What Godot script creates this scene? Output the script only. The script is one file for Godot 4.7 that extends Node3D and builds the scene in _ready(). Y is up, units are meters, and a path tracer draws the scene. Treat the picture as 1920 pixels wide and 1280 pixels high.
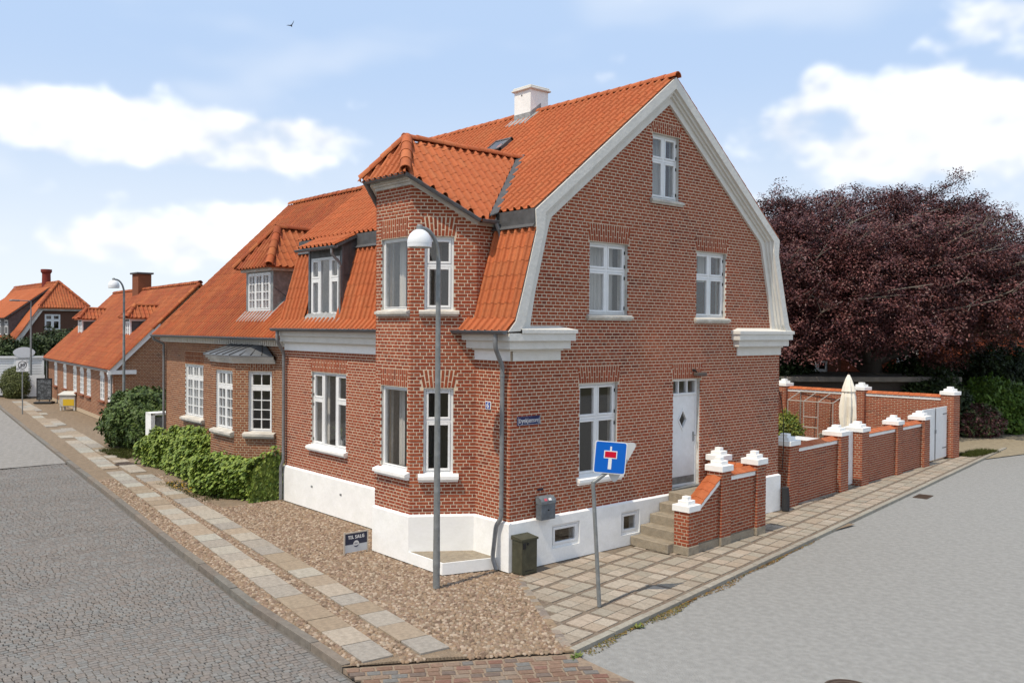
extends Node3D
# A brick corner house with a mansard roof, its neighbours, the two streets and the garden behind.
# x runs along the gable (away from the camera, towards the side road), z towards the camera, y up, metres.

const UP := Vector3.UP
const EYE := Vector3(-10.7309, 4.4918, 12.3394)
var rng := RandomNumberGenerator.new()
var off := Vector3.ZERO          # base of the thing that is being built: its meshes are written relative to it
var taken := {}
var M := {}

# ---------------------------------------------------------------- mesh builder
class MB:
	var v := PackedVector3Array()
	var n := PackedVector3Array()
	var c := PackedColorArray()
	var col := Color.WHITE
	func tri(a: Vector3, b: Vector3, d: Vector3) -> void:
		var m := (b - a).cross(d - a).normalized()
		v.append(a); v.append(d); v.append(b)
		for i in 3:
			n.append(m); c.append(col)
	func quad(a: Vector3, b: Vector3, d: Vector3, e: Vector3) -> void:
		tri(a, b, d); tri(a, d, e)
	func stri(a: Vector3, b: Vector3, d: Vector3, na: Vector3, nb: Vector3, nd: Vector3) -> void:
		v.append(a); v.append(d); v.append(b)
		n.append(na); n.append(nd); n.append(nb)
		for i in 3: c.append(col)
	func squad(a: Vector3, b: Vector3, d: Vector3, e: Vector3, na: Vector3, nb: Vector3, nd: Vector3, ne: Vector3) -> void:
		stri(a, b, d, na, nb, nd); stri(a, d, e, na, nd, ne)
	func hexa(p: Array) -> void:   # eight corners: bottom ring 0..3 counter-clockwise seen from above, top ring 4..7
		quad(p[3], p[2], p[1], p[0]); quad(p[4], p[5], p[6], p[7])
		for i in 4:
			var j := (i + 1) % 4
			quad(p[i], p[j], p[4 + j], p[4 + i])
	func box(ctr: Vector3, size: Vector3, b := Basis.IDENTITY) -> void:
		var h := size * 0.5
		var p := []
		for y in [-1, 1]:
			for q in [[-1, 1], [1, 1], [1, -1], [-1, -1]]:
				p.append(ctr + b * Vector3(q[0] * h.x, y * h.y, q[1] * h.z))
		hexa(p)
	func bevel(ctr: Vector3, size: Vector3, r: float, b := Basis.IDENTITY) -> void:   # box with chamfered edges
		var h := size * 0.5
		r = minf(r, minf(h.x, minf(h.y, h.z)) * 0.9)
		var g := h - Vector3(r, r, r)
		for ax in 3:
			for s in [-1.0, 1.0]:
				var e1 := (ax + 1) % 3
				var e2 := (ax + 2) % 3
				var ps := []
				for q in [[-1, -1], [1, -1], [1, 1], [-1, 1]]:
					var w := Vector3.ZERO
					w[ax] = s * h[ax]; w[e1] = q[0] * g[e1]; w[e2] = q[1] * g[e2]
					ps.append(ctr + b * w)
				if s > 0: quad(ps[0], ps[1], ps[2], ps[3])
				else: quad(ps[3], ps[2], ps[1], ps[0])
		for ax in 3:
			var e1 := (ax + 1) % 3
			var e2 := (ax + 2) % 3
			for s1 in [-1.0, 1.0]:
				for s2 in [-1.0, 1.0]:
					var ps := []
					for t in [-1.0, 1.0]:
						var w1 := Vector3.ZERO
						w1[ax] = t * g[ax]; w1[e1] = s1 * h[e1]; w1[e2] = s2 * g[e2]
						var w2 := w1
						w2[e1] = s1 * g[e1]; w2[e2] = s2 * h[e2]
						ps.append(ctr + b * w1); ps.append(ctr + b * w2)
					if s1 * s2 > 0: quad(ps[0], ps[1], ps[3], ps[2])
					else: quad(ps[0], ps[2], ps[3], ps[1])
		for s1 in [-1.0, 1.0]:
			for s2 in [-1.0, 1.0]:
				for s3 in [-1.0, 1.0]:
					var a := ctr + b * Vector3(s1 * h.x, s2 * g.y, s3 * g.z)
					var d := ctr + b * Vector3(s1 * g.x, s2 * h.y, s3 * g.z)
					var e := ctr + b * Vector3(s1 * g.x, s2 * g.y, s3 * h.z)
					if s1 * s2 * s3 > 0: tri(a, d, e)
					else: tri(a, e, d)
	func mm(lo: Vector3, hi: Vector3) -> void:
		box((lo + hi) * 0.5, hi - lo)
	func plan(poly: PackedVector2Array, y0: float, y1: float) -> void:   # plan polygon (x, z) extruded upwards
		var idx := Geometry2D.triangulate_polygon(poly)
		for i in range(0, idx.size(), 3):
			var a := poly[idx[i]]
			var b := poly[idx[i + 1]]
			var d := poly[idx[i + 2]]
			if (b - a).cross(d - a) > 0.0:
				var t := b
				b = d; d = t
			tri(Vector3(a.x, y1, a.y), Vector3(b.x, y1, b.y), Vector3(d.x, y1, d.y))
			tri(Vector3(a.x, y0, a.y), Vector3(d.x, y0, d.y), Vector3(b.x, y0, b.y))
		var area := 0.0
		for i in poly.size(): area += poly[i].cross(poly[(i + 1) % poly.size()])
		var cw := area < 0.0
		for i in poly.size():
			var p := poly[i]
			var q := poly[(i + 1) % poly.size()]
			if cw:
				var t := p
				p = q; q = t
			quad(Vector3(q.x, y0, q.y), Vector3(p.x, y0, p.y), Vector3(p.x, y1, p.y), Vector3(q.x, y1, q.y))
	func sheet(poly: Array) -> void:   # a flat convex polygon given counter-clockwise
		for i in range(1, poly.size() - 1): tri(poly[0], poly[i], poly[i + 1])
	func slab(poly: Array, t: Vector3) -> void:   # convex polygon with thickness vector t (front face = poly)
		sheet(poly)
		var back := []
		for p in poly: back.push_front(p + t)
		sheet(back)
		for i in poly.size():
			var j := (i + 1) % poly.size()
			quad(poly[j], poly[i], poly[i] + t, poly[j] + t)
	func tube(path: Array, r0: float, r1: float, seg := 10, caps := true) -> void:
		var rings := []
		var side := Vector3.ZERO
		for i in path.size():
			var d: Vector3
			if i == 0: d = path[1] - path[0]
			elif i == path.size() - 1: d = path[i] - path[i - 1]
			else: d = (path[i] - path[i - 1]).normalized() + (path[i + 1] - path[i]).normalized()
			d = d.normalized()
			if side == Vector3.ZERO:
				side = d.cross(Vector3.RIGHT if absf(d.x) < 0.8 else Vector3.UP)
			side = (side - d * side.dot(d)).normalized()
			var up := d.cross(side)
			var r := lerpf(r0, r1, float(i) / (path.size() - 1))
			var ring := []
			for k in seg:
				var a := TAU * k / seg
				var m := side * cos(a) + up * sin(a)
				ring.append([path[i] + m * r, m])
			rings.append(ring)
		for i in range(path.size() - 1):
			for k in seg:
				var a = rings[i][k]
				var b = rings[i][(k + 1) % seg]
				var d = rings[i + 1][(k + 1) % seg]
				var e = rings[i + 1][k]
				squad(a[0], b[0], d[0], e[0], a[1], b[1], d[1], e[1])
		if caps:
			for k in range(1, seg - 1):
				tri(rings[0][0][0], rings[0][k + 1][0], rings[0][k][0])
				var l = rings[-1]
				tri(l[0][0], l[k][0], l[k + 1][0])
	func lathe(at: Vector3, prof: Array, seg := 20, b := Basis.IDENTITY) -> void:   # prof: [radius, height] from bottom to top
		for i in range(prof.size() - 1):
			var p = prof[i]
			var q = prof[i + 1]
			var sl := Vector2(q[1] - p[1], p[0] - q[0]).normalized()
			for k in seg:
				var a0 := TAU * k / seg
				var a1 := TAU * (k + 1) / seg
				var d0 := Vector3(cos(a0), 0, -sin(a0))
				var d1 := Vector3(cos(a1), 0, -sin(a1))
				var n0 := b * (d0 * sl.x + Vector3.UP * sl.y)
				var n1 := b * (d1 * sl.x + Vector3.UP * sl.y)
				squad(at + b * (d0 * p[0] + Vector3.UP * p[1]), at + b * (d1 * p[0] + Vector3.UP * p[1]), at + b * (d1 * q[0] + Vector3.UP * q[1]), at + b * (d0 * q[0] + Vector3.UP * q[1]), n0, n1, n1, n0)
	func clipped(src: MB, planes: Array) -> void:   # triangles of src cut to the positive side of every plane
		for i in range(0, src.v.size(), 3):
			var poly := []
			for k in 3: poly.append([src.v[i + k], src.n[i + k]])
			for pl in planes:
				var out := []
				for k in poly.size():
					var a = poly[k]
					var b = poly[(k + 1) % poly.size()]
					var da: float = pl.distance_to(a[0])
					var db: float = pl.distance_to(b[0])
					if da >= 0: out.append(a)
					if (da >= 0) != (db >= 0):
						var t := da / (da - db)
						out.append([a[0].lerp(b[0], t), a[1].lerp(b[1], t)])
				poly = out
				if poly.size() < 3: break
			for k in range(1, poly.size() - 1):
				for q in [poly[0], poly[k], poly[k + 1]]:
					v.append(q[0]); n.append(q[1]); c.append(col)
	func moved(t: Transform3D) -> MB:
		var o := MB.new()
		var nb := t.basis.inverse().transposed()
		for i in v.size():
			o.v.append(t * v[i]); o.n.append((nb * n[i]).normalized()); o.c.append(c[i])
		return o
	func add(o: MB) -> void:
		v.append_array(o.v); n.append_array(o.n); c.append_array(o.c)
	func mesh(m: Material, minus := Vector3.ZERO) -> ArrayMesh:
		var a := []
		a.resize(Mesh.ARRAY_MAX)
		var w := v
		if minus != Vector3.ZERO:
			w = PackedVector3Array()
			w.resize(v.size())
			for i in v.size(): w[i] = v[i] - minus
		a[Mesh.ARRAY_VERTEX] = w
		a[Mesh.ARRAY_NORMAL] = n
		a[Mesh.ARRAY_COLOR] = c
		var am := ArrayMesh.new()
		am.add_surface_from_arrays(Mesh.PRIMITIVE_TRIANGLES, a)
		am.surface_set_material(0, m)
		return am

# ---------------------------------------------------------------- nodes
func numbered(called: String) -> String:
	var k: int = taken.get(called, 0)
	taken[called] = k + 1
	return called if k == 0 else "%s_%03d" % [called, k]

func thing(called: String, label: String, category: String, at := Vector3.ZERO, group := "") -> Node3D:
	var o := Node3D.new()
	o.name = numbered(called)
	add_child(o)
	o.position = at
	off = at
	o.set_meta("label", label)
	o.set_meta("category", category)
	if group: o.set_meta("group", group)
	return o

func put(called: String, mb: MB, m: Material, parent: Node3D) -> MeshInstance3D:   # one named part
	var o := MeshInstance3D.new()
	o.name = called
	o.mesh = mb.mesh(m, off)
	parent.add_child(o, true)
	return o

func struct(called: String, mb: MB, m: Material) -> MeshInstance3D:
	off = Vector3.ZERO
	var o := MeshInstance3D.new()
	o.name = numbered(called)
	o.mesh = mb.mesh(m)
	add_child(o)
	o.set_meta("kind", "structure")
	return o

func single(called: String, mb: MB, m: Material, label: String, category: String, group := "") -> MeshInstance3D:   # a thing that is one mesh, its base at the middle of its foot
	var lo := mb.v[0]
	var hi := mb.v[0]
	for p in mb.v:
		lo = lo.min(p); hi = hi.max(p)
	var at := Vector3((lo.x + hi.x) * 0.5, lo.y, (lo.z + hi.z) * 0.5)
	var o := MeshInstance3D.new()
	o.name = numbered(called)
	o.mesh = mb.mesh(m, at)
	o.position = at
	add_child(o)
	o.set_meta("label", label)
	o.set_meta("category", category)
	if group: o.set_meta("group", group)
	return o

func pieces(list: Array, called: String, rest: String, meshes: Array, mats: Array, rest_mat: Material, cols: Array, parent: Node3D, most := 300) -> void:
	# list of [Transform3D (world), mesh number, colour number]: the pieces that show largest become parts of their own, the rest one MultiMesh per mesh
	if list.is_empty(): return
	var order := range(list.size())
	var key := PackedFloat32Array()
	for e in list: key.append(EYE.distance_squared_to(e[0].origin))
	order.sort_custom(func(a, b): return key[a] < key[b])
	var left := {}
	for k in order.size():
		var e = list[order[k]]
		var t: Transform3D = e[0]
		t.origin -= off
		if k < most:
			var o := MeshInstance3D.new()
			o.name = called
			o.mesh = meshes[e[1]]
			o.material_override = mats[e[2]]
			o.transform = t
			parent.add_child(o, true)
		else:
			if not left.has(e[1]): left[e[1]] = []
			left[e[1]].append([t, cols[e[2]]])
	for k in left:
		var mm := MultiMesh.new()
		mm.transform_format = MultiMesh.TRANSFORM_3D
		mm.use_colors = true
		mm.mesh = meshes[k].duplicate()
		mm.mesh.surface_set_material(0, rest_mat)
		mm.instance_count = left[k].size()
		for i in left[k].size():
			mm.set_instance_transform(i, left[k][i][0])
			mm.set_instance_color(i, left[k][i][1])
		var o := MultiMeshInstance3D.new()
		o.name = rest
		o.multimesh = mm
		parent.add_child(o, true)
		o.set_meta("kind", "stuff")

func scatter(called: String, mesh: Mesh, m: Material, ts: Array, cs: Array, parent: Node3D) -> MultiMeshInstance3D:
	var mm := MultiMesh.new()
	mm.transform_format = MultiMesh.TRANSFORM_3D
	mm.use_colors = true
	mm.mesh = mesh
	mm.mesh.surface_set_material(0, m)
	mm.instance_count = ts.size()
	for i in ts.size():
		var t: Transform3D = ts[i]
		t.origin -= off
		mm.set_instance_transform(i, t)
		mm.set_instance_color(i, cs[i])
	var o := MultiMeshInstance3D.new()
	o.name = called
	o.multimesh = mm
	parent.add_child(o, true)
	o.set_meta("kind", "stuff")
	return o

# ---------------------------------------------------------------- materials
func mat(r: float, g: float, b: float, rough := 0.8, tex: Texture2D = null, scale := 1.0, bump: Texture2D = null, bump_amount := 0.5) -> StandardMaterial3D:
	var m := StandardMaterial3D.new()
	m.albedo_color = Color(r, g, b).linear_to_srgb()
	m.roughness = rough
	m.metallic_specular = 0.4
	if tex or bump:
		m.uv1_triplanar = true
		m.uv1_world_triplanar = true
		m.uv1_scale = Vector3.ONE * scale
	if tex: m.albedo_texture = tex
	if bump:
		m.normal_enabled = true
		m.normal_texture = bump
		m.normal_scale = bump_amount
	return m

func painted(rough := 0.8, tex: Texture2D = null, scale := 1.0) -> StandardMaterial3D:   # takes its colour from vertices or copies
	var m := mat(1, 1, 1, rough, tex, scale)
	m.vertex_color_use_as_albedo = true
	return m

func noise(seed_: int, freq: float, oct := 4, type := FastNoiseLite.TYPE_SIMPLEX_SMOOTH) -> FastNoiseLite:
	var f := FastNoiseLite.new()
	f.seed = seed_
	f.frequency = freq
	f.noise_type = type
	f.fractal_octaves = oct
	return f

func mottle(seed_: int, coarse: float, ca: float, fine: float, fa: float, tint := Color(1, 0.97, 0.93), size := 512) -> ImageTexture:   # grain over patches, both as matter colour
	var a := noise(seed_, coarse, 4).get_seamless_image(size, size)
	var b := noise(seed_ + 7, fine, 3).get_seamless_image(size, size)
	var d := noise(seed_ + 13, coarse * 2.3, 3).get_seamless_image(size, size)
	var out := Image.create(size, size, false, Image.FORMAT_RGB8)
	for y in size:
		for x in size:
			var p := a.get_pixel(x, y).r
			var q := b.get_pixel(x, y).r
			var s := d.get_pixel(x, y).r
			var w := clampf(1.0 - ca * (1.0 - p) - fa * (1.0 - q), 0.0, 1.0)
			out.set_pixel(x, y, Color(w, w, w) * Color.WHITE.lerp(tint, s))
	return ImageTexture.create_from_image(out)

func bumps(seed_: int, freq: float, amount := 6.0) -> NoiseTexture2D:
	var t := NoiseTexture2D.new()
	t.noise = noise(seed_, freq, 4)
	t.seamless = true
	t.as_normal_map = true
	t.bump_strength = amount
	t.width = 512
	t.height = 512
	return t

var T := {}
var BRICK := []      # brick colours (linear) of the corner house
var BRICKM := []
var OLD := []        # browner, sandier bricks of the neighbour
var OLDM := []
var TILE := []
var TILEM := []
var OTILE := []
var OTILEM := []

func palette(base: Array, amount: float, count: int, tex: Texture2D, scale: float, rough: float) -> Array:
	var cols := []
	var mats := []
	var sorted := []
	for i in count:
		var b: Color = base[i % base.size()]
		var k := 1.0 + amount * (rng.randf() * 2.0 - 1.0)
		var w := rng.randf_range(-0.06, 0.06)
		var q := Color(b.r * k, b.g * k * (1.0 + w), b.b * k * (1.0 + w * 1.5))
		sorted.append(q)
	sorted.sort_custom(func(x, y): return x.get_luminance() < y.get_luminance())
	for q in sorted:
		cols.append(q)
		mats.append(mat(q.r, q.g, q.b, rough, tex, scale))
	return [cols, mats]

var tone_noise: FastNoiseLite
func tone(p: Vector3, count: int, patchy := 0.45) -> int:   # batches: pieces near one another tend to be alike
	if tone_noise == null: tone_noise = noise(515, 0.55, 4)
	var k := lerpf(rng.randf(), clampf(0.5 + 0.9 * tone_noise.get_noise_3dv(p), 0.0, 1.0), patchy)
	return clampi(int(k * count), 0, count - 1)

func make_materials() -> void:
	T.fine = mottle(11, 0.012, 0.14, 0.11, 0.24)
	T.patch = mottle(23, 0.006, 0.20, 0.05, 0.10, Color(0.99, 0.96, 0.92))
	T.stone = mottle(31, 0.008, 0.12, 0.2, 0.30, Color(0.97, 0.95, 0.93))
	T.clean = mottle(41, 0.008, 0.035, 0.07, 0.03, Color(0.98, 0.98, 0.97))
	T.bump = bumps(3, 0.03, 5.0)
	T.grit = bumps(5, 0.12, 7.0)
	M.mortar = mat(0.95, 0.79, 0.62, 0.95, T.fine, 1.3)
	M.mortar_old = mat(0.72, 0.58, 0.42, 0.95, T.fine, 1.3)
	M.white = mat(0.90, 0.90, 0.89, 0.7, T.clean, 0.45, T.bump, 0.10)
	M.paint = mat(0.82, 0.83, 0.84, 0.35, T.clean, 0.8)
	M.render = mat(0.72, 0.705, 0.665, 0.9, T.clean, 0.6, T.bump, 0.2)
	M.frieze = mat(0.80, 0.785, 0.75, 0.9, T.patch, 0.5, T.bump, 0.2)
	M.stone_sill = mat(0.74, 0.725, 0.68, 0.9, T.patch, 0.7, T.bump, 0.5)
	M.zinc = mat(0.20, 0.22, 0.25, 0.45, T.patch, 1.1); M.zinc.metallic = 0.25
	M.pipe = mat(0.30, 0.32, 0.345, 0.45, T.patch, 1.1); M.pipe.metallic = 0.25
	M.lead = mat(0.12, 0.125, 0.135, 0.6, T.patch, 1.2)
	M.lead_pale = mat(0.42, 0.44, 0.46, 0.55, T.patch, 2.0, T.bump, 0.8)
	M.galv = mat(0.33, 0.36, 0.38, 0.5, T.patch, 1.6); M.galv.metallic = 0.35
	M.concrete = mat(0.46, 0.405, 0.32, 0.95, T.fine, 0.8, T.grit, 0.5)
	M.black = mat(0.012, 0.012, 0.013, 0.5)
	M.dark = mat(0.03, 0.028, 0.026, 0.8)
	M.room = mat(0.20, 0.18, 0.155, 0.9)
	M.curtain = mat(0.62, 0.61, 0.58, 0.95)
	M.timber = mat(0.10, 0.065, 0.045, 0.8, T.fine, 0.9)
	M.dirt = mat(0.30, 0.235, 0.165, 0.97, T.fine, 0.5, T.grit, 0.7)
	M.glass = StandardMaterial3D.new()
	M.glass.albedo_color = Color(0.10, 0.13, 0.13, 0.05)
	M.glass.transparency = BaseMaterial3D.TRANSPARENCY_ALPHA
	M.glass.roughness = 0.02
	M.glass.metallic_specular = 0.6
	var r := palette([Color(0.44, 0.108, 0.048), Color(0.39, 0.092, 0.042), Color(0.48, 0.122, 0.054), Color(0.34, 0.08, 0.04), Color(0.43, 0.108, 0.05), Color(0.28, 0.068, 0.038), Color(0.51, 0.138, 0.06)], 0.16, 14, T.fine, 2.2, 0.92)
	BRICK = r[0]; BRICKM = r[1]
	r = palette([Color(0.40, 0.155, 0.075), Color(0.32, 0.115, 0.058), Color(0.46, 0.20, 0.10), Color(0.24, 0.10, 0.062), Color(0.42, 0.17, 0.082), Color(0.34, 0.13, 0.07)], 0.16, 12, T.fine, 2.2, 0.92)
	OLD = r[0]; OLDM = r[1]
	r = palette([Color(0.66, 0.19, 0.066), Color(0.63, 0.175, 0.06), Color(0.69, 0.205, 0.074), Color(0.61, 0.165, 0.056)], 0.06, 10, T.fine, 1.6, 0.72)
	TILE = r[0]; TILEM = r[1]
	r = palette([Color(0.54, 0.145, 0.047), Color(0.47, 0.115, 0.04), Color(0.60, 0.185, 0.062), Color(0.42, 0.105, 0.04), Color(0.55, 0.17, 0.062)], 0.14, 12, T.fine, 1.6, 0.8)
	OTILE = r[0]; OTILEM = r[1]
	M.bricks = painted(0.92, T.fine, 2.2)
	M.tiles = painted(0.72, T.fine, 1.6)
	M.vc = painted(0.9)
	M.leaf = painted(0.55)
	M.leaf.backlight_enabled = true
	M.leaf.backlight = Color(0.22, 0.26, 0.06)
	M.leaf_dark = painted(0.42)
	M.leaf_dark.backlight_enabled = true
	M.leaf_dark.backlight = Color(0.22, 0.05, 0.04)
	M.stonevc = painted(0.9, T.stone, 3.0)
	M.tiledark = mat(0.60, 0.165, 0.057, 0.85, T.fine, 1.5)

# ---------------------------------------------------------------- camera, sky, sun
func _ready() -> void:
	rng.seed = 20240611
	var cam := Camera3D.new()
	cam.name = "camera"
	add_child(cam)
	var yaw := 0.7174
	var pitch := -0.014
	var roll := 0.0078
	var fw := Vector3(sin(yaw) * cos(pitch), sin(pitch), -cos(yaw) * cos(pitch))
	var rt := Vector3(cos(yaw), 0, sin(yaw))
	var u := rt.cross(fw)
	var r2 := rt * cos(roll) + u * sin(roll)
	var u2 := -rt * sin(roll) + u * cos(roll)
	cam.transform = Transform3D(Basis(r2, u2, -fw), EYE)
	cam.fov = rad_to_deg(2.0 * atan(640.0 / 1663.82))
	cam.near = 0.1
	cam.far = 2000.0
	cam.current = true
	var we := WorldEnvironment.new()
	we.name = "environment"
	add_child(we)
	var env := Environment.new()
	we.environment = env
	env.background_mode = Environment.BG_SKY
	env.tonemap_mode = Environment.TONE_MAPPER_LINEAR
	env.tonemap_exposure = 1.68
	env.sdfgi_enabled = true
	env.ssao_enabled = true
	env.ssil_enabled = true
	env.background_energy_multiplier = 1.0
	var sky := Sky.new()
	var sm := PanoramaSkyMaterial.new()
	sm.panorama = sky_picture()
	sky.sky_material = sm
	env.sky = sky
	var sun := DirectionalLight3D.new()
	sun.name = "sun"
	add_child(sun)
	sun.light_energy = 0.75
	sun.light_color = Color(1.0, 0.95, 0.87)
	sun.light_angular_distance = 0.5
	sun.shadow_enabled = true
	var to := Vector3(0.512, -0.857, -0.062).normalized()
	sun.transform = Transform3D(Basis.looking_at(to, UP), Vector3(-20, 30, 0))
	make_materials()
	make_brick()
	make_tile()
	build_all()

func sky_picture() -> ImageTexture:
	# pale blue air that whitens towards the horizon, heaps and banks of fair-weather cloud all round
	var w := 2048
	var h := 1024
	var bw := 1024
	var bh := 512
	var heap := PackedFloat32Array()
	heap.resize(bw * bh)
	var list := []
	for q in [[60, 235, 150, 50, 1.0], [210, 268, 190, 48, 1.0], [350, 290, 150, 44, 1.0], [470, 285, 130, 40, 0.9], [585, 295, 110, 46, 0.85], [130, 490, 230, 46, 0.75], [360, 465, 230, 46, 0.85], [500, 430, 120, 30, 0.7], [1480, 235, 130, 46, 0.75], [1620, 232, 150, 60, 1.0], [1790, 222, 160, 55, 1.1], [1890, 262, 110, 64, 1.0], [1620, 335, 260, 50, 0.8], [1870, 52, 95, 50, 1.1], [1530, 155, 48, 24, 0.8], [1130, 150, 80, 52, 0.55], [1160, 10, 90, 20, 0.6], [905, 215, 70, 26, 0.5], [150, 385, 90, 30, 0.5]]:
		var x: float = (q[0] - 960.0) / 1664.0
		list.append([0.7174 + atan(x), atan((640.0 - q[1]) / 1664.0 * cos(atan(x))), q[2] / 1664.0, q[3] / 1664.0, q[4]])
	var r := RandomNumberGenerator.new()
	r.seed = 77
	for i in 190:  # clouds out of view, extra ones added to raise the ambient light
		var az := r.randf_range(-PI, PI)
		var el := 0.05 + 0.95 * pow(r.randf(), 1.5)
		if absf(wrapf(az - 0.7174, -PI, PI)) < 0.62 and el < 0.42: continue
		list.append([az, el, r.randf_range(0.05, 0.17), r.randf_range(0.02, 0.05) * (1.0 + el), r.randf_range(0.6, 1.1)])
	for b in list:
		var cx: float = b[0] / TAU * bw
		var cy: float = (0.5 - b[1] / PI) * bh
		var sx: float = b[2] / TAU * bw / maxf(cos(b[1]), 0.3)
		var sy: float = b[3] / PI * bh
		for y in range(maxi(0, int(cy - sy * 2.6)), mini(bh - 1, int(cy + sy * 2.6))):
			for x in range(int(cx - sx * 2.6), int(cx + sx * 2.6) + 1):
				var dy: float = (y + 0.5 - cy) / sy
				var e: float = pow((x + 0.5 - cx) / sx, 2.0) + dy * dy * (0.55 if dy > 0 else 1.0)
				heap[y * bw + posmod(x, bw)] += b[4] * exp(-e)
	var im := Image.create(w, h, false, Image.FORMAT_RGBF)
	var big := noise(101, 6.0, 5)
	var det := noise(102, 17.0, 5)
	var wisp := noise(103, 2.6, 4)
	var zen := Color(0.302, 0.40, 0.565)  # unseen zenith kept as bright as the lower air for more ambient light
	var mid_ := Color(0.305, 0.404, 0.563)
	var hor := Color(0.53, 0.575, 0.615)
	for y in h:
		var el := (0.5 - (y + 0.5) / h) * PI
		if el < -0.03:
			for x in w: im.set_pixel(x, y, Color(0.40, 0.39, 0.36))
			continue
		var se := sin(el)
		var air := hor.lerp(mid_, smoothstep(0.0, 1.0, clampf(se / 0.30, 0.0, 1.0))).lerp(zen, smoothstep(0.35, 1.0, clampf(se, 0.0, 1.0)))
		var fy := (y + 0.5) / h * bh - 0.5
		var y0 := clampi(int(floor(fy)), 0, bh - 2)
		var ty := fy - y0
		for x in w:
			var az := (x + 0.5) / w * TAU
			var d := Vector3(sin(az) * cos(el), se * 1.6, -cos(az) * cos(el))
			var fx := (x + 0.5) / w * bw - 0.5
			var x0 := int(floor(fx))
			var tx := fx - x0
			var i0 := posmod(x0, bw)
			var i1 := posmod(x0 + 1, bw)
			var hp := lerpf(lerpf(heap[y0 * bw + i0], heap[y0 * bw + i1], tx), lerpf(heap[(y0 + 1) * bw + i0], heap[(y0 + 1) * bw + i1], tx), ty)
			var ws := smoothstep(0.05, 0.7, wisp.get_noise_3d(d.x, d.y * 1.6, d.z)) * 0.30
			var c := air.lerp(Color(0.62, 0.635, 0.655), ws)
			if hp > 0.03:
				var b := big.get_noise_3dv(d)
				var e := det.get_noise_3dv(d)
				var dens := minf(hp, 1.2) * 0.92 + b * 0.80 + e * 0.40 - 0.52
				var a := smoothstep(0.0, 0.55, dens)
				var lit := clampf(0.90 + e * 0.22 + b * 0.12, 0.76, 1.08)
				c = c.lerp(Color(0.725, 0.735, 0.75) * lit, a * 0.86)
			im.set_pixel(x, y, c)
	return ImageTexture.create_from_image(im)

# ---------------------------------------------------------------- wall frames: u to the viewer's right, v up, n out of the wall
class Fr:
	var o: Vector3
	var u: Vector3
	var n: Vector3
	func _init(o_: Vector3, u_: Vector3) -> void:
		o = o_
		u = u_.normalized()
		n = u.cross(Vector3.UP)
	func p(a: float, b: float, d := 0.0) -> Vector3:
		return o + u * a + Vector3.UP * b + n * d
	func basis() -> Basis:
		return Basis(u, Vector3.UP, n)

func bar(mb: MB, f: Fr, u0: float, u1: float, v0: float, v1: float, d0: float, d1: float, r := 0.0) -> void:
	var c := f.p((u0 + u1) * 0.5, (v0 + v1) * 0.5, (d0 + d1) * 0.5)
	var s := Vector3(absf(u1 - u0), absf(v1 - v0), absf(d1 - d0))
	if r > 0: mb.bevel(c, s, r, f.basis())
	else: mb.box(c, s, f.basis())

func along(pts: Array, x: float) -> float:   # height of a broken line at x
	for i in range(pts.size() - 1):
		if x <= pts[i + 1].x or i == pts.size() - 2:
			var w: float = pts[i + 1].x - pts[i].x
			return lerpf(pts[i].y, pts[i + 1].y, clampf((x - pts[i].x) / maxf(w, 1e-6), 0.0, 1.0))
	return 0.0

func wall(mb: MB, f: Fr, v0: float, top: Array, holes: Array, thick := 0.3, d := 0.0) -> void:
	# wall face under the broken line top (Vector2 u, v), with rectangular openings [u0, u1, v0, v1] and their reveals
	var cuts := []
	for q in top: cuts.append(q.x)
	for h in holes:
		cuts.append(h[0]); cuts.append(h[1])
	cuts.sort()
	var a0: float = top[0].x
	var a1: float = top[-1].x
	for i in range(cuts.size() - 1):
		var x0: float = cuts[i]
		var x1: float = cuts[i + 1]
		if x1 - x0 < 1e-5 or x0 < a0 - 1e-5 or x1 > a1 + 1e-5: continue
		var y0 := along(top, x0 + 1e-5)
		var y1 := along(top, x1 - 1e-5)
		var here := []
		for h in holes:
			if h[0] <= x0 + 1e-4 and h[1] >= x1 - 1e-4: here.append(h)
		here.sort_custom(func(p, q): return p[2] < q[2])
		var at := v0
		for h in here:
			if h[2] > at + 1e-4: mb.quad(f.p(x0, at, d), f.p(x1, at, d), f.p(x1, h[2], d), f.p(x0, h[2], d))
			at = h[3]
		mb.quad(f.p(x0, at, d), f.p(x1, at, d), f.p(x1, y1, d), f.p(x0, y0, d))
		# inside face
		at = v0
		for h in here:
			if h[2] > at + 1e-4: mb.quad(f.p(x1, at, -thick), f.p(x0, at, -thick), f.p(x0, h[2], -thick), f.p(x1, h[2], -thick))
			at = h[3]
		mb.quad(f.p(x1, at, -thick), f.p(x0, at, -thick), f.p(x0, y0, -thick), f.p(x1, y1, -thick))

func reveals(mb: MB, f: Fr, h: Array, thick := 0.3, d := 0.0) -> void:
	mb.quad(f.p(h[1], h[2], d), f.p(h[1], h[2], -thick), f.p(h[1], h[3], -thick), f.p(h[1], h[3], d))
	mb.quad(f.p(h[0], h[2], -thick), f.p(h[0], h[2], d), f.p(h[0], h[3], d), f.p(h[0], h[3], -thick))
	mb.quad(f.p(h[0], h[3], d), f.p(h[1], h[3], d), f.p(h[1], h[3], -thick), f.p(h[0], h[3], -thick))
	mb.quad(f.p(h[0], h[2], -thick), f.p(h[1], h[2], -thick), f.p(h[1], h[2], d), f.p(h[0], h[2], d))

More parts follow.
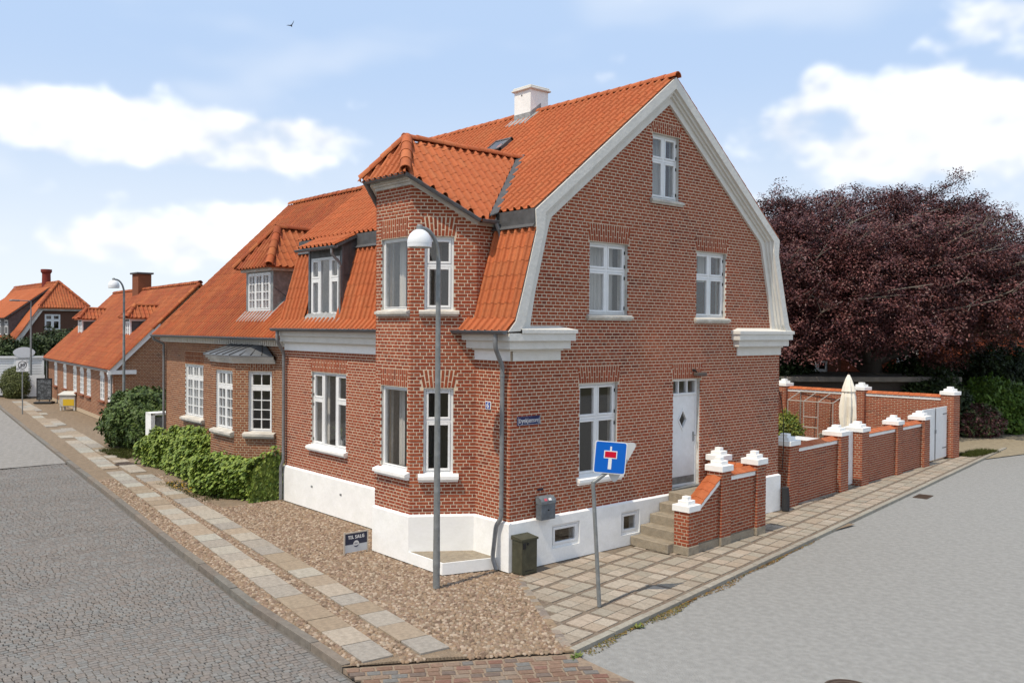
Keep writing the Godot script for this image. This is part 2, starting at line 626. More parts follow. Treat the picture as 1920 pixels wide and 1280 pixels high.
# ---------------------------------------------------------------- bricks
var brick_mesh: ArrayMesh
func make_brick() -> void:
	# one brick, unit size: chamfered front (+z), open back
	var mb := MB.new()
	var e := Vector2(0.035, 0.09)
	var f := [Vector3(-0.5 + e.x, -0.5 + e.y, 0.5), Vector3(0.5 - e.x, -0.5 + e.y, 0.5), Vector3(0.5 - e.x, 0.5 - e.y, 0.5), Vector3(-0.5 + e.x, 0.5 - e.y, 0.5)]
	var g := [Vector3(-0.5, -0.5, 0.35), Vector3(0.5, -0.5, 0.35), Vector3(0.5, 0.5, 0.35), Vector3(-0.5, 0.5, 0.35)]
	mb.quad(f[0], f[1], f[2], f[3])
	for i in 4:
		var j := (i + 1) % 4
		mb.quad(g[i], g[j], f[j], f[i])
		var zi := Vector3(0, 0, -0.85)
		mb.quad(g[i] + zi, g[j] + zi, g[j], g[i])
	brick_mesh = mb.mesh(M.bricks)

func brick_at(list: Array, f: Fr, u: float, v: float, length: float, height: float, count: int, d := 0.0, turn := 0.0) -> void:
	var dep := 0.03
	var b := f.basis()
	if turn != 0.0: b = b * Basis(Vector3(0, 0, 1), turn)
	b = b * Basis(Vector3(0, 0, 1), rng.randf_range(-0.004, 0.004))
	var w := rng.randf_range(-0.0018, 0.0018)
	list.append([Transform3D(Basis(b.x * length, b.y * height, b.z * dep), f.p(u, v, d + 0.006 + w - dep * 0.5)), 0, tone(f.p(u, v, d), count)])

func lay(list: Array, f: Fr, v0: float, v1: float, lo: Callable, hi: Callable, holes: Array, count: int, opt := {}) -> void:
	# cross bond: courses of stretchers and of headers by turns
	var course := 0.0667
	var joint: float = opt.get("joint", 0.0165)
	var run: bool = opt.get("running", false)
	var wrap: float = opt.get("wrap", 0.003)
	var d: float = opt.get("d", 0.0)
	var k := int(opt.get("first", 0))
	var n := int(round((v1 - v0) / course))
	course = (v1 - v0) / maxi(n, 1)
	for i in n:
		var v := v0 + (i + 0.5) * course
		var a: float = lo.call(v)
		var b: float = hi.call(v)
		if b - a < 0.03: continue
		var head := (i + k) % 2 == 1 and not run
		var pitch := 0.12 if head else 0.24
		var start := (0.06 if head else (0.12 if ((i + k) / 2) % 2 == 0 else 0.0))
		if run: start = 0.12 if (i + k) % 2 == 0 else 0.0
		var base: float = opt.get("base", 0.0)
		var u: float = base + floorf((a - base) / pitch) * pitch - start
		while u < b:
			var parts := [[maxf(u, a), minf(u + pitch, b), u < a + 0.001, u + pitch > b - 0.001]]
			for h in holes:
				if v + course * 0.45 <= h[2] or v - course * 0.45 >= h[3]: continue
				var nxt := []
				for q in parts:
					if q[1] <= h[0] or q[0] >= h[1]: nxt.append(q)
					else:
						if q[0] < h[0]: nxt.append([q[0], h[0], q[2], true])
						if q[1] > h[1]: nxt.append([h[1], q[1], true, q[3]])
				parts = nxt
			for q in parts:
				var e0: float = q[0] + (-wrap if q[2] else joint * 0.5)      # a brick that ends at a corner closes it
				var e1: float = q[1] - (-wrap if q[3] else joint * 0.5)
				if e1 - e0 > 0.024: brick_at(list, f, (e0 + e1) * 0.5, v, e1 - e0, course - joint, count, d)
			u += pitch

func arch(list: Array, f: Fr, u0: float, u1: float, v: float, h: float, flare: float, count: int, d := 0.0) -> void:
	# flat arch of soldiers over an opening
	var n := int(round((u1 - u0) / 0.0667))
	var w := (u1 - u0) / n
	for i in n:
		var t := (i + 0.5) / n * 2.0 - 1.0
		var lean := -t * flare / h
		var mid := (u0 + u1) * 0.5 + t * (u1 - u0) * 0.5
		var long := h * 0.66
		var parts := [[0.0, long], [long, h]] if i % 2 == 0 else [[0.0, h - long], [h - long, h]]
		for q in parts:
			var c: float = (q[0] + q[1]) * 0.5
			brick_at(list, f, mid + t * flare * c / h, v + c, w - 0.015, q[1] - q[0] - 0.015, count, d, lean)

func course_top(v: float, v0: float, v1: float) -> float:   # the bed joint nearest to v in brickwork laid from v0 to v1
	var c: float = (v1 - v0) / roundf((v1 - v0) / 0.0667)
	return v0 + roundf((v - v0) / c) * c

func const_of(x: float) -> Callable:
	return func(_v): return x

# ---------------------------------------------------------------- windows
func glass(f: Fr, u0: float, u1: float, v0: float, v1: float, d: float, parent: Node3D) -> void:
	var mb := MB.new()
	mb.box(f.p((u0 + u1) * 0.5, (v0 + v1) * 0.5, d), Vector3(u1 - u0, v1 - v0, 0.006), f.basis())
	put("pane", mb, M.glass, parent)

func ring(mb: MB, f: Fr, u0: float, u1: float, v0: float, v1: float, w: float, d0: float, d1: float, r := 0.006) -> void:
	bar(mb, f, u0, u0 + w, v0, v1, d0, d1, r)
	bar(mb, f, u1 - w, u1, v0, v1, d0, d1, r)
	bar(mb, f, u0 + w - 0.001, u1 - w + 0.001, v0, v0 + w, d0, d1 - 0.0015, r)
	bar(mb, f, u0 + w - 0.001, u1 - w + 0.001, v1 - w, v1, d0, d1 - 0.0015, r)

func window(house: Node3D, f: Fr, h: Array, kind: String, opt := {}) -> Node3D:
	var set_: float = opt.get("set", 0.09)          # how far the frame stands back in the wall
	var fm: Material = opt.get("mat", M.paint)
	var w := 0.052
	var u0: float = h[0]
	var u1: float = h[1]
	var v0: float = h[2]
	var v1: float = h[3]
	var fr := MB.new()
	ring(fr, f, u0, u1, v0, v1, w, -set_ - 0.09, -set_)
	var cells := []
	var a0 := u0 + w
	var a1 := u1 - w
	var b0 := v0 + w
	var b1 := v1 - w
	var hz := 0.0
	match kind:
		"cross":
			hz = lerpf(b0, b1, opt.get("split", 0.63))
			var m := (u0 + u1) * 0.5
			bar(fr, f, m - 0.028, m + 0.028, b0, b1, -set_ - 0.085, -set_ + 0.008, 0.006)
			bar(fr, f, a0, a1, hz - 0.028, hz + 0.028, -set_ - 0.085, -set_ + 0.004, 0.006)
			cells = [[a0, m - 0.028, b0, hz - 0.028], [m + 0.028, a1, b0, hz - 0.028], [a0, m - 0.028, hz + 0.028, b1], [m + 0.028, a1, hz + 0.028, b1]]
		"two":
			hz = lerpf(b0, b1, opt.get("split", 0.63))
			bar(fr, f, a0, a1, hz - 0.03, hz + 0.03, -set_ - 0.085, -set_ + 0.004, 0.006)
			cells = [[a0, a1, b0, hz - 0.03], [a0, a1, hz + 0.03, b1]]
		"triple":
			hz = lerpf(b0, b1, opt.get("split", 0.64))
			var q: float = opt.get("third", 0.3) * (a1 - a0)
			for m in [a0 + q, a1 - q]: bar(fr, f, m - 0.03, m + 0.03, b0, b1, -set_ - 0.085, -set_ + 0.006, 0.006)
			for s in [[a0, a0 + q - 0.03], [a1 - q + 0.03, a1]]:
				bar(fr, f, s[0], s[1], hz - 0.026, hz + 0.026, -set_ - 0.085, -set_ + 0.003, 0.005)
				cells.append([s[0], s[1], b0, hz - 0.026]); cells.append([s[0], s[1], hz + 0.026, b1])
			cells.append([a0 + q + 0.03, a1 - q - 0.03, b0, b1, 1])
		"bars":
			var cols: int = opt.get("cols", 3)
			var gap := (a1 - a0) / cols
			if opt.has("split"):
				hz = lerpf(b0, b1, opt.split)
				bar(fr, f, a0, a1, hz - 0.035, hz + 0.035, -set_ - 0.085, -set_ + 0.006, 0.006)
			for i in cols:
				if i > 0: bar(fr, f, a0 + gap * i - 0.022, a0 + gap * i + 0.022, b0, b1, -set_ - 0.085, -set_ + 0.004, 0.005)
				var l := a0 + gap * i + (0.022 if i > 0 else 0.0)
				var r := a0 + gap * (i + 1) - (0.022 if i < cols - 1 else 0.0)
				if hz > 0:
					cells.append([l, r, b0, hz - 0.035]); cells.append([l, r, hz + 0.035, b1])
				else: cells.append([l, r, b0, b1])
		"pane":
			cells = [[a0, a1, b0, b1]]
		_:
			cells = [[a0, a1, b0, b1, 1]]
	var node := put("window", fr, fm, house)
	for c in cells:
		var sw: float = 0.016 if c.size() > 4 else opt.get("sash", 0.044)
		var sb := MB.new()
		ring(sb, f, c[0] + 0.004, c[1] - 0.004, c[2] + 0.004, c[3] - 0.004, sw, -set_ - 0.06, -set_ + 0.012, 0.006)
		if kind == "bars":
			var nx: int = opt.get("nx", 2)
			var ny: int = opt.get("ny", 4) if (hz == 0.0 or c[3] < hz) else int(opt.get("nyt", 1))
			for i in range(1, nx):
				var x := lerpf(c[0] + sw, c[1] - sw, float(i) / nx)
				bar(sb, f, x - 0.011, x + 0.011, c[2] + sw, c[3] - sw, -set_ - 0.045, -set_ + 0.006)
			for i in range(1, ny):
				var y := lerpf(c[2] + sw, c[3] - sw, float(i) / ny)
				bar(sb, f, c[0] + sw, c[1] - sw, y - 0.011, y + 0.011, -set_ - 0.045, -set_ + 0.004)
		put("sash", sb, fm, node)
		glass(f, c[0] + sw - 0.003, c[1] - sw + 0.003, c[2] + sw - 0.003, c[3] - sw + 0.003, -set_ - 0.025, node)
	if opt.get("hinges", false):
		for s in [u0 + 0.03, u1 - 0.03]:
			for y in [b0 + 0.1, hz - 0.14, hz + 0.1, b1 - 0.12]:
				var hb := MB.new()
				bar(hb, f, s - 0.008, s + 0.008, y - 0.035, y + 0.035, -set_ - 0.01, -set_ + 0.016)
				put("hinge", hb, M.black, node)
	if opt.get("sill", true):
		var sl := MB.new()
		var o: float = opt.get("wide", 0.07)
		var t: float = opt.get("tall", 0.11)
		var out: float = opt.get("out", 0.09)
		var x0 := u0 - o
		var x1 := u1 + o
		# sloping top, moulded front
		sl.hexa([f.p(x0, v0 - t, out * 0.6), f.p(x1, v0 - t, out * 0.6), f.p(x1, v0 - t, -set_), f.p(x0, v0 - t, -set_), f.p(x0, v0 - t * 0.62, out * 0.7), f.p(x1, v0 - t * 0.62, out * 0.7), f.p(x1, v0 - t * 0.62, -set_), f.p(x0, v0 - t * 0.62, -set_)])
		sl.hexa([f.p(x0 - 0.012, v0 - t * 0.62, out), f.p(x1 + 0.012, v0 - t * 0.62, out), f.p(x1 + 0.012, v0 - t * 0.62, -0.002), f.p(x0 - 0.012, v0 - t * 0.62, -0.002), f.p(x0 - 0.012, v0 - t * 0.2, out), f.p(x1 + 0.012, v0 - t * 0.2, out), f.p(x1 + 0.012, v0 + 0.012, 0.0), f.p(x0 - 0.012, v0 + 0.012, 0.0)])
		sl.hexa([f.p(u0, v0 - t * 0.6, 0.0), f.p(u1, v0 - t * 0.6, 0.0), f.p(u1, v0 - t * 0.6, -set_), f.p(u0, v0 - t * 0.6, -set_), f.p(u0, v0 + 0.012, 0.0), f.p(u1, v0 + 0.012, 0.0), f.p(u1, v0 + 0.028, -set_ - 0.01), f.p(u0, v0 + 0.028, -set_ - 0.01)])
		put("sill", sl, opt.get("sill_mat", M.stone_sill), node)
	return node

func curtain(house: Node3D, f: Fr, u0: float, u1: float, v0: float, v1: float, d: float, m: Material) -> void:
	var mb := MB.new()
	var n := int((u1 - u0) / 0.022)
	for i in n:
		var x0 := lerpf(u0, u1, float(i) / n)
		var x1 := lerpf(u0, u1, float(i + 1) / n)
		var z0 := d + 0.018 * sin(x0 * 62.0) + 0.008 * sin(x0 * 23.0)
		var z1 := d + 0.018 * sin(x1 * 62.0) + 0.008 * sin(x1 * 23.0)
		mb.quad(f.p(x0, v0, z0), f.p(x1, v0, z1), f.p(x1, v1, z1), f.p(x0, v1, z0))
	put("curtain", mb, m, house)

# ---------------------------------------------------------------- roof tiles
var tile_mb: MB
var tile_mesh: ArrayMesh
const TW := 0.2
func make_tile() -> void:
	# pantile: a roll on one side, a shallow pan, the lower end riding over the next course and closed by its lip
	tile_mb = MB.new()
	var prof := [Vector2(-0.012, 0.006), Vector2(0.002, 0.032), Vector2(0.020, 0.054), Vector2(0.042, 0.062), Vector2(0.064, 0.055), Vector2(0.076, 0.030), Vector2(0.081, 0.000), Vector2(0.120, -0.002), Vector2(0.165, 0.001), Vector2(0.200, 0.014)]
	var nr := []
	for i in prof.size():
		var t: Vector2 = (prof[mini(i + 1, prof.size() - 1)] - prof[maxi(i - 1, 0)]).normalized()
		nr.append(Vector3(-t.y, 0.05, t.x).normalized())
	for i in range(prof.size() - 1):
		var p: Vector2 = prof[i]
		var q: Vector2 = prof[i + 1]
		var a := Vector3(p.x, 0.0, p.y + 0.012)
		var b := Vector3(q.x, 0.0, q.y + 0.012)
		var c := Vector3(q.x, 0.40, q.y)
		var d := Vector3(p.x, 0.40, p.y)
		tile_mb.squad(a, b, c, d, nr[i], nr[i + 1], nr[i + 1], nr[i])
		tile_mb.quad(a + Vector3(0, 0.004, -0.017), b + Vector3(0, 0.004, -0.017), b, a)
	tile_mb.quad(Vector3(0.2, 0, 0.031), Vector3(0.2, 0, 0.016), Vector3(0.2, 0.4, 0.0), Vector3(0.2, 0.4, 0.018))
	tile_mesh = tile_mb.mesh(M.tiles)

func tile_field(list: Array, cut: MB, o: Vector3, u: Vector3, w: Vector3, u0: float, u1: float, w1: float, gauge: float, planes: Array, count: int, gone = null, w0 := 0.0) -> void:
	# courses of tiles on the plane through o, u along the eaves, w up the slope; tiles across a plane's edge are cut to it
	u = u.normalized()
	w = w.normalized()
	var n := u.cross(w).normalized()
	var rows := int(ceil((w1 - w0) / gauge - 0.01))
	var cols := int(ceil((u1 - u0) / TW - 0.01))
	for j in rows:
		for i in cols:
			var c := o + u * (u0 + i * TW) + w * (w0 + j * gauge)
			if gone != null and gone.call(c + u * TW * 0.5 + w * gauge * 0.5): continue
			var yaw := rng.randf_range(-0.006, 0.006)
			var lift := rng.randf_range(0.0, 0.004)
			var b := Basis(u, w, n) * Basis(Vector3(0, 0, 1), yaw)
			var ln := minf(1.0, (w1 - (w0 + j * gauge)) / 0.40 + 0.02)
			if ln < 1.0: b = Basis(b.x, b.y * ln, b.z)
			var t := Transform3D(b, c + n * lift)
			var inside := true
			var outside := false
			for pl in planes:
				var least := 1e9
				var most := -1e9
				for q in [Vector3(-0.012, 0, 0), Vector3(TW, 0, 0), Vector3(TW, 0.4, 0.03), Vector3(0, 0.4, 0.03)]:
					var dd: float = pl.distance_to(t * q)
					least = minf(least, dd); most = maxf(most, dd)
				if least < -0.004: inside = false
				if most < 0.01: outside = true
			if outside: continue
			var k := tone(c * 0.7, count, 0.55)
			if inside: list.append([t, 0, k])
			else: cut.clipped(tile_mb.moved(t), planes)

func ridge_tiles(parent: Node3D, a: Vector3, b: Vector3, r: float, mats: Array, up := UP, step := 0.33) -> void:
	var d := (b - a).normalized()
	var side := d.cross(up).normalized()
	up = side.cross(d)
	var n := int(round((b - a).length() / step))
	var st := (b - a).length() / n
	for i in n:
		var mb := MB.new()
		var p0 := a + d * (st * i - 0.03)
		var p1 := a + d * (st * (i + 1))
		var r0 := r * 1.07
		var r1 := r * 0.94
		var seg := 8
		var lift := up * rng.randf_range(-0.006, 0.006)
		for k in seg:
			var t0 := PI * (1.06 * k / seg - 0.03)
			var t1 := PI * (1.06 * (k + 1) / seg - 0.03)
			var m0 := side * cos(t0) + up * sin(t0)
			var m1 := side * cos(t1) + up * sin(t1)
			mb.squad(p0 + m0 * r0 + lift, p1 + m0 * r1 + lift, p1 + m1 * r1 + lift, p0 + m1 * r0 + lift, m0, m0, m1, m1)
			mb.quad(p0 + m1 * r0 + lift, p0 + m1 * (r0 - 0.018) + lift, p0 + m0 * (r0 - 0.018) + lift, p0 + m0 * r0 + lift)
		put("ridge_tile", mb, mats[rng.randi() % mats.size()], parent)

func gutter(house: Node3D, path: Array, r := 0.065, seg := 6) -> void:
	# open half-round channel
	var mb := MB.new()
	for i in range(path.size() - 1):
		var d: Vector3 = (path[i + 1] - path[i]).normalized()
		var side := d.cross(UP).normalized()
		var dn := d.cross(side).normalized()
		if dn.y > 0: dn = -dn
		for k in seg:
			var t0 := PI * k / seg
			var t1 := PI * (k + 1) / seg
			var m0 := side * cos(t0) + dn * sin(t0)
			var m1 := side * cos(t1) + dn * sin(t1)
			mb.squad(path[i] + m0 * r, path[i] + m1 * r, path[i + 1] + m1 * r, path[i + 1] + m0 * r, m0, m1, m1, m0)
			mb.squad(path[i + 1] + m0 * (r - 0.008), path[i + 1] + m1 * (r - 0.008), path[i] + m1 * (r - 0.008), path[i] + m0 * (r - 0.008), -m0, -m1, -m1, -m0)
		mb.tube([path[i] + side * r, path[i + 1] + side * r], 0.009, 0.009, 5)
		mb.tube([path[i] - side * r, path[i + 1] - side * r], 0.009, 0.009, 5)
	for e in [0, path.size() - 1]:   # end caps
		var d: Vector3 = (path[1] - path[0]) if e == 0 else (path[-1] - path[-2])
		d = d.normalized()
		var side := d.cross(UP).normalized()
		for k in seg:
			var t0 := PI * k / seg
			var t1 := PI * (k + 1) / seg
			mb.tri(path[e], path[e] + (side * cos(t0) - UP * sin(t0)) * r, path[e] + (side * cos(t1) - UP * sin(t1)) * r)
	put("gutter", mb, M.zinc, house)

func downpipe(house: Node3D, path: Array, r := 0.042) -> void:
	var mb := MB.new()
	var smooth := [path[0]]
	for i in range(1, path.size() - 1):
		var a: Vector3 = path[i] + (path[i - 1] - path[i]).normalized() * 0.05
		var b: Vector3 = path[i] + (path[i + 1] - path[i]).normalized() * 0.05
		smooth.append(a); smooth.append(a.lerp(path[i], 0.6).lerp(b, 0.2)); smooth.append(b)
	smooth.append(path[-1])
	mb.tube(smooth, r, r, 12)
	var node := put("downpipe", mb, M.pipe, house)
	for i in range(path.size() - 1):
		var l: float = (path[i] - path[i + 1]).length()
		if l > 1.0:
			for t in [0.06, 0.94]:
				var bb := MB.new()
				var c: Vector3 = path[i].lerp(path[i + 1], t)
				var d: Vector3 = (path[i + 1] - path[i]).normalized()
				bb.tube([c - d * 0.02, c + d * 0.02], r + 0.008, r + 0.008, 12)
				put("bracket", bb, M.galv, node)

# ---------------------------------------------------------------- trims that run round corners
func offset_path(pts: Array, p: float) -> Array:
	var out := []
	for i in pts.size():
		var n1 := Vector2.ZERO
		var n2 := Vector2.ZERO
		if i > 0:
			var d: Vector2 = (pts[i] - pts[i - 1]).normalized()
			n1 = Vector2(-d.y, d.x)
		if i < pts.size() - 1:
			var d: Vector2 = (pts[i + 1] - pts[i]).normalized()
			n2 = Vector2(-d.y, d.x)
		if i == 0: n1 = n2
		if i == pts.size() - 1: n2 = n1
		out.append(pts[i] + (n1 + n2) / (1.0 + n1.dot(n2)) * p)
	return out

func trim(mb: MB, pts: Array, p: float, y0: Array, y1: Array, slope := 0.0) -> void:   # moulding standing p out from the path
	var a := offset_path(pts, p)
	for i in range(pts.size() - 1):
		var b0 := Vector3(a[i].x, y0[i], a[i].y)
		var b1 := Vector3(a[i + 1].x, y0[i + 1], a[i + 1].y)
		var t0 := Vector3(a[i].x, y1[i], a[i].y)
		var t1 := Vector3(a[i + 1].x, y1[i + 1], a[i + 1].y)
		var k0 := Vector3(pts[i].x, y0[i], pts[i].y)
		var k1 := Vector3(pts[i + 1].x, y0[i + 1], pts[i + 1].y)
		var w0 := Vector3(pts[i].x, y1[i] + slope, pts[i].y)
		var w1 := Vector3(pts[i + 1].x, y1[i + 1] + slope, pts[i + 1].y)
		mb.quad(b0, b1, t1, t0)
		mb.quad(t0, t1, w1, w0)
		mb.quad(k0, k1, b1, b0)

func same(x: float, n: int) -> Array:
	var a := []
	for i in n: a.append(x)
	return a

func steps_of(mb: MB, pts: Array, list: Array) -> void:
	for s in list: trim(mb, pts, s[0], same(s[1], pts.size()), same(s[2], pts.size()), s[3] if s.size() > 3 else 0.0)

func v2(a: float, b: float) -> Vector2:
	return Vector2(a, b)

# ---------------------------------------------------------------- the corner house
func corner_house() -> void:
	var W := 8.93
	var mid := W * 0.5
	var h := thing("corner_house", "large red brick corner house with orange mansard roof and tall bay", "house")
	var G := Fr.new(Vector3.ZERO, Vector3(1, 0, 0))
	var F := Fr.new(Vector3.ZERO, Vector3(0, 0, 1))
	var A := Fr.new(Vector3(-1.035, 0, 0), Vector3(0, 0, 1))
	var B := Fr.new(Vector3(-1.035, 0, -1.72), Vector3(1.035, 0, 0.71))
	var B2 := Fr.new(Vector3(0, 0, -3.66), Vector3(-1.035, 0, 0.71))
	var C := Fr.new(Vector3(0, 0, -1.01), Vector3(1, 0, 0))
	var C2 := Fr.new(Vector3(0.9, 0, -3.66), Vector3(-1, 0, 0))
	var BL := 1.255
	# openings
	var g1 := [1.82, 2.96, 1.55, 3.42]
	var gu1 := [2.07, 3.23, 4.79, 6.26]
	var gu2 := [5.53, 6.66, 4.77, 6.28]
	var gat := [3.97, 4.89, 7.31, 8.71]
	var gd := [4.745, 5.73, 1.0, 3.41]
	var fw := [-7.53, -5.855, 1.58, 3.40]
	var al := [-2.755, -1.832, 1.72, 3.35]
	var au := [-2.765, -1.845, 4.835, 6.25]
	var bl := [0.249, 0.826, 1.69, 3.345]
	var bu := [0.250, 0.818, 4.835, 6.255]
	var gable_top := [v2(0, 4.5), v2(0.12, 4.86), v2(0.62, 6.6), v2(mid, 9.62), v2(W - 0.62, 6.6), v2(W - 0.12, 4.86), v2(W, 4.5)]
	# --- walls: mortar bodies
	var wl := MB.new()
	wall(wl, G, 0.9, gable_top, [g1, gu1, gu2, gat, gd])
	wall(wl, F, 0.9, [v2(-8.93, 4.5), v2(-3.66, 4.5)], [fw])
	wall(wl, F, 0.9, [v2(-1.01, 4.5), v2(0, 4.5)], [])
	wall(wl, A, 0.9, [v2(-2.95, 7.28), v2(-1.72, 7.28)], [al, au])
	wall(wl, B, 0.9, [v2(0, 7.28), v2(BL, 6.5)], [bl, bu])
	wall(wl, B2, 0.9, [v2(0, 6.5), v2(BL, 7.28)], [])
	wall(wl, C, 4.3, [v2(0, 6.6), v2(0.9, 6.6)], [])
	wall(wl, C2, 4.3, [v2(0, 6.6), v2(0.9, 6.6)], [])
	# far end and back of the house
	var E := Fr.new(Vector3(W, 0, -8.93), Vector3(-1, 0, 0))
	wall(wl, E, 0.0, gable_top, [])
	var K := Fr.new(Vector3(W, 0, 0), Vector3(0, 0, -1))
	wall(wl, K, 0.0, [v2(0, 4.5), v2(8.93, 4.5)], [])
	var wn := put("wall", wl, M.mortar, h)
	# --- bricks
	var br := []
	var n := BRICK.size()
	var hol := []
	for q in [[g1, 0.06], [gu1, 0.06], [gu2, 0.06], [gat, 0.05], [gd, 0.05]]:
		var o: Array = q[0]
		var ah: float = course_top(o[3] + (0.36 if o != gat else 0.26), 0.9, 9.43) - o[3]
		hol.append(o)
		hol.append([o[0] - 0.04, o[1] + 0.04, o[3], o[3] + ah])
		arch(br, G, o[0] - 0.01, o[1] + 0.01, o[3] + 0.002, ah - 0.004, q[1], n)
	hol.append([-0.1, 1.24, 3.9, 4.5]); hol.append([7.15, 9.1, 3.9, 4.5])
	var glo := func(v): return 0.0 if v < 4.5 else (lerpf(0.3, 0.8, (v - 4.5) / 2.12) if v < 6.62 else lerpf(0.8, mid, (v - 6.62) / 2.85))
	var ghi := func(v): return W if v < 4.5 else (W - lerpf(0.3, 0.8, (v - 4.5) / 2.12) if v < 6.62 else lerpf(W - 0.8, mid, (v - 6.62) / 2.85))
	lay(br, G, 0.9, 9.43, glo, ghi, hol, n)
	var fa: float = course_top(fw[3] + 0.36, 0.9, 3.9) - fw[3]
	var fh := [fw, [fw[0] - 0.03, fw[1] + 0.03, fw[3], fw[3] + fa]]
	arch(br, F, fw[0] - 0.01, fw[1] + 0.01, fw[3] + 0.002, fa - 0.004, 0.04, n)
	lay(br, F, 0.9, 3.9, const_of(-8.93), const_of(-3.66), fh, n, {"base": -8.93, "first": 1})
	lay(br, F, 0.9, 3.9, const_of(-1.01), const_of(0.0), [], n, {"first": 1})
	var ah := []
	for o: Array in [al, au]:
		var t: float = course_top(o[3] + 0.36, 0.9, 7.235) - o[3]
		ah.append(o); ah.append([o[0] - 0.02, o[1] + 0.02, o[3], o[3] + t])
		arch(br, A, o[0] - 0.01, o[1] + 0.01, o[3] + 0.002, t - 0.004, 0.01, n)
	lay(br, A, 0.9, 7.235, const_of(-2.95), const_of(-1.72), ah, n, {"base": -2.95})
	var bh := []
	for o: Array in [bl, bu]:
		var t: float = course_top(o[3] + 0.36, 0.9, 7.235) - o[3]
		bh.append(o); bh.append([o[0] - 0.05, o[1] + 0.05, o[3], o[3] + t])
		arch(br, B, o[0] - 0.01, o[1] + 0.01, o[3] + 0.002, t - 0.004, 0.08, n)
	lay(br, B, 0.9, 7.235, const_of(0.0), func(v): return BL if v < 6.46 else BL * (7.26 - v) / 0.8, bh, n, {"first": 1})
	lay(br, B2, 0.9, 7.235, func(v): return 0.0 if v < 6.46 else BL - BL * (7.26 - v) / 0.8, const_of(BL), [], n, {"first": 1})
	lay(br, C, 4.435, 6.502, const_of(0.0), const_of(0.8), [], n)
	pieces(br, "brick", "brickwork", [brick_mesh], BRICKM, M.bricks, BRICK, wn)
	# --- reveals: plastered jambs
	var rv := MB.new()
	for o in [g1, gu1, gu2, gat, gd]: reveals(rv, G, o)
	reveals(rv, F, fw)
	for o in [al, au]: reveals(rv, A, o)
	for o in [bl, bu]: reveals(rv, B, o)
	put("reveal", rv, M.frieze, h)
	# --- plinth
	var pl := MB.new()
	var bw1 := [1.05, 1.805, 0.27, 0.72]
	var bw2 := [3.035, 3.61, 0.23, 0.715]
	wall(pl, G, 0.0, [v2(-0.05, 0.885), v2(W + 0.05, 0.885)], [bw1, bw2], 0.25, 0.05)
	for o in [bw1, bw2]: reveals(pl, G, o, 0.25, 0.05)
	pl.quad(G.p(-0.05, 0.885, 0.05), G.p(W + 0.05, 0.885, 0.05), G.p(W, 0.925, -0.001), G.p(0, 0.925, -0.001))
	var path := [v2(0, -8.93), v2(0, -3.66), v2(-1.035, -2.95), v2(-1.035, -1.72), v2(0, -1.01), v2(0, 0)]
	path[5] = v2(0, 0.05)
	trim(pl, path, 0.05, same(0.0, 6), same(0.885, 6), 0.04)
	put("plinth", pl, M.white, h)
	var pf := MB.new()
	pf.plan(PackedVector2Array([v2(-1.083, -1.74), v2(-1.083, -0.60), v2(-0.052, -0.30), v2(-0.052, -1.0)]), 0.0, 0.215)
	var pfn := put("bay_platform", pf, M.white, h)
	var pt := MB.new()
	pt.plan(PackedVector2Array([v2(-1.05, -1.72), v2(-1.05, -0.625), v2(-0.06, -0.34), v2(-0.06, -1.0)]), 0.2, 0.22)
	put("top_slab", pt, M.concrete, pfn)
	for z in [-7.4, -6.0]:   # vents in the plinth
		var vb := MB.new()
		vb.bevel(Vector3(-0.052, 0.56, z), Vector3(0.012, 0.05, 0.09), 0.004)
		put("vent", vb, M.galv, h)
	# --- cornice
	var cf := MB.new()
	steps_of(cf, [v2(0, -8.93), v2(0, -3.40)], [[0.03, 3.9, 4.08]])
	put("frieze", cf, M.white, h)
	cf = MB.new()
	steps_of(cf, [v2(0, -1.35), v2(0, 0.03)], [[0.03, 3.9, 4.08]])
	put("frieze", cf, M.white, h)
	var co := MB.new()
	var bands := [[0.065, 4.08, 4.122], [0.165, 4.122, 4.275], [0.235, 4.275, 4.415]]
	steps_of(co, [v2(0, -8.93), v2(0, -3.40)], bands)
	co.mm(Vector3(0.0, 4.3, -8.9), Vector3(0.25, 4.42, -3.5))
	put("cornice", co, M.render, h)
	co = MB.new()
	var rt := [v2(0, -1.35), v2(0, 0), v2(1.235, 0), v2(1.235, -0.3)]
	steps_of(co, rt, bands)
	steps_of(co, [v2(0.031, 0), v2(1.235, 0), v2(1.235, -0.3)], [[0.03, 3.9, 4.08]])
	steps_of(co, [v2(0.05, 0), v2(1.235, 0), v2(1.235, -0.3)], [[0.265, 4.415, 4.485, 0.07]])
	put("cornice", co, M.render, h)
	co = MB.new()
	var rr := [v2(7.13, -0.3), v2(7.13, 0), v2(W, 0), v2(W, -8.9)]
	steps_of(co, rr, [[0.03, 3.9, 4.08]] + bands + [[0.265, 4.415, 4.485, 0.07]])
	put("cornice", co, M.render, h)
	# --- raking trim of the gable: four steps between the outer and the inner line
	var outer := [v2(-0.25, 4.44), v2(-0.07, 4.63), v2(0.08, 5.10), v2(0.43, 6.32), v2(0.40, 6.71), v2(mid, 9.92)]
	var inner := [v2(0.42, 4.47), v2(0.45, 4.66), v2(0.56, 5.22), v2(0.90, 6.5), v2(0.96, 6.63), v2(mid, 9.37)]
	for i in range(4, -1, -1):
		outer.append(v2(W - outer[i].x, outer[i].y)); inner.append(v2(W - inner[i].x, inner[i].y))
	var rk := MB.new()
	var lev := [[0.0, 0.44, 0.23], [0.44, 0.58, 0.165], [0.58, 0.70, 0.11], [0.70, 1.0, 0.06]]
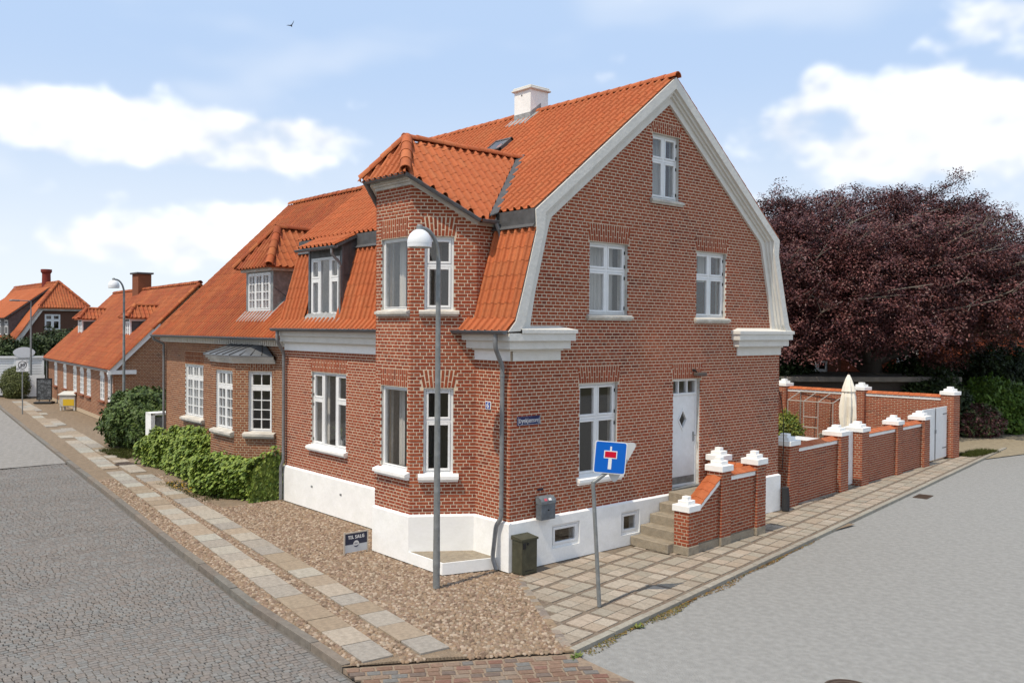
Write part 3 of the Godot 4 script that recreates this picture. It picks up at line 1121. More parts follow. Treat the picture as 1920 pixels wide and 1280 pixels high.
	for s in lev:
		var nxt := 0.0
		for q in lev:
			if q[0] == s[1]: nxt = q[2]
		for i in range(outer.size() - 1):
			var a0: Vector2 = outer[i].lerp(inner[i], s[0])
			var a1: Vector2 = outer[i + 1].lerp(inner[i + 1], s[0])
			var b0: Vector2 = outer[i].lerp(inner[i], s[1])
			var b1: Vector2 = outer[i + 1].lerp(inner[i + 1], s[1])
			rk.quad(G.p(b0.x, b0.y, s[2]), G.p(b1.x, b1.y, s[2]), G.p(a1.x, a1.y, s[2]), G.p(a0.x, a0.y, s[2]))
			rk.quad(G.p(b1.x, b1.y, s[2]), G.p(b0.x, b0.y, s[2]), G.p(b0.x, b0.y, nxt), G.p(b1.x, b1.y, nxt))
			if s[0] == 0.0: rk.quad(G.p(a0.x, a0.y, s[2]), G.p(a1.x, a1.y, s[2]), G.p(a1.x, a1.y, -0.3), G.p(a0.x, a0.y, -0.3))
	put("gable_trim", rk, M.render, h)
	# --- windows
	window(h, G, g1, "cross", {"hinges": true, "wide": 0.06, "out": 0.11, "tall": 0.14, "sill_mat": M.white})
	window(h, G, gu1, "cross", {"hinges": true})
	window(h, G, gu2, "cross", {"hinges": true})
	window(h, G, gat, "cross", {"hinges": true, "split": 0.62})
	window(h, F, fw, "triple", {"hinges": true, "wide": 0.08, "out": 0.12, "tall": 0.13, "sill_mat": M.white, "set": 0.06})
	window(h, A, al, "fixed", {"wide": 0.1, "out": 0.13, "tall": 0.14, "sill_mat": M.white, "set": 0.06})
	window(h, A, au, "fixed", {"wide": 0.09, "out": 0.1, "set": 0.06})
	window(h, B, bl, "two", {"wide": 0.09, "out": 0.13, "tall": 0.14, "sill_mat": M.white, "set": 0.06, "split": 0.62})
	window(h, B, bu, "two", {"wide": 0.09, "out": 0.1, "set": 0.06, "split": 0.62})
	var GP := Fr.new(Vector3(0, 0, 0.05), Vector3(1, 0, 0))
	for o in [bw1, bw2]:
		window(h, GP, o, "pane", {"sill": false, "set": 0.035, "sash": 0.05})
	# --- inside
	var it := MB.new()
	for y in [0.9, 3.62, 6.42]:
		var e := 0.31 if y < 6.0 else 0.75
		it.mm(Vector3(e, y, -8.6), Vector3(8.9 - e, y + 0.1, -0.31))
		if y < 6: it.plan(PackedVector2Array([v2(0.3, -3.2), v2(-0.73, -2.8), v2(-0.73, -1.9), v2(0.3, -1.3)]), y, y + 0.1)
	it.mm(Vector3(4.5, 1.0, -8.6), Vector3(4.6, 6.4, -0.31))
	it.mm(Vector3(0.31, 1.0, -4.6), Vector3(8.6, 6.4, -4.5))
	it.mm(Vector3(0.31, 0.0, -2.0), Vector3(8.6, 0.9, -1.9))
	put("interior", it, M.room, h)
	curtain(h, G, gu1[0], gu1[1], gu1[2], gu1[3], -0.42, M.curtain)
	curtain(h, G, gat[0], gat[1], gat[2], gat[3], -0.42, M.curtain)
	curtain(h, G, gu2[0] + 0.62, gu2[1], gu2[2] + 0.85, gu2[3], -0.42, M.curtain)
	curtain(h, A, al[0] + 0.06, al[0] + 0.2, al[2], al[3], -0.42, M.curtain)
	curtain(h, A, au[0] + 0.06, au[0] + 0.22, au[2], au[3], -0.42, M.curtain)
	curtain(h, F, fw[0] + 0.0, fw[0] + 0.2, fw[2], fw[3], -0.4, M.curtain)
	# --- door
	var df := MB.new()
	ring(df, G, gd[0], gd[1], gd[2], gd[3], 0.055, -0.2, -0.1)
	bar(df, G, gd[0] + 0.05, gd[1] - 0.05, 3.04, 3.09, -0.2, -0.095, 0.005)
	for x in [5.05, 5.36]: bar(df, G, x, x + 0.035, 3.09, 3.36, -0.19, -0.105, 0.004)
	var dr := put("door", df, M.paint, h)
	for q in [[4.8, 5.05], [5.085, 5.36], [5.395, 5.675]]: glass(G, q[0], q[1], 3.09, 3.36, -0.15, dr)
	var cx := 5.235
	var cy := 2.49
	var dw := 0.155
	var dh := 0.235
	var leaf := MB.new()
	var L := 4.8
	var R := 5.675
	var lo := 1.06
	var hi := 3.035
	# leaf with a diamond opening: eight facets round it, front and back
	var ringo := [v2(L, lo), v2(cx, lo), v2(R, lo), v2(R, cy), v2(R, hi), v2(cx, hi), v2(L, hi), v2(L, cy)]
	var dia := [v2(cx - dw, cy), v2(cx, cy - dh), v2(cx, cy - dh), v2(cx + dw, cy), v2(cx + dw, cy), v2(cx, cy + dh), v2(cx, cy + dh), v2(cx - dw, cy)]
	dia = [v2(cx - dw * 0.5, cy - dh * 0.5), v2(cx, cy - dh), v2(cx + dw * 0.5, cy - dh * 0.5), v2(cx + dw, cy), v2(cx + dw * 0.5, cy + dh * 0.5), v2(cx, cy + dh), v2(cx - dw * 0.5, cy + dh * 0.5), v2(cx - dw, cy)]
	for i in 8:
		var j := (i + 1) % 8
		leaf.quad(G.p(ringo[i].x, ringo[i].y, -0.12), G.p(ringo[j].x, ringo[j].y, -0.12), G.p(dia[j].x, dia[j].y, -0.12), G.p(dia[i].x, dia[i].y, -0.12))
		leaf.quad(G.p(dia[i].x, dia[i].y, -0.17), G.p(dia[j].x, dia[j].y, -0.17), G.p(ringo[j].x, ringo[j].y, -0.17), G.p(ringo[i].x, ringo[i].y, -0.17))
	put("door_leaf", leaf, M.paint, dr)
	var di := MB.new()
	for i in 4:
		var p0: Vector2 = dia[(i * 2 + 1) % 8]
		var p1: Vector2 = dia[(i * 2 + 3) % 8]
		var c := v2(cx, cy)
		var q0: Vector2 = c + (p0 - c) * 0.84
		var q1: Vector2 = c + (p1 - c) * 0.84
		var e0: Vector2 = c + (p0 - c) * 1.08
		var e1: Vector2 = c + (p1 - c) * 1.08
		di.quad(G.p(e0.x, e0.y, -0.105), G.p(e1.x, e1.y, -0.105), G.p(q1.x, q1.y, -0.105), G.p(q0.x, q0.y, -0.105))
		di.quad(G.p(q0.x, q0.y, -0.105), G.p(q1.x, q1.y, -0.105), G.p(q1.x, q1.y, -0.17), G.p(q0.x, q0.y, -0.17))
		di.quad(G.p(e1.x, e1.y, -0.105), G.p(e0.x, e0.y, -0.105), G.p(e0.x, e0.y, -0.12), G.p(e1.x, e1.y, -0.12))
	put("diamond_frame", di, M.paint, dr)
	var dg := MB.new()
	dg.quad(G.p(cx - dw, cy, -0.14), G.p(cx, cy - dh, -0.14), G.p(cx + dw, cy, -0.14), G.p(cx, cy + dh, -0.14))
	put("pane", dg, M.glass, dr)
	var kp := MB.new()
	bar(kp, G, L + 0.01, R - 0.01, 1.065, 1.22, -0.12, -0.114)
	put("kick_plate", kp, M.galv, dr)
	var dk := MB.new()
	bar(dk, G, 5.605, 5.64, 1.98, 2.2, -0.12, -0.105, 0.004)
	dk.tube([G.p(5.622, 2.12, -0.11), G.p(5.622, 2.12, -0.05), G.p(5.53, 2.12, -0.05)], 0.01, 0.01, 8)
	put("handle", dk, M.galv, dr)
	var th := MB.new()
	bar(th, G, gd[0] - 0.02, gd[1] + 0.02, 0.93, 1.005, -0.2, 0.035, 0.01)
	put("threshold", th, M.galv, h)
	house_roof(h, G, W, mid)
	# --- rainwater
	gutter(h, [Vector3(-0.37, 4.455, -8.97), Vector3(-0.37, 4.455, -3.44)])
	gutter(h, [Vector3(-0.37, 4.455, -1.27), Vector3(-0.37, 4.455, 0.27)])
	downpipe(h, [Vector3(-0.34, 4.40, -0.03), Vector3(-0.34, 4.14, -0.03), Vector3(-0.10, 3.80, -0.11), Vector3(-0.10, 1.0, -0.11), Vector3(-0.14, 0.84, -0.21), Vector3(-0.16, 0.24, -0.28), Vector3(-0.13, 0.02, -0.20)])
	downpipe(h, [Vector3(-0.34, 4.40, -8.72), Vector3(-0.34, 4.14, -8.72), Vector3(-0.09, 3.82, -8.84), Vector3(-0.09, 1.05, -8.84), Vector3(-0.13, 0.87, -8.91), Vector3(-0.13, 0.02, -8.91)])
	# --- a wire that hangs down the far corner
	var wr := MB.new()
	wr.tube([Vector3(W + 0.02, 3.05, -0.02), Vector3(W + 0.14, 2.7, 0.0), Vector3(W + 0.22, 2.3, 0.0), Vector3(W + 0.25, 1.6, 0.0), Vector3(W + 0.2, 1.0, 0.0)], 0.012, 0.012, 6)
	put("cable", wr, M.black, h)

func house_roof(h: Node3D, G: Fr, W: float, mid: float) -> void:
	var rf := MB.new()
	var s := 0.787
	var ridge_y := 6.79 + s * (mid - 0.44)
	for side in [0, 1]:
		var X := func(x): return x if side == 0 else W - x
		for q in [[0.40, 6.70, mid, ridge_y - 0.05, -8.96, 0.20]]:
			rf.slab([Vector3(X.call(q[0]), q[1], q[5]), Vector3(X.call(q[0]), q[1], q[4]), Vector3(X.call(q[2]), q[3], q[4]), Vector3(X.call(q[2]), q[3], q[5])], Vector3(0, -0.06, 0))
		var runs := [[-8.96, -7.76], [-6.12, -3.67], [-1.0, 0.20]] if side == 0 else [[-8.96, 0.20]]
		for q in runs:
			rf.slab([Vector3(X.call(-0.03), 4.69, q[1]), Vector3(X.call(-0.03), 4.69, q[0]), Vector3(X.call(0.47), 6.45, q[0]), Vector3(X.call(0.47), 6.45, q[1])], Vector3(0.05 * (1 if side == 0 else -1), 0, 0))
		runs = [[-8.96, -3.50], [-1.12, 0.20]] if side == 0 else runs
		for q in runs:
			rf.slab([Vector3(X.call(-0.29), 4.43, q[1]), Vector3(X.call(-0.29), 4.43, q[0]), Vector3(X.call(-0.02), 4.70, q[0]), Vector3(X.call(-0.02), 4.70, q[1])], Vector3(0, -0.03, 0))
	var rn := put("roof", rf, M.tiledark, h)
	# tiles
	var tl := []
	var cut := MB.new()
	var cnt := TILE.size()
	var rx := 2.36
	var valley := func(p: Vector3): return absf(p.z + 2.335) < (rx - p.x) / (rx - 0.237) * 1.545 - 0.32
	var up_len := (mid - 0.42) * sqrt(1.0 + s * s) - 0.05
	tile_field(tl, cut, Vector3(0.41, 6.745, -9.0), Vector3(0, 0, 1), Vector3(1, s, 0), 0.0, 9.2, up_len, 0.3, [], cnt, valley)
	var bp := Plane(Vector3(-0.71, 0, 1.035).normalized(), Vector3(0, 0, -1.01))
	var bp2 := Plane(Vector3(-0.71, 0, -1.035).normalized(), Vector3(0, 0, -3.66))
	# mansard, left and right of the bay
	var mw := Vector3(0.5, 1.72, 0)
	var mo := Vector3(-0.06, 4.70, -9.0)
	var dorm := func(p: Vector3): return p.z > -7.76 and p.z < -6.12
	tile_field(tl, cut, mo, Vector3(0, 0, 1), mw, 0.0, 5.4, 1.79, 0.275, [Plane(Vector3(0, 0, -1), 3.665)], cnt, dorm)
	tile_field(tl, cut, mo + Vector3(0, 0, 7.85), Vector3(0, 0, 1), mw, 0.0, 1.4, 1.79, 0.275, [Plane(Vector3(0, 0, 1), -1.005), Plane(Vector3(0, 0, -1), -0.215)], cnt)
	tile_field(tl, cut, Vector3(-0.32, 4.43, -9.0), Vector3(0, 0, 1), Vector3(0.26, 0.27, 0), 0.0, 5.8, 0.37, 0.37, [bp2], cnt)
	tile_field(tl, cut, Vector3(-0.32, 4.43, -1.35), Vector3(0, 0, 1), Vector3(0.26, 0.27, 0), 0.0, 1.6, 0.37, 0.37, [bp, Plane(Vector3(0, 0, -1), -0.215)], cnt)
	# back of the roof
	tile_field(tl, cut, Vector3(W - 0.41, 6.745, 0.2), Vector3(0, 0, -1), Vector3(-1, s, 0), 0.0, 9.2, up_len, 0.3, [], cnt)
	tile_field(tl, cut, Vector3(W + 0.06, 4.70, 0.2), Vector3(0, 0, -1), Vector3(-0.5, 1.72, 0), 0.0, 9.2, 1.79, 0.275, [], cnt)
	tile_field(tl, cut, Vector3(W + 0.32, 4.43, 0.2), Vector3(0, 0, -1), Vector3(-0.26, 0.27, 0), 0.0, 9.2, 0.37, 0.37, [], cnt)
	ridge_tiles(rn, Vector3(mid, ridge_y - 0.02, 0.25), Vector3(mid, ridge_y - 0.02, -9.0), 0.10, TILEM)
	# zinc upstand under the upper eaves
	for q in [[-8.96, -7.76], [-6.12, -3.67], [-1.0, 0.205]]:
		var fb := MB.new()
		fb.mm(Vector3(0.385, 6.44, q[0]), Vector3(0.47, 6.735, q[1]))
		fb.slab([Vector3(0.34, 6.40, q[1]), Vector3(0.34, 6.40, q[0]), Vector3(0.386, 6.46, q[0]), Vector3(0.386, 6.46, q[1])], Vector3(0.01, -0.01, 0))
		put("flashing", fb, M.lead, rn)
	# ---- roof of the bay: two planes on a ridge across the main roof, with a steep hip in front
	var rz := -2.335
	var ry := 8.25
	var k := 1.05
	var tip := Vector3(-0.73, ry, rz)
	var fy := 7.48
	var p2 := Vector3(-1.255, fy, -1.604)
	var p2b := Vector3(-1.255, fy, 2 * rz + 1.604)
	var p3 := Vector3(-0.068, ry - k * 1.545, -0.79)
	var p3b := Vector3(-0.068, p3.y, 2 * rz + 0.79)
	var V := Vector3(0.237, p3.y, -0.79)
	var Vb := Vector3(0.237, p3.y, 2 * rz + 0.79)
	var Er := Vector3(2.295, ry, rz)
	var bs := MB.new()
	var dn := Vector3(0, -0.05, 0)
	bs.slab([p2 + dn, p3 + dn, V + dn, Er + dn, tip + dn], Vector3(0, -0.04, 0))
	bs.slab([tip + dn, Er + dn, Vb + dn, p3b + dn, p2b + dn], Vector3(0, -0.04, 0))
	bs.slab([p2b + dn, p2 + dn, tip + dn], Vector3(0, -0.04, 0))
	var bn := put("bay_roof", bs, M.tiledark, h)
	var vert := func(a: Vector3, b: Vector3, keep: Vector3):
		var nn := (b - a).cross(UP).normalized()
		var pl := Plane(nn, a)
		return pl if pl.distance_to(keep) > 0 else Plane(-nn, a)
	var inR := Vector3(0.3, 7, -1.6)
	var inL := Vector3(0.3, 7, -3.1)
	var inF := Vector3(-1.1, 7.6, rz)
	var ox := -0.05
	tile_field(tl, cut, Vector3(-1.5, ry - k * 1.57 - 0.03, rz + 1.57), Vector3(1, 0, 0), Vector3(0, k, -1), 0.0, 4.0, 1.545 * sqrt(1 + k * k) - 0.02, 0.262, [vert.call(p2 + Vector3(-0.03, 0, 0.04), p3 + Vector3(-0.03, 0, 0.04), inR), vert.call(p2, tip, inR), vert.call(V + Vector3(-0.12, 0, 0), Er + Vector3(-0.12, 0, 0), inR)], cnt)
	tile_field(tl, cut, Vector3(2.5, ry - k * 1.57 - 0.03, rz - 1.57), Vector3(-1, 0, 0), Vector3(0, k, 1), 0.0, 4.0, 1.545 * sqrt(1 + k * k) - 0.02, 0.262, [vert.call(p2b + Vector3(-0.03, 0, -0.04), p3b + Vector3(-0.03, 0, -0.04), inL), vert.call(p2b, tip, inL), vert.call(Vb + Vector3(-0.12, 0, 0), Er + Vector3(-0.12, 0, 0), inL)], cnt)
	tile_field(tl, cut, Vector3(-1.29, fy - 0.085, -3.2), Vector3(0, 0, 1), Vector3(0.525, 0.77, 0), 0.0, 1.8, 0.93, 0.262, [vert.call(p2, tip, inF), vert.call(p2b, tip, inF)], cnt)
	ridge_tiles(bn, p2 + Vector3(-0.02, 0.0, 0.02), tip + Vector3(0, 0.02, 0), 0.105, TILEM, Vector3(-0.5, 1, 0.5), 0.3)
	ridge_tiles(bn, p2b + Vector3(-0.02, 0.0, -0.02), tip + Vector3(0, 0.02, 0), 0.105, TILEM, Vector3(-0.5, 1, -0.5), 0.3)
	ridge_tiles(bn, tip + Vector3(-0.06, 0.0, 0), Er + Vector3(0.05, -0.02, 0), 0.095, TILEM)
	pieces(tl, "roof_tile", "tiling", [tile_mesh], TILEM, M.tiles, TILE, rn)
	put("cut_tiles", cut, TILEM[0], rn).set_meta("kind", "stuff")
	# lead valley
	for q in [[V, Er], [Vb, Er]]:
		var vb := MB.new()
		var a: Vector3 = q[0] + Vector3(0, 0.03, 0)
		var b: Vector3 = q[1] + Vector3(0, 0.03, 0)
		var sx := Vector3(0.11, 0.11 * s, 0)
		vb.slab([a - Vector3(0.12, 0.0, 0), a + sx, b + sx, b - Vector3(0.12, 0, 0)], Vector3(0, -0.02, 0))
		put("valley", vb, M.lead, bn)
	# moulding and gutter of the bay, stepping down along the splay
	var bp_ := [v2(0.6, -3.66), v2(0, -3.66), v2(-1.035, -2.95), v2(-1.035, -1.72), v2(0, -1.01), v2(0.6, -1.01)]
	var by := [6.48, 6.48, 7.235, 7.235, 6.48, 6.48]
	var cm := MB.new()
	for q in [[0.03, 0.0, 0.07], [0.07, 0.07, 0.12], [0.12, 0.12, 0.21]]:
		var lo := []
		var hi := []
		for y in by:
			lo.append(y + q[1] * 0.86); hi.append(y + q[2] * 0.86)
		trim(cm, bp_, q[0], lo, hi)
	put("bay_cornice", cm, M.frieze, h)
	var gp := offset_path(bp_, 0.20)
	var gy := [p3.y, p3.y, fy, fy, p3.y, p3.y]
	var gpts := []
	for i in gp.size(): gpts.append(Vector3(gp[i].x, gy[i] - 0.055, gp[i].y))
	gpts[0].x = 0.35; gpts[5].x = 0.35
	gutter(h, gpts, 0.062)
	downpipe(h, [Vector3(0.30, p3.y - 0.07, -0.81), Vector3(0.42, p3.y - 0.32, -0.79), Vector3(0.40, p3.y - 0.42, -0.78)], 0.04)
	downpipe(h, [Vector3(-0.95, fy - 0.1, -3.22), Vector3(-0.75, fy - 0.42, -3.28), Vector3(-0.65, fy - 1.2, -3.42)], 0.04)
	# ---- chimney
	var cw := MB.new()
	var c0 := Vector3(4.19, 9.3, -4.74)
	var c1 := Vector3(4.79, 10.50, -4.13)
	cw.mm(c0, c1)
	var cn := put("chimney", cw, M.white, h)
	var cc := MB.new()
	cc.bevel(Vector3(4.49, 10.52, -4.435), Vector3(0.72, 0.05, 0.73), 0.012)
	cc.bevel(Vector3(4.49, 10.57, -4.435), Vector3(0.66, 0.05, 0.67), 0.012)
	put("cap", cc, M.render, cn)
	var ch := MB.new()
	ch.mm(Vector3(4.182, 10.36, -4.47), Vector3(4.19, 10.40, -4.44))
	put("vent_hole", ch, M.black, cn)
	var cl := MB.new()
	var ys := func(x): return 6.79 + s * (x - 0.44) + 0.05
	cl.slab([Vector3(3.98, ys.call(3.98), -4.06), Vector3(3.98, ys.call(3.98), -4.86), Vector3(4.2, ys.call(4.2) + 0.01, -4.86), Vector3(4.2, ys.call(4.2) + 0.01, -4.06)], Vector3(0, -0.03, 0))
	cl.slab([Vector3(4.2, ys.call(4.2) + 0.01, -4.0), Vector3(4.2, ys.call(4.2) + 0.01, -4.14), Vector3(mid, ys.call(mid) + 0.01, -4.14), Vector3(mid, ys.call(mid) + 0.01, -4.0)], Vector3(0, -0.03, 0))
	cl.slab([Vector3(4.186, ys.call(4.19), -4.12), Vector3(4.186, ys.call(4.19), -4.75), Vector3(4.186, ys.call(4.19) + 0.13, -4.75), Vector3(4.186, ys.call(4.19) + 0.13, -4.12)], Vector3(0.003, 0, 0))
	cl.slab([Vector3(4.186, ys.call(4.19), -4.126), Vector3(mid + 0.08, ys.call(mid + 0.08), -4.126), Vector3(mid + 0.08, ys.call(mid + 0.08) + 0.13, -4.126), Vector3(4.186, ys.call(4.19) + 0.13, -4.126)], Vector3(0, 0, -0.003))
	put("flashing", cl, M.lead_pale, cn)
	# ---- roof window, standing ajar above the bay roof
	var sk := MB.new()
	var on := func(x, z, d): return Vector3(x, 6.79 + s * (x - 0.44), z) + Vector3(-s, 1, 0).normalized() * d
	for q in [[2.75, 2.80, -4.15, -3.55], [3.12, 3.17, -4.15, -3.55], [2.75, 3.17, -4.15, -4.10], [2.75, 3.17, -3.60, -3.55]]:
		sk.hexa([on.call(q[0], q[3], 0.0), on.call(q[1], q[3], 0.0), on.call(q[1], q[2], 0.0), on.call(q[0], q[2], 0.0), on.call(q[0], q[3], 0.13), on.call(q[1], q[3], 0.13), on.call(q[1], q[2], 0.13), on.call(q[0], q[2], 0.13)])
	var skn := put("roof_window", sk, M.lead, h)
	var sg := MB.new()
	sg.quad(on.call(2.78, -3.58, 0.12), on.call(2.78, -4.12, 0.12), on.call(3.14, -4.12, 0.12), on.call(3.14, -3.58, 0.12))
	put("pane", sg, M.glass, skn)
	house_dormer(h)

func house_dormer(h: Node3D) -> void:
	var z0 := -7.76
	var z1 := -6.12
	var D := Fr.new(Vector3(0.04, 0, 0), Vector3(0, 0, 1))
	var op := [-7.64, -6.25, 4.76, 6.20]
	var fr := MB.new()
	wall(fr, D, 4.62, [v2(z0, 6.46), v2(z1, 6.46)], [op], 0.12)
	reveals(fr, D, op, 0.12)
	# cheeks in sheet zinc
	for z in [z0, z1]:
		var a := [Vector3(0.04, 4.62, z), Vector3(0.6, 6.6, z), Vector3(0.6, 6.78, z), Vector3(0.04, 6.46, z)]
		if z == z0: a.reverse()
		fr.sheet(a)
	var dn := put("dormer", fr, M.lead, h)
	for q in [[0.12, 5.2, 0.42, 5.2], [0.06, 5.75, 0.40, 5.75], [0.22, 4.9, 0.22, 6.5]]:
		var sm := MB.new()
		sm.tube([Vector3(q[0], q[1], z1 + 0.004), Vector3(q[2], q[3], z1 + 0.004)], 0.006, 0.006, 5)
		put("seam", sm, M.lead, dn)
	var corner := MB.new()
	corner.mm(Vector3(0.025, 4.64, z0 - 0.004), Vector3(0.06, 6.46, z0 + 0.07))
	corner.mm(Vector3(0.025, 4.64, z1 - 0.07), Vector3(0.06, 6.46, z1 + 0.004))
	put("corner_strip", corner, M.zinc, dn)
	window(h, D, op, "triple", {"sill": false, "set": 0.0, "hinges": false})
	# low sloping roof carried on from the upper slope
	var rs := MB.new()
	rs.slab([Vector3(-0.16, 6.44, z1 + 0.09), Vector3(-0.16, 6.44, z0 - 0.09), Vector3(0.50, 6.76, z0 - 0.09), Vector3(0.50, 6.76, z1 + 0.09)], Vector3(0, -0.06, 0))
	var rn := put("dormer_roof", rs, M.lead, h)
	var tl := []
	var cut := MB.new()
	tile_field(tl, cut, Vector3(-0.20, 6.43, z0 - 0.09), Vector3(0, 0, 1), Vector3(0.70, 0.34, 0), 0.0, 1.8, 0.80, 0.3, [], TILE.size())
	pieces(tl, "roof_tile", "tiling", [tile_mesh], TILEM, M.tiles, TILE, rn)
	gutter(h, [Vector3(-0.22, 6.40, z0 - 0.18), Vector3(-0.22, 6.40, z1 + 0.14)], 0.055)
	downpipe(h, [Vector3(-0.22, 6.36, z1 - 0.06), Vector3(-0.22, 6.22, z1 - 0.06), Vector3(-0.02, 6.02, z1 - 0.02), Vector3(-0.02, 4.66, z1 - 0.02)], 0.034)
	var ap := MB.new()
	var n := 9
	for i in n:   # lead apron dressed over the rolls
		var a := lerpf(z0 - 0.12, z1 + 0.16, float(i) / n)
		var b := lerpf(z0 - 0.12, z1 + 0.16, float(i + 1) / n)
		var m := (a + b) * 0.5
		ap.slab([Vector3(-0.15, 4.63, m), Vector3(-0.15, 4.60, a), Vector3(0.05, 4.85, a), Vector3(0.05, 4.88, m)], Vector3(0.01, -0.02, 0))
		ap.slab([Vector3(-0.15, 4.60, b), Vector3(-0.15, 4.63, m), Vector3(0.05, 4.88, m), Vector3(0.05, 4.85, b)], Vector3(0.01, -0.02, 0))
	put("apron", ap, M.lead_pale, dn)

# ---------------------------------------------------------------- the house next door
func next_house() -> void:
	var h := thing("terraced_house", "orange brown brick house with small-paned windows and creeper at its foot", "house", Vector3(0.25, 0, -13.6))
	var z0 := -18.2
	var z1 := -8.95
	var X := 0.25
	var N := Fr.new(Vector3(X, 0, 0), Vector3(0, 0, 1))
	var A := Fr.new(Vector3(-0.5, 0, 0), Vector3(0, 0, 1))
	var S := Fr.new(Vector3(-0.5, 0, -10.93), Vector3(0.75, 0, 0.94))
	var S2 := Fr.new(Vector3(X, 0, -13.49), Vector3(-0.75, 0, 0.94))
	var SL := Vector2(0.75, 0.94).length()
	var w1 := [-16.45, -14.95, 1.58, 3.28]
	var wa := [-12.2, -11.06, 1.62, 3.28]
	var ws := [0.40, 1.10, 1.62, 3.29]
	var wl := MB.new()
	wall(wl, N, 0.0, [v2(z0, 4.25), v2(z1, 4.25)], [w1, [-13.4, -10.1, 0.6, 3.5]])
	wall(wl, A, 0.0, [v2(-12.55, 3.6), v2(-10.93, 3.6)], [wa])
	wall(wl, S, 0.0, [v2(0, 3.6), v2(SL, 3.6)], [ws])
	wall(wl, S2, 0.0, [v2(0, 3.6), v2(SL, 3.6)], [])
	var E := Fr.new(Vector3(9.6, 0, z0), Vector3(-1, 0, 0))
	wall(wl, E, 0.0, [v2(0, 4.0), v2(4.7, 8.95), v2(9.35, 4.2)], [])
	var Q := Fr.new(Vector3(9.6, 0, z1), Vector3(0, 0, -1))
	wall(wl, Q, 0.0, [v2(0, 4.0), v2(9.25, 4.0)], [])
	var wn := put("wall", wl, M.mortar_old, h)
	var br := []
	var n := OLD.size()
	var t1: float = course_top(w1[3] + 0.45, 0.3, 3.97) - w1[3]
	arch(br, N, w1[0] - 0.01, w1[1] + 0.01, w1[3] + 0.002, t1 - 0.004, 0.0, n)
	lay(br, N, 0.3, 3.97, const_of(z0), const_of(-13.49), [w1, [w1[0] - 0.015, w1[1] + 0.015, w1[3], w1[3] + t1]], n, {"base": z0})
	lay(br, N, 0.3, 3.97, const_of(-9.99), const_of(z1), [], n)
	lay(br, N, 3.58, 3.97, const_of(-13.49), const_of(-9.99), [], n)
	var t2: float = course_top(wa[3] + 0.2, 0.3, 3.5) - wa[3]
	arch(br, A, wa[0], wa[1], wa[3] + 0.002, t2 - 0.004, 0.0, n)
	lay(br, A, 0.3, 3.5, const_of(-12.55), const_of(-10.93), [wa, [wa[0], wa[1], wa[3], wa[3] + t2]], n, {"base": -12.55})
	arch(br, S, ws[0], ws[1], ws[3] + 0.002, t2 - 0.014, 0.0, n)
	lay(br, S, 0.3, 3.5, const_of(0.0), const_of(SL), [ws, [ws[0], ws[1], ws[3], ws[3] + t2 - 0.01]], n, {"first": 1})
	pieces(br, "brick", "brickwork", [brick_mesh], OLDM, M.bricks, OLD, wn, 200)
	var rv := MB.new()
	for q in [[N, w1], [A, wa], [S, ws]]: reveals(rv, q[0], q[1])
	put("reveal", rv, M.white, h)
	var it := MB.new()
	it.mm(Vector3(0.6, 1.0, -18.0), Vector3(4.5, 1.1, -9.2))
	it.mm(Vector3(-0.2, 0.95, -12.4), Vector3(0.6, 1.05, -11.0))
	it.mm(Vector3(4.4, 1.1, -18.0), Vector3(4.5, 4.0, -9.2))
	it.mm(Vector3(0.5, 3.9, -18.0), Vector3(4.5, 4.0, -9.2))
	put("interior", it, M.room, h)
	window(h, N, w1, "bars", {"cols": 3, "nx": 2, "ny": 4, "nyt": 1, "split": 0.76, "set": 0.07, "wide": 0.12, "out": 0.14, "tall": 0.15, "sash": 0.036})
	window(h, A, wa, "bars", {"cols": 2, "nx": 2, "ny": 4, "nyt": 1, "split": 0.74, "set": 0.07, "wide": 0.12, "out": 0.14, "tall": 0.15, "sash": 0.036})
	window(h, S, ws, "bars", {"cols": 1, "nx": 2, "ny": 4, "nyt": 1, "split": 0.74, "set": 0.09, "wide": 0.10, "out": 0.14, "tall": 0.15, "sash": 0.04})
	# moulding and standing-seam roof of the little bay
	var bp := [v2(X, -13.49), v2(-0.5, -12.55), v2(-0.5, -10.93), v2(X, -9.99)]
	var cm := MB.new()
	steps_of(cm, bp, [[0.03, 3.50, 3.56], [0.08, 3.56, 3.62], [0.14, 3.62, 3.70]])
	put("bay_cornice", cm, M.frieze, h)
	var ev := offset_path(bp, 0.2)
	var rb := MB.new()
	var ap := [Vector3(X, 4.06, -12.6), Vector3(X, 4.06, -12.3), Vector3(X, 4.06, -11.0), Vector3(X, 4.06, -10.7)]
	for i in 3:
		var a := Vector3(ev[i].x, 3.72, ev[i].y)
		var b := Vector3(ev[i + 1].x, 3.72, ev[i + 1].y)
		rb.quad(a, b, ap[i + 1], ap[i])
		rb.quad(a - Vector3(0, 0.03, 0), b - Vector3(0, 0.03, 0), b, a)
		rb.quad(Vector3(bp[i].x, 3.7, bp[i].y), Vector3(bp[i + 1].x, 3.7, bp[i + 1].y), b - Vector3(0, 0.03, 0), a - Vector3(0, 0.03, 0))
	var rbn := put("bay_roof", rb, M.zinc, h)
	for i in 3:
		for t in [0.0, 0.25, 0.5, 0.75]:
			if i == 0 and t == 0.0: continue
			var sm := MB.new()
			var a := Vector3(ev[i].x, 3.735, ev[i].y).lerp(Vector3(ev[i + 1].x, 3.735, ev[i + 1].y), t)
			var b: Vector3 = ap[i].lerp(ap[i + 1], t)
			sm.tube([a, b + Vector3(0, 0.012, 0)], 0.016, 0.014, 5)
			put("seam", sm, M.lead, rbn)
	# dentil cornice under the eaves
	var dc := MB.new()
	dc.mm(Vector3(-0.05, 4.14, z0), Vector3(X, 4.22, z1))
	dc.mm(Vector3(0.16, 3.97, z0), Vector3(X, 4.0, z1))
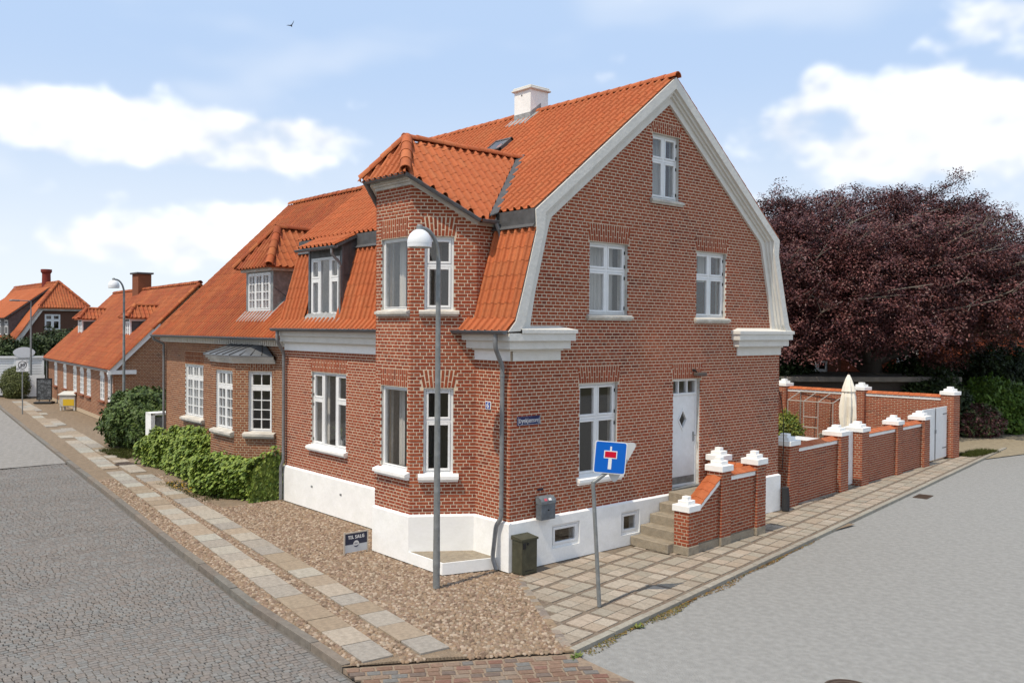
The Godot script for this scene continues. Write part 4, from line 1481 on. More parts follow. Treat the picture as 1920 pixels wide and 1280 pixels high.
	put("cornice", dc, M.render, h)
	var dd := MB.new()
	var z := z0 + 0.06
	while z < z1:
		dd.mm(Vector3(0.04, 4.0, z), Vector3(X, 4.138, z + 0.065))
		z += 0.13
	put("dentils", dd, M.render, h).set_meta("kind", "stuff")
	# roof
	var s := 0.966
	var rf := MB.new()
	var rx := 4.9
	var ry := 4.24 + s * (rx + 0.12)
	rf.slab([Vector3(-0.1, 4.2, z1), Vector3(-0.1, 4.2, z0 - 0.05), Vector3(rx, ry - 0.05, z0 - 0.05), Vector3(rx, ry - 0.05, z1)], Vector3(0, -0.06, 0))
	rf.slab([Vector3(9.9, 4.2, z0 - 0.05), Vector3(9.9, 4.2, z1), Vector3(rx, ry - 0.05, z1), Vector3(rx, ry - 0.05, z0 - 0.05)], Vector3(0, -0.06, 0))
	var rn := put("roof", rf, M.tiledark, h)
	var tl := []
	var cut := MB.new()
	var slope := (rx + 0.12) * sqrt(1 + s * s)
	var dor := func(p: Vector3): return absf(p.z + 11.65) < 0.75 and p.x > 0.6 and p.x < 1.9 - absf(p.z + 11.65)
	tile_field(tl, cut, Vector3(-0.16, 4.18, z0 - 0.1), Vector3(0, 0, 1), Vector3(1, s, 0), 0.0, 9.4, slope, 0.3, [], OTILE.size(), dor)
	tile_field(tl, cut, Vector3(9.96, 4.18, z1), Vector3(0, 0, -1), Vector3(-1, s, 0), 0.0, 9.4, slope, 0.3, [], OTILE.size())
	ridge_tiles(rn, Vector3(rx, ry + 0.0, z1 + 0.1), Vector3(rx, ry + 0.0, z0 - 0.1), 0.12, OTILEM)
	# dormer: zinc box with a hipped tile cap
	var dz0 := -12.52
	var dz1 := -10.78
	var dx := 0.55
	var D := Fr.new(Vector3(dx, 0, 0), Vector3(0, 0, 1))
	var op := [-12.36, -10.94, 4.95, 6.04]
	var df := MB.new()
	wall(df, D, 4.8, [v2(dz0, 6.22), v2(dz1, 6.22)], [op], 0.1)
	reveals(df, D, op, 0.1)
	for zz in [dz0, dz1]:
		var a := [Vector3(dx, 4.8, zz), Vector3(2.05, 6.25, zz), Vector3(dx, 6.22, zz)]
		if zz == dz0: a.reverse()
		df.sheet(a)
	df.mm(Vector3(0.6, 5.0, dz0 + 0.05), Vector3(2.0, 5.02, dz1 - 0.05))
	var dn := put("dormer", df, M.galv, h)
	for q in [[0.56, 5.62, 1.2, 5.05], [0.6, 6.2, 1.75, 5.75]]:
		var sm := MB.new()
		sm.tube([Vector3(q[0], q[1], dz1 + 0.004), Vector3(q[2], q[3] + 0.15, dz1 + 0.004)], 0.008, 0.008, 5)
		put("seam", sm, M.lead, dn)
	var eb := MB.new()
	trim(eb, [v2(2.2, dz0), v2(dx, dz0), v2(dx, dz1), v2(2.2, dz1)], 0.12, same(6.08, 4), same(6.2, 4))
	put("eaves_board", eb, M.stone_sill, dn)
	window(h, D, op, "bars", {"cols": 3, "nx": 2, "ny": 4, "set": -0.01, "sill": false, "sash": 0.03})
	var tip := Vector3(1.12, 7.36, -11.65)
	var en := Vector3(3.05, 7.36, -11.65)
	var c0 := Vector3(0.32, 6.2, dz0 - 0.22)
	var c1 := Vector3(0.32, 6.2, dz1 + 0.22)
	var b0 := Vector3(1.86, 6.2, dz0 - 0.22)
	var b1 := Vector3(1.86, 6.2, dz1 + 0.22)
	var hs := MB.new()
	hs.slab([c1, b1, en, tip], Vector3(0, -0.05, 0))
	hs.slab([tip, en, b0, c0], Vector3(0, -0.05, 0))
	hs.slab([c0, c1, tip], Vector3(0, -0.05, 0))
	var hn := put("dormer_roof", hs, M.tiledark, h)
	var vert := func(a: Vector3, b: Vector3, keep: Vector3):
		var nn := (b - a).cross(UP).normalized()
		var p := Plane(nn, a)
		return p if p.distance_to(keep) > 0 else Plane(-nn, a)
	var k := 1.16 / (dz1 + 0.22 + 11.65)
	var inR := Vector3(1.4, 6.5, -11.2)
	var inL := Vector3(1.4, 6.5, -12.1)
	var inF := Vector3(0.5, 6.5, -11.65)
	var sl := 1.09 * sqrt(1 + k * k)
	tile_field(tl, cut, Vector3(0.2, 6.17, c1.z + 0.02), Vector3(1, 0, 0), Vector3(0, k, -1), 0.0, 3.0, sl + 0.02, 0.29, [vert.call(c1, tip, inR), vert.call(b1, en, inR)], OTILE.size())
	tile_field(tl, cut, Vector3(3.2, 6.17, c0.z - 0.02), Vector3(-1, 0, 0), Vector3(0, k, 1), 0.0, 3.0, sl + 0.02, 0.29, [vert.call(c0, tip, inL), vert.call(b0, en, inL)], OTILE.size())
	tile_field(tl, cut, Vector3(0.3, 6.16, c0.z), Vector3(0, 0, 1), Vector3(0.8, 1.16, 0), 0.0, 2.2, 1.41, 0.29, [vert.call(c0, tip, inF), vert.call(c1, tip, inF)], OTILE.size())
	for c in [c0, c1]: ridge_tiles(hn, c + Vector3(0, 0.03, 0), tip + Vector3(0, 0.03, 0), 0.11, OTILEM, Vector3(-0.4, 1, signf(c.z + 11.65) * 0.4), 0.34)
	ridge_tiles(hn, tip + Vector3(-0.05, 0.02, 0), en, 0.11, OTILEM)
	pieces(tl, "roof_tile", "tiling", [tile_mesh], OTILEM, M.tiles, OTILE, rn, 200)
	put("cut_tiles", cut, OTILEM[2], rn).set_meta("kind", "stuff")
	var apn := MB.new()
	apn.slab([Vector3(0.28, 4.66, dz1 + 0.1), Vector3(0.28, 4.66, dz0 - 0.15), Vector3(0.56, 4.95, dz0 - 0.15), Vector3(0.56, 4.95, dz1 + 0.1)], Vector3(0, -0.02, 0))
	apn.slab([Vector3(0.4, 4.80, dz1 + 0.14), Vector3(0.4, 4.80, dz1), Vector3(2.0, 6.31, dz1), Vector3(2.0, 6.31, dz1 + 0.14)], Vector3(0, -0.02, 0))
	put("apron", apn, M.lead_pale, dn)
	gutter(h, [Vector3(-0.2, 4.2, z0 - 0.1), Vector3(-0.2, 4.2, z1 + 0.02)], 0.06)
	downpipe(h, [Vector3(-0.18, 4.16, z0 + 0.02), Vector3(-0.18, 4.06, z0 + 0.02), Vector3(0.16, 3.9, z0 + 0.05), Vector3(0.16, 0.02, z0 + 0.05)], 0.04)

# ---------------------------------------------------------------- the long low house further along the street
func low_house() -> void:
	var base := Vector3(2.0, 0, -29.5)
	var h := thing("low_house", "long low brick house with narrow white windows and weathered tile roof", "house", base)
	var d := Vector3(0.086, 0, -0.996).normalized()     # along the street
	var q := Vector3(0.996, 0, 0.086).normalized()      # into the plot
	var L := 17.5
	var W := 7.5
	var far := base + d * L
	var F := Fr.new(far, -d)
	var S := Fr.new(base, q)
	var K := Fr.new(base + q * W, d)
	var E := Fr.new(far + q * W, -q)
	var xs := [0.25, 2.45, 5.52, 7.27, 9.13, 12.08, 14.99]
	var ops := []
	for i in xs.size():
		var c: float = L - xs[i] - (0.55 if i == 0 else 0.0)
		ops.append([c - 0.5, c + 0.5, 0.95, 2.14])
	var side := [4.6, 5.6, 1.05, 2.35]
	var wl := MB.new()
	wall(wl, F, 0.0, [v2(0, 2.62), v2(L, 2.62)], ops)
	wall(wl, S, 0.0, [v2(0, 2.62), v2(W * 0.5, 6.35), v2(W, 2.62)], [side])
	wall(wl, K, 0.0, [v2(0, 2.62), v2(L, 2.62)], [])
	wall(wl, E, 0.0, [v2(0, 2.62), v2(W * 0.5, 6.35), v2(W, 2.62)], [])
	var wn := put("wall", wl, M.mortar_old, h)
	var br := []
	var n := OLD.size()
	var hol := ops.duplicate()
	for o in ops: hol.append([o[0] + 0.05, o[1] - 0.05, 2.14, 2.34])
	lay(br, F, 0.2, 2.56, const_of(0.0), const_of(L), hol, n)
	lay(br, S, 0.2, 6.26, func(v): return 0.0 if v < 2.62 else (v - 2.62) * 1.005, func(v): return W if v < 2.62 else W - (v - 2.62) * 1.005, [side], n)
	pieces(br, "brick", "brickwork", [brick_mesh], OLDM, M.bricks, OLD, wn, 60)
	var rv := MB.new()
	for o in ops: reveals(rv, F, o)
	reveals(rv, S, side)
	put("reveal", rv, M.white, h)
	for o in ops:
		window(h, F, o, "bars", {"cols": 2, "nx": 1, "ny": 4, "set": 0.02, "out": 0.1, "wide": 0.06, "tall": 0.1, "sash": 0.06, "sill_mat": OLDM[2]})
		var hd := MB.new()    # round white head over the window
		var c: float = (o[0] + o[1]) * 0.5
		for k in 8:
			var t0 := PI * k / 8
			var t1 := PI * (k + 1) / 8
			hd.tri(F.p(c, 2.14, 0.015), F.p(c + cos(t0) * 0.5, 2.14 + sin(t0) * 0.24, 0.015), F.p(c + cos(t1) * 0.5, 2.14 + sin(t1) * 0.24, 0.015))
			hd.quad(F.p(c + cos(t1) * 0.5, 2.14 + sin(t1) * 0.24, 0.015), F.p(c + cos(t0) * 0.5, 2.14 + sin(t0) * 0.24, 0.015), F.p(c + cos(t0) * 0.5, 2.14 + sin(t0) * 0.24, -0.1), F.p(c + cos(t1) * 0.5, 2.14 + sin(t1) * 0.24, -0.1))
		put("window_head", hd, M.paint, h)
	window(h, S, side, "bars", {"cols": 1, "nx": 2, "ny": 2, "set": 0.08, "sash": 0.06})
	var it := MB.new()
	bar(it, S, 0.4, W - 0.4, 2.5, 2.6, -L + 0.4, -0.4)
	bar(it, S, 3.6, 3.7, 0.1, 2.5, -L + 0.4, -0.4)
	put("interior", it, M.room, h)
	# roof
	var o := F.p(-0.15, 2.5, 0.25)
	var rf := MB.new()
	var rl := L + 0.35
	var up := q + UP
	var len := 4.0 * sqrt(2.0)
	var rd := o + up.normalized() * len
	var u := -d
	rf.slab([o + u * rl, o, rd, rd + u * rl], Vector3(0, -0.07, 0))
	var ob := o + q * 8.0
	rf.slab([ob, ob + u * rl, rd + u * rl, rd], Vector3(0, -0.07, 0))
	var rn := put("roof", rf, M.tiledark, h)
	var tl := []
	var cut := MB.new()
	tile_field(tl, cut, o + Vector3(0, 0.02, 0), u, up, 0.0, rl, len - 0.02, 0.31, [], OTILE.size())
	tile_field(tl, cut, ob + u * rl + Vector3(0, 0.02, 0), -u, -q + UP, 0.0, rl, len - 0.02, 0.31, [], OTILE.size())
	ridge_tiles(rn, rd + u * rl + UP * 0.05, rd + UP * 0.05, 0.12, OTILEM)
	ridge_tiles(rn, o + u * (rl - 0.02) + up * 1.9, rd + u * (rl - 0.02) + UP * 0.02, 0.1, OTILEM, Vector3(-0.5, 1, 0.3))
	# white verge board and eaves board
	var vb := MB.new()
	var e0 := o + u * (rl + 0.02)
	vb.slab([e0 + Vector3(0, -0.28, 0), e0 + up * 2.2 + Vector3(0, -0.28, 0), e0 + up * 2.2, e0], -u * 0.05)
	put("verge_board", vb, M.paint, h)
	var fb := MB.new()
	bar(fb, F, -0.1, L + 0.15, 2.38, 2.52, 0.0, 0.17)
	put("eaves_board", fb, M.paint, h)
	var bb := MB.new()
	bar(bb, S, -0.3, 0.9, 2.32, 2.5, 0.0, 0.25)
	put("kneeler", bb, M.paint, h)
	gutter(h, [F.p(-0.2, 2.5, 0.3), F.p(L + 0.2, 2.5, 0.3)], 0.055)
	downpipe(h, [F.p(L - 0.06, 2.45, 0.3), F.p(L - 0.06, 2.35, 0.1), F.p(L - 0.06, 0.02, 0.1)], 0.04)
	downpipe(h, [F.p(0.02, 2.45, 0.3), F.p(0.02, 2.35, 0.1), F.p(0.02, 0.02, 0.1)], 0.04)
	var chim := MB.new()
	var cc := rd + u * (rl - 10.9) + UP * 0.25
	chim.bevel(cc, Vector3(0.75, 1.4, 1.0), 0.02)
	var cn := put("chimney", chim, OLDM[3], h)
	var cp := MB.new()
	cp.bevel(cc + Vector3(0, 0.74, 0), Vector3(0.95, 0.1, 1.2), 0.02)
	put("cap", cp, M.lead, cn)
	# two small dormers with hipped tile caps
	for at in [3.0, 14.6]:
		var f0: Vector3 = far + u * (L - at)
		var DF := Fr.new(f0 + q * 1.25, u)
		var op := [-0.42, 0.42, 3.85, 4.72]
		var db := MB.new()
		wall(db, DF, 3.6, [v2(-0.55, 4.85), v2(0.55, 4.85)], [op], 0.08)
		for sgn in [-1.0, 1.0]:
			var a := [DF.p(0.55 * sgn, 3.6), DF.p(0.55 * sgn, 5.0, -1.5), DF.p(0.55 * sgn, 4.85)]
			if sgn < 0: a.reverse()
			db.sheet(a)
		db.quad(DF.p(-0.5, 3.7, -0.6), DF.p(0.5, 3.7, -0.6), DF.p(0.5, 4.8, -0.6), DF.p(-0.5, 4.8, -0.6))
		var dn := put("dormer", db, M.lead, h)
		window(h, DF, op, "bars", {"cols": 2, "nx": 1, "ny": 3, "set": 0.0, "sill": false, "sash": 0.04})
		var wb := MB.new()
		ring(wb, DF, -0.58, 0.58, 3.78, 4.95, 0.14, -0.05, 0.03)
		bar(wb, DF, 0.57, 0.62, 4.74, 4.9, -1.2, 0.02)
		bar(wb, DF, -0.62, -0.57, 4.74, 4.9, -1.2, 0.02)
		put("dormer_frame", wb, M.paint, dn)
		var tip := DF.p(0, 5.5, -0.35)
		var en := DF.p(0, 5.5, -1.95)
		var c0 := DF.p(-0.78, 4.88, 0.22)
		var c1 := DF.p(0.78, 4.88, 0.22)
		var b0 := DF.p(-0.78, 4.88, -1.3)
		var b1 := DF.p(0.78, 4.88, -1.3)
		var hs := MB.new()
		hs.slab([c1, b1, en, tip], Vector3(0, -0.04, 0))
		hs.slab([tip, en, b0, c0], Vector3(0, -0.04, 0))
		hs.slab([c0, c1, tip], Vector3(0, -0.04, 0))
		var hn := put("dormer_roof", hs, M.tiledark, h)
		var vert := func(a: Vector3, b: Vector3, keep: Vector3):
			var nn := (b - a).cross(UP).normalized()
			var p := Plane(nn, a)
			return p if p.distance_to(keep) > 0 else Plane(-nn, a)
		tile_field(tl, cut, c1 + DF.n * 0.0, -DF.n, (tip - DF.p(0.78, 4.88, -0.35)), 0.0, 2.4, 1.0, 0.3, [vert.call(c1, tip, DF.p(0.4, 5, -0.8)), vert.call(b1, en, DF.p(0.4, 5, -0.8))], OTILE.size())
		tile_field(tl, cut, c0, DF.u, (tip - DF.p(0.0, 4.88, 0.22)), 0.0, 1.6, 0.84, 0.3, [vert.call(c1, tip, DF.p(0.0, 5, 0)), vert.call(c0, tip, DF.p(0.0, 5, 0))], OTILE.size())
		for c in [c0, c1]: ridge_tiles(hn, c + Vector3(0, 0.03, 0), tip + Vector3(0, 0.03, 0), 0.1, OTILEM, UP, 0.3)
		ridge_tiles(hn, tip, en, 0.1, OTILEM)
	# two small roof lights between the dormers
	for at in [7.9, 4.6]:
		var sk := MB.new()
		var c: Vector3 = o + u * (rl - at) + up * 2.0 + (UP - q) * 0.04
		for w in [[0.0, 0.06], [0.44, 0.5]]:
			sk.slab([c + u * w[1], c + u * w[0], c + u * w[0] + up * 0.5, c + u * w[1] + up * 0.5], (UP - q) * -0.06)
		var sn := put("roof_light", sk, M.paint, h)
		var sg := MB.new()
		sg.quad(c + u * 0.46, c + u * 0.04, c + u * 0.04 + up * 0.5, c + u * 0.46 + up * 0.5)
		put("pane", sg, M.glass, sn)
	pieces(tl, "roof_tile", "tiling", [tile_mesh], OTILEM, M.tiles, OTILE, rn, 60)
	put("cut_tiles", cut, OTILEM[2], rn).set_meta("kind", "stuff")

# ---------------------------------------------------------------- the far house with the half-hipped gable
func far_house() -> void:
	var base := Vector3(4.6, 0, -62.0)
	var h := thing("far_house", "dark brick house with half-hipped tile gable and big slate-hung dormer", "house", base)
	var S := Fr.new(base, Vector3(1, 0, 0))
	var F := Fr.new(base + Vector3(0, 0, -16), Vector3(0, 0, 1))
	var W := 7.2
	var brick := mat(0.16, 0.085, 0.06, 0.95, T.fine, 1.6)
	var wl := MB.new()
	var w1 := [2.25, 3.35, 4.15, 5.35]
	var w2 := [4.85, 5.95, 4.15, 5.35]
	var w3 := [0.85, 2.05, 1.2, 2.2]
	wall(wl, S, 0.0, [v2(0, 2.9), v2(2.0, 5.95), v2(W - 2.0, 5.95), v2(W, 2.9)], [w1, w2, w3])
	wall(wl, F, 0.0, [v2(0, 2.9), v2(16, 2.9)], [[12.2, 13.0, 0.9, 2.3], [14.4, 15.2, 0.9, 2.3]])
	wall(wl, Fr.new(base + Vector3(W, 0, 0), Vector3(0, 0, -1)), 0.0, [v2(0, 2.9), v2(16, 2.9)], [])
	wall(wl, Fr.new(base + Vector3(W, 0, -16), Vector3(-1, 0, 0)), 0.0, [v2(0, 2.9), v2(2.0, 5.95), v2(W - 2.0, 5.95), v2(W, 2.9)], [])
	put("wall", wl, brick, h)
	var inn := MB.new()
	inn.mm(base + Vector3(0.4, 0.1, -15), base + Vector3(W - 0.4, 3.0, -0.9))  # solid block, the darkness of unlit rooms put into its near-black colour
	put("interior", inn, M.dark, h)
	for o in [w1, w2, w3]: window(h, S, o, "cross", {"set": 0.02, "sill": false, "sash": 0.06})
	for o in [[12.2, 13.0, 0.9, 2.3], [14.4, 15.2, 0.9, 2.3]]: window(h, F, o, "two", {"set": 0.02, "sill": false, "sash": 0.06})
	var rf := MB.new()
	var rx := W * 0.5
	var e := -0.3
	var l0 := base + Vector3(e, 2.7, 0.25)
	var k0 := base + Vector3(1.85, 5.95, 0.25)
	var k1 := base + Vector3(W - 1.85, 5.95, 0.25)
	var tip := base + Vector3(rx, 7.9, -1.6)
	var bk := base + Vector3(rx, 7.9, -16.2)
	rf.slab([l0, base + Vector3(e, 2.7, -16.2), bk, tip, k0], Vector3(0, -0.08, 0))
	rf.slab([base + Vector3(W - e, 2.7, 0.25), k1, tip, bk, base + Vector3(W - e, 2.7, -16.2)], Vector3(0, -0.08, 0))
	rf.slab([k0 + Vector3(-0.1, -0.1, 0.1), k1 + Vector3(0.1, -0.1, 0.1), tip], Vector3(0, -0.08, 0))
	var rn := put("roof", rf, M.tiledark, h)
	var tl := []
	var cut := MB.new()
	var vert := func(a: Vector3, b: Vector3, keep: Vector3):
		var nn := (b - a).cross(UP).normalized()
		var p := Plane(nn, a)
		return p if p.distance_to(keep) > 0 else Plane(-nn, a)
	var ctr := base + Vector3(rx, 6, 0)
	tile_field(tl, cut, k0 + Vector3(-0.15, -0.1, 0.1), Vector3(1, 0, 0), tip - Vector3(tip.x, k0.y - 0.1, k0.z + 0.1), 0.0, 3.9, 2.75, 0.3, [vert.call(k0, tip, ctr), vert.call(k1, tip, ctr)], OTILE.size())
	tile_field(tl, cut, l0 + Vector3(0, 0.02, -16.4), Vector3(0, 0, 1), Vector3(rx - e, 5.2, 0), 0.0, 16.4, 6.4, 0.31, [vert.call(k0, tip, base + Vector3(0, 5, -8))], OTILE.size())
	for k in [k0, k1]: ridge_tiles(rn, k + Vector3(0, 0.05, 0), tip + Vector3(0, 0.05, 0), 0.12, OTILEM, UP, 0.36)
	ridge_tiles(rn, tip, bk, 0.12, OTILEM, UP, 0.4)
	pieces(tl, "roof_tile", "tiling", [tile_mesh], OTILEM, M.tiles, OTILE, rn, 0)
	put("cut_tiles", cut, OTILEM[2], rn).set_meta("kind", "stuff")
	var tr := MB.new()
	for q in [[Vector2(-0.2, 2.75), Vector2(1.9, 5.93)], [Vector2(W + 0.2, 2.75), Vector2(W - 1.9, 5.93)]]:
		var a: Vector2 = q[0]
		var b: Vector2 = q[1]
		var nn := Vector2(-(b - a).y, (b - a).x).normalized() * 0.32 * (-1 if a.x < 1 else 1)
		var ps := [S.p(a.x, a.y, 0.2), S.p(a.x + nn.x, a.y + nn.y, 0.2), S.p(b.x + nn.x, b.y + nn.y, 0.2), S.p(b.x, b.y, 0.2)]
		if a.x > 1: ps.reverse()
		tr.slab(ps, Vector3(0, 0, -0.2))
	tr.mm(S.p(1.9, 5.62, 0.0), S.p(W - 1.9, 5.86, 0.2))
	tr.mm(S.p(-0.3, 2.55, 0.0), S.p(1.1, 2.95, 0.22))
	tr.mm(base + Vector3(-0.25, 2.5, -16), base + Vector3(0, 2.75, 0))
	put("gable_trim", tr, M.frieze, h)
	# long dormer hung with slate
	var dm := MB.new()
	var dz := base.z - 2.6
	for zz in [dz, dz - 11.0]:
		var a := [Vector3(base.x + 0.35, 3.5, zz), Vector3(base.x + 3.1, 7.2, zz), Vector3(base.x + 0.35, 5.1, zz)]
		if zz < dz: a.reverse()
		dm.sheet(a)
	dm.quad(Vector3(base.x + 0.35, 3.5, dz - 11), Vector3(base.x + 0.35, 3.5, dz), Vector3(base.x + 0.35, 5.1, dz), Vector3(base.x + 0.35, 5.1, dz - 11))
	dm.slab([Vector3(base.x + 0.05, 5.05, dz + 0.2), Vector3(base.x + 0.05, 5.05, dz - 11.2), Vector3(base.x + 3.2, 7.5, dz - 11.2), Vector3(base.x + 3.2, 7.5, dz + 0.2)], Vector3(0, -0.12, 0))
	put("dormer", dm, M.lead, h)
	var dt := []
	tile_field(dt, cut, Vector3(base.x + 0.0, 5.03, dz - 11.2), Vector3(0, 0, 1), Vector3(3.2, 2.47, 0), 0.0, 11.4, 4.0, 0.31, [], TILE.size())
	var drn := MB.new()
	drn.slab([Vector3(base.x + 0.05, 5.0, dz + 0.2), Vector3(base.x + 0.05, 5.0, dz - 11.2), Vector3(base.x + 0.5, 5.35, dz - 11.2), Vector3(base.x + 0.5, 5.35, dz + 0.2)], Vector3(0, -0.03, 0))
	pieces(dt, "roof_tile", "tiling", [tile_mesh], TILEM, M.tiles, TILE, put("dormer_roof", drn, M.tiledark, h), 0)
	for zc in [dz - 0.9, dz - 3.2]:
		window(h, Fr.new(Vector3(base.x + 0.36, 0, zc), Vector3(0, 0, 1)), [-0.55, 0.55, 3.7, 4.95], "two", {"set": 0.0, "sill": false, "sash": 0.08})
	var ch := MB.new()
	ch.lathe(base + Vector3(rx, 7.6, -5.2), [[0.34, 0.0], [0.32, 1.1], [0.42, 1.25], [0.42, 1.45], [0.34, 1.46]], 16)
	put("chimney", ch, mat(0.28, 0.05, 0.04, 0.9, T.fine, 1.0), h)

# ---------------------------------------------------------------- the house behind the copper beech and the garage before it
func back_house() -> void:
	var base := Vector3(40.0, 0, -12.0)
	var h := thing("brick_villa", "brick house with orange roof half hidden behind the copper beech", "house", base)
	var u := Vector3(0.75, 0, 0.66).normalized()
	var F := Fr.new(base - u * 9.0, u)
	var brick := mat(0.24, 0.095, 0.06, 0.95, T.fine, 1.2)
	var ops := [[9.2, 10.5, 1.5, 3.5], [4.0, 5.2, 1.2, 2.8], [13.0, 14.2, 1.2, 2.8]]
	var wl := MB.new()
	wall(wl, F, 0.0, [v2(0, 5.4), v2(18, 5.4)], ops)
	for q in [0.0, 18.0]:
		var a := [F.p(q, 0, 0), F.p(q, 0, -8), F.p(q, 5.4, -8), F.p(q, 9.2, -4), F.p(q, 5.4, 0)]
		if q == 0.0: a.reverse()
		wl.sheet(a)
	wl.quad(F.p(18, 0, -8), F.p(0, 0, -8), F.p(0, 5.4, -8), F.p(18, 5.4, -8))
	var wn := put("wall", wl, brick, h)
	var br := []
	lay(br, F, 0.0, 5.34, const_of(6.0), const_of(18.0), ops, BRICK.size())
	pieces(br, "brick", "brickwork", [brick_mesh], BRICKM, M.bricks, BRICK, wn, 0)
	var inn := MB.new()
	bar(inn, F, 0.3, 17.7, 0.1, 5.2, -7.5, -0.8)  # one filled block coloured almost black in place of shaded rooms
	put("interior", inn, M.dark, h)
	window(h, F, ops[0], "cross", {"set": 0.03, "sash": 0.07})
	for i in [1, 2]: window(h, F, ops[i], "cross", {"set": 0.03, "sash": 0.07})
	var rf := MB.new()
	rf.slab([F.p(-0.3, 5.2, 0.4), F.p(18.3, 5.2, 0.4), F.p(18.3, 9.3, -4), F.p(-0.3, 9.3, -4)], Vector3(0, -0.1, 0))
	rf.slab([F.p(18.3, 5.2, -8.4), F.p(-0.3, 5.2, -8.4), F.p(-0.3, 9.3, -4), F.p(18.3, 9.3, -4)], Vector3(0, -0.1, 0))
	var rn := put("roof", rf, M.tiledark, h)
	var tl := []
	var cut := MB.new()
	tile_field(tl, cut, F.p(-0.3, 5.22, 0.42), u, F.p(0, 9.3, -4) - F.p(0, 5.2, 0.4), 0.0, 18.6, 6.0, 0.31, [], TILE.size())
	pieces(tl, "roof_tile", "tiling", [tile_mesh], TILEM, M.tiles, TILE, rn, 0)

func garage() -> void:
	var h := thing("garage", "low flat-roofed garage with weathered roof edge beyond the garden wall", "garage", Vector3(27, 0, -6.2))
	var u := Vector3(0.82, 0, 0.57).normalized()
	var F := Fr.new(Vector3(23.2, 0, -9.2), u)
	var wl := MB.new()
	bar(wl, F, 0.1, 7.3, 0.0, 2.28, -4.2, -0.2)
	put("wall", wl, mat(0.10, 0.085, 0.075, 0.9, T.fine, 1.0), h)
	var rf := MB.new()
	bar(rf, F, 0.0, 8.6, 2.3, 2.52, -4.6, 0.2, 0.02)
	put("roof", rf, mat(0.30, 0.285, 0.26, 0.95, T.patch, 0.6, T.grit, 0.4), h)
	var ps := MB.new()
	bar(ps, F, 8.3, 8.42, 0.0, 2.3, -0.1, 0.02)
	put("post", ps, M.timber, h)

# ---------------------------------------------------------------- streets and pavements
var KERB := [v2(-5.2, 9.0), v2(-4.95, 5.0), v2(-4.72, 2.6), v2(-4.60, 1.0), v2(-4.48, -1.3), v2(-4.28, -3.2), v2(-3.9, -6.9), v2(-3.35, -11.8), v2(-2.65, -18.4), v2(-1.4, -30.0), v2(-0.05, -42.0), v2(2.2, -60.0), v2(5.5, -85.0)]

func kerb_x(z: float) -> float:
	for i in range(KERB.size() - 1):
		if z <= KERB[i].y and z >= KERB[i + 1].y:
			return lerpf(KERB[i].x, KERB[i + 1].x, (KERB[i].y - z) / (KERB[i].y - KERB[i + 1].y))
	return KERB[0].x if z > KERB[0].y else KERB[-1].x

func row1(z: float) -> float: return -3.42 - 0.1087 * (z - 2.39)      # middle lines of the two rows of flagstones
func row2(z: float) -> float: return -4.19 - 0.1200 * (z - 2.1)
func side_kerb(x: float) -> float: return 3.335 - 0.163 * x            # outer edge of the kerb of the side road

var cam_r := Vector3.ZERO
var cam_u := Vector3.ZERO
var cam_f := Vector3.ZERO
func in_view(p: Vector3, margin := 0.08) -> bool:
	if cam_f == Vector3.ZERO:
		cam_f = Vector3(sin(0.7174), -0.014, -cos(0.7174)).normalized()
		cam_r = Vector3(cos(0.7174), 0, sin(0.7174))
		cam_u = cam_r.cross(cam_f)
	var d := p - EYE
	var z := d.dot(cam_f)
	if z < 0.3: return false
	return absf(d.dot(cam_r) / z) < 0.577 + margin and absf(d.dot(cam_u) / z) < 0.385 + margin

func strip(mb: MB, left: Array, right: Array, y: float) -> void:   # flat band between two lines of equal length, going away
	for i in range(left.size() - 1):
		mb.quad(Vector3(left[i].x, y, left[i].y), Vector3(right[i].x, y, right[i].y), Vector3(right[i + 1].x, y, right[i + 1].y), Vector3(left[i + 1].x, y, left[i + 1].y))

func stone_mesh(sides: int, round_: float, seed_: int) -> ArrayMesh:   # a rounded stone, unit footprint, top at y = 1
	var r := RandomNumberGenerator.new()
	r.seed = seed_
	var mb := MB.new()
	var rim := []
	for i in sides:
		var a := TAU * (i + r.randf_range(-0.25, 0.25)) / sides
		rim.append(Vector3(cos(a), 0, -sin(a)) * 0.5 * r.randf_range(0.85, 1.05))
	var lv := [[1.0, -0.2], [0.97, 0.5], [0.72 + 0.2 * (1.0 - round_), 0.88], [0.3, 1.0]]
	for k in range(lv.size() - 1):
		for i in sides:
			var j := (i + 1) % sides
			var ps := []
			var ns := []
			for q in [[k, i], [k, j], [k + 1, j], [k + 1, i]]:
				var p: Vector3 = rim[q[1]] * lv[q[0]][0]
				ps.append(p + UP * lv[q[0]][1])
				var up: float = [0.1, 0.5, 1.6, 4.0][q[0]]
				ns.append((rim[q[1]].normalized() + UP * up).normalized())
			mb.squad(ps[0], ps[1], ps[2], ps[3], ns[0], ns[1], ns[2], ns[3])
	for i in range(1, sides - 1):
		mb.tri(rim[0] * 0.3 + UP, rim[i] * 0.3 + UP, rim[i + 1] * 0.3 + UP)
	return mb.mesh(M.stonevc)

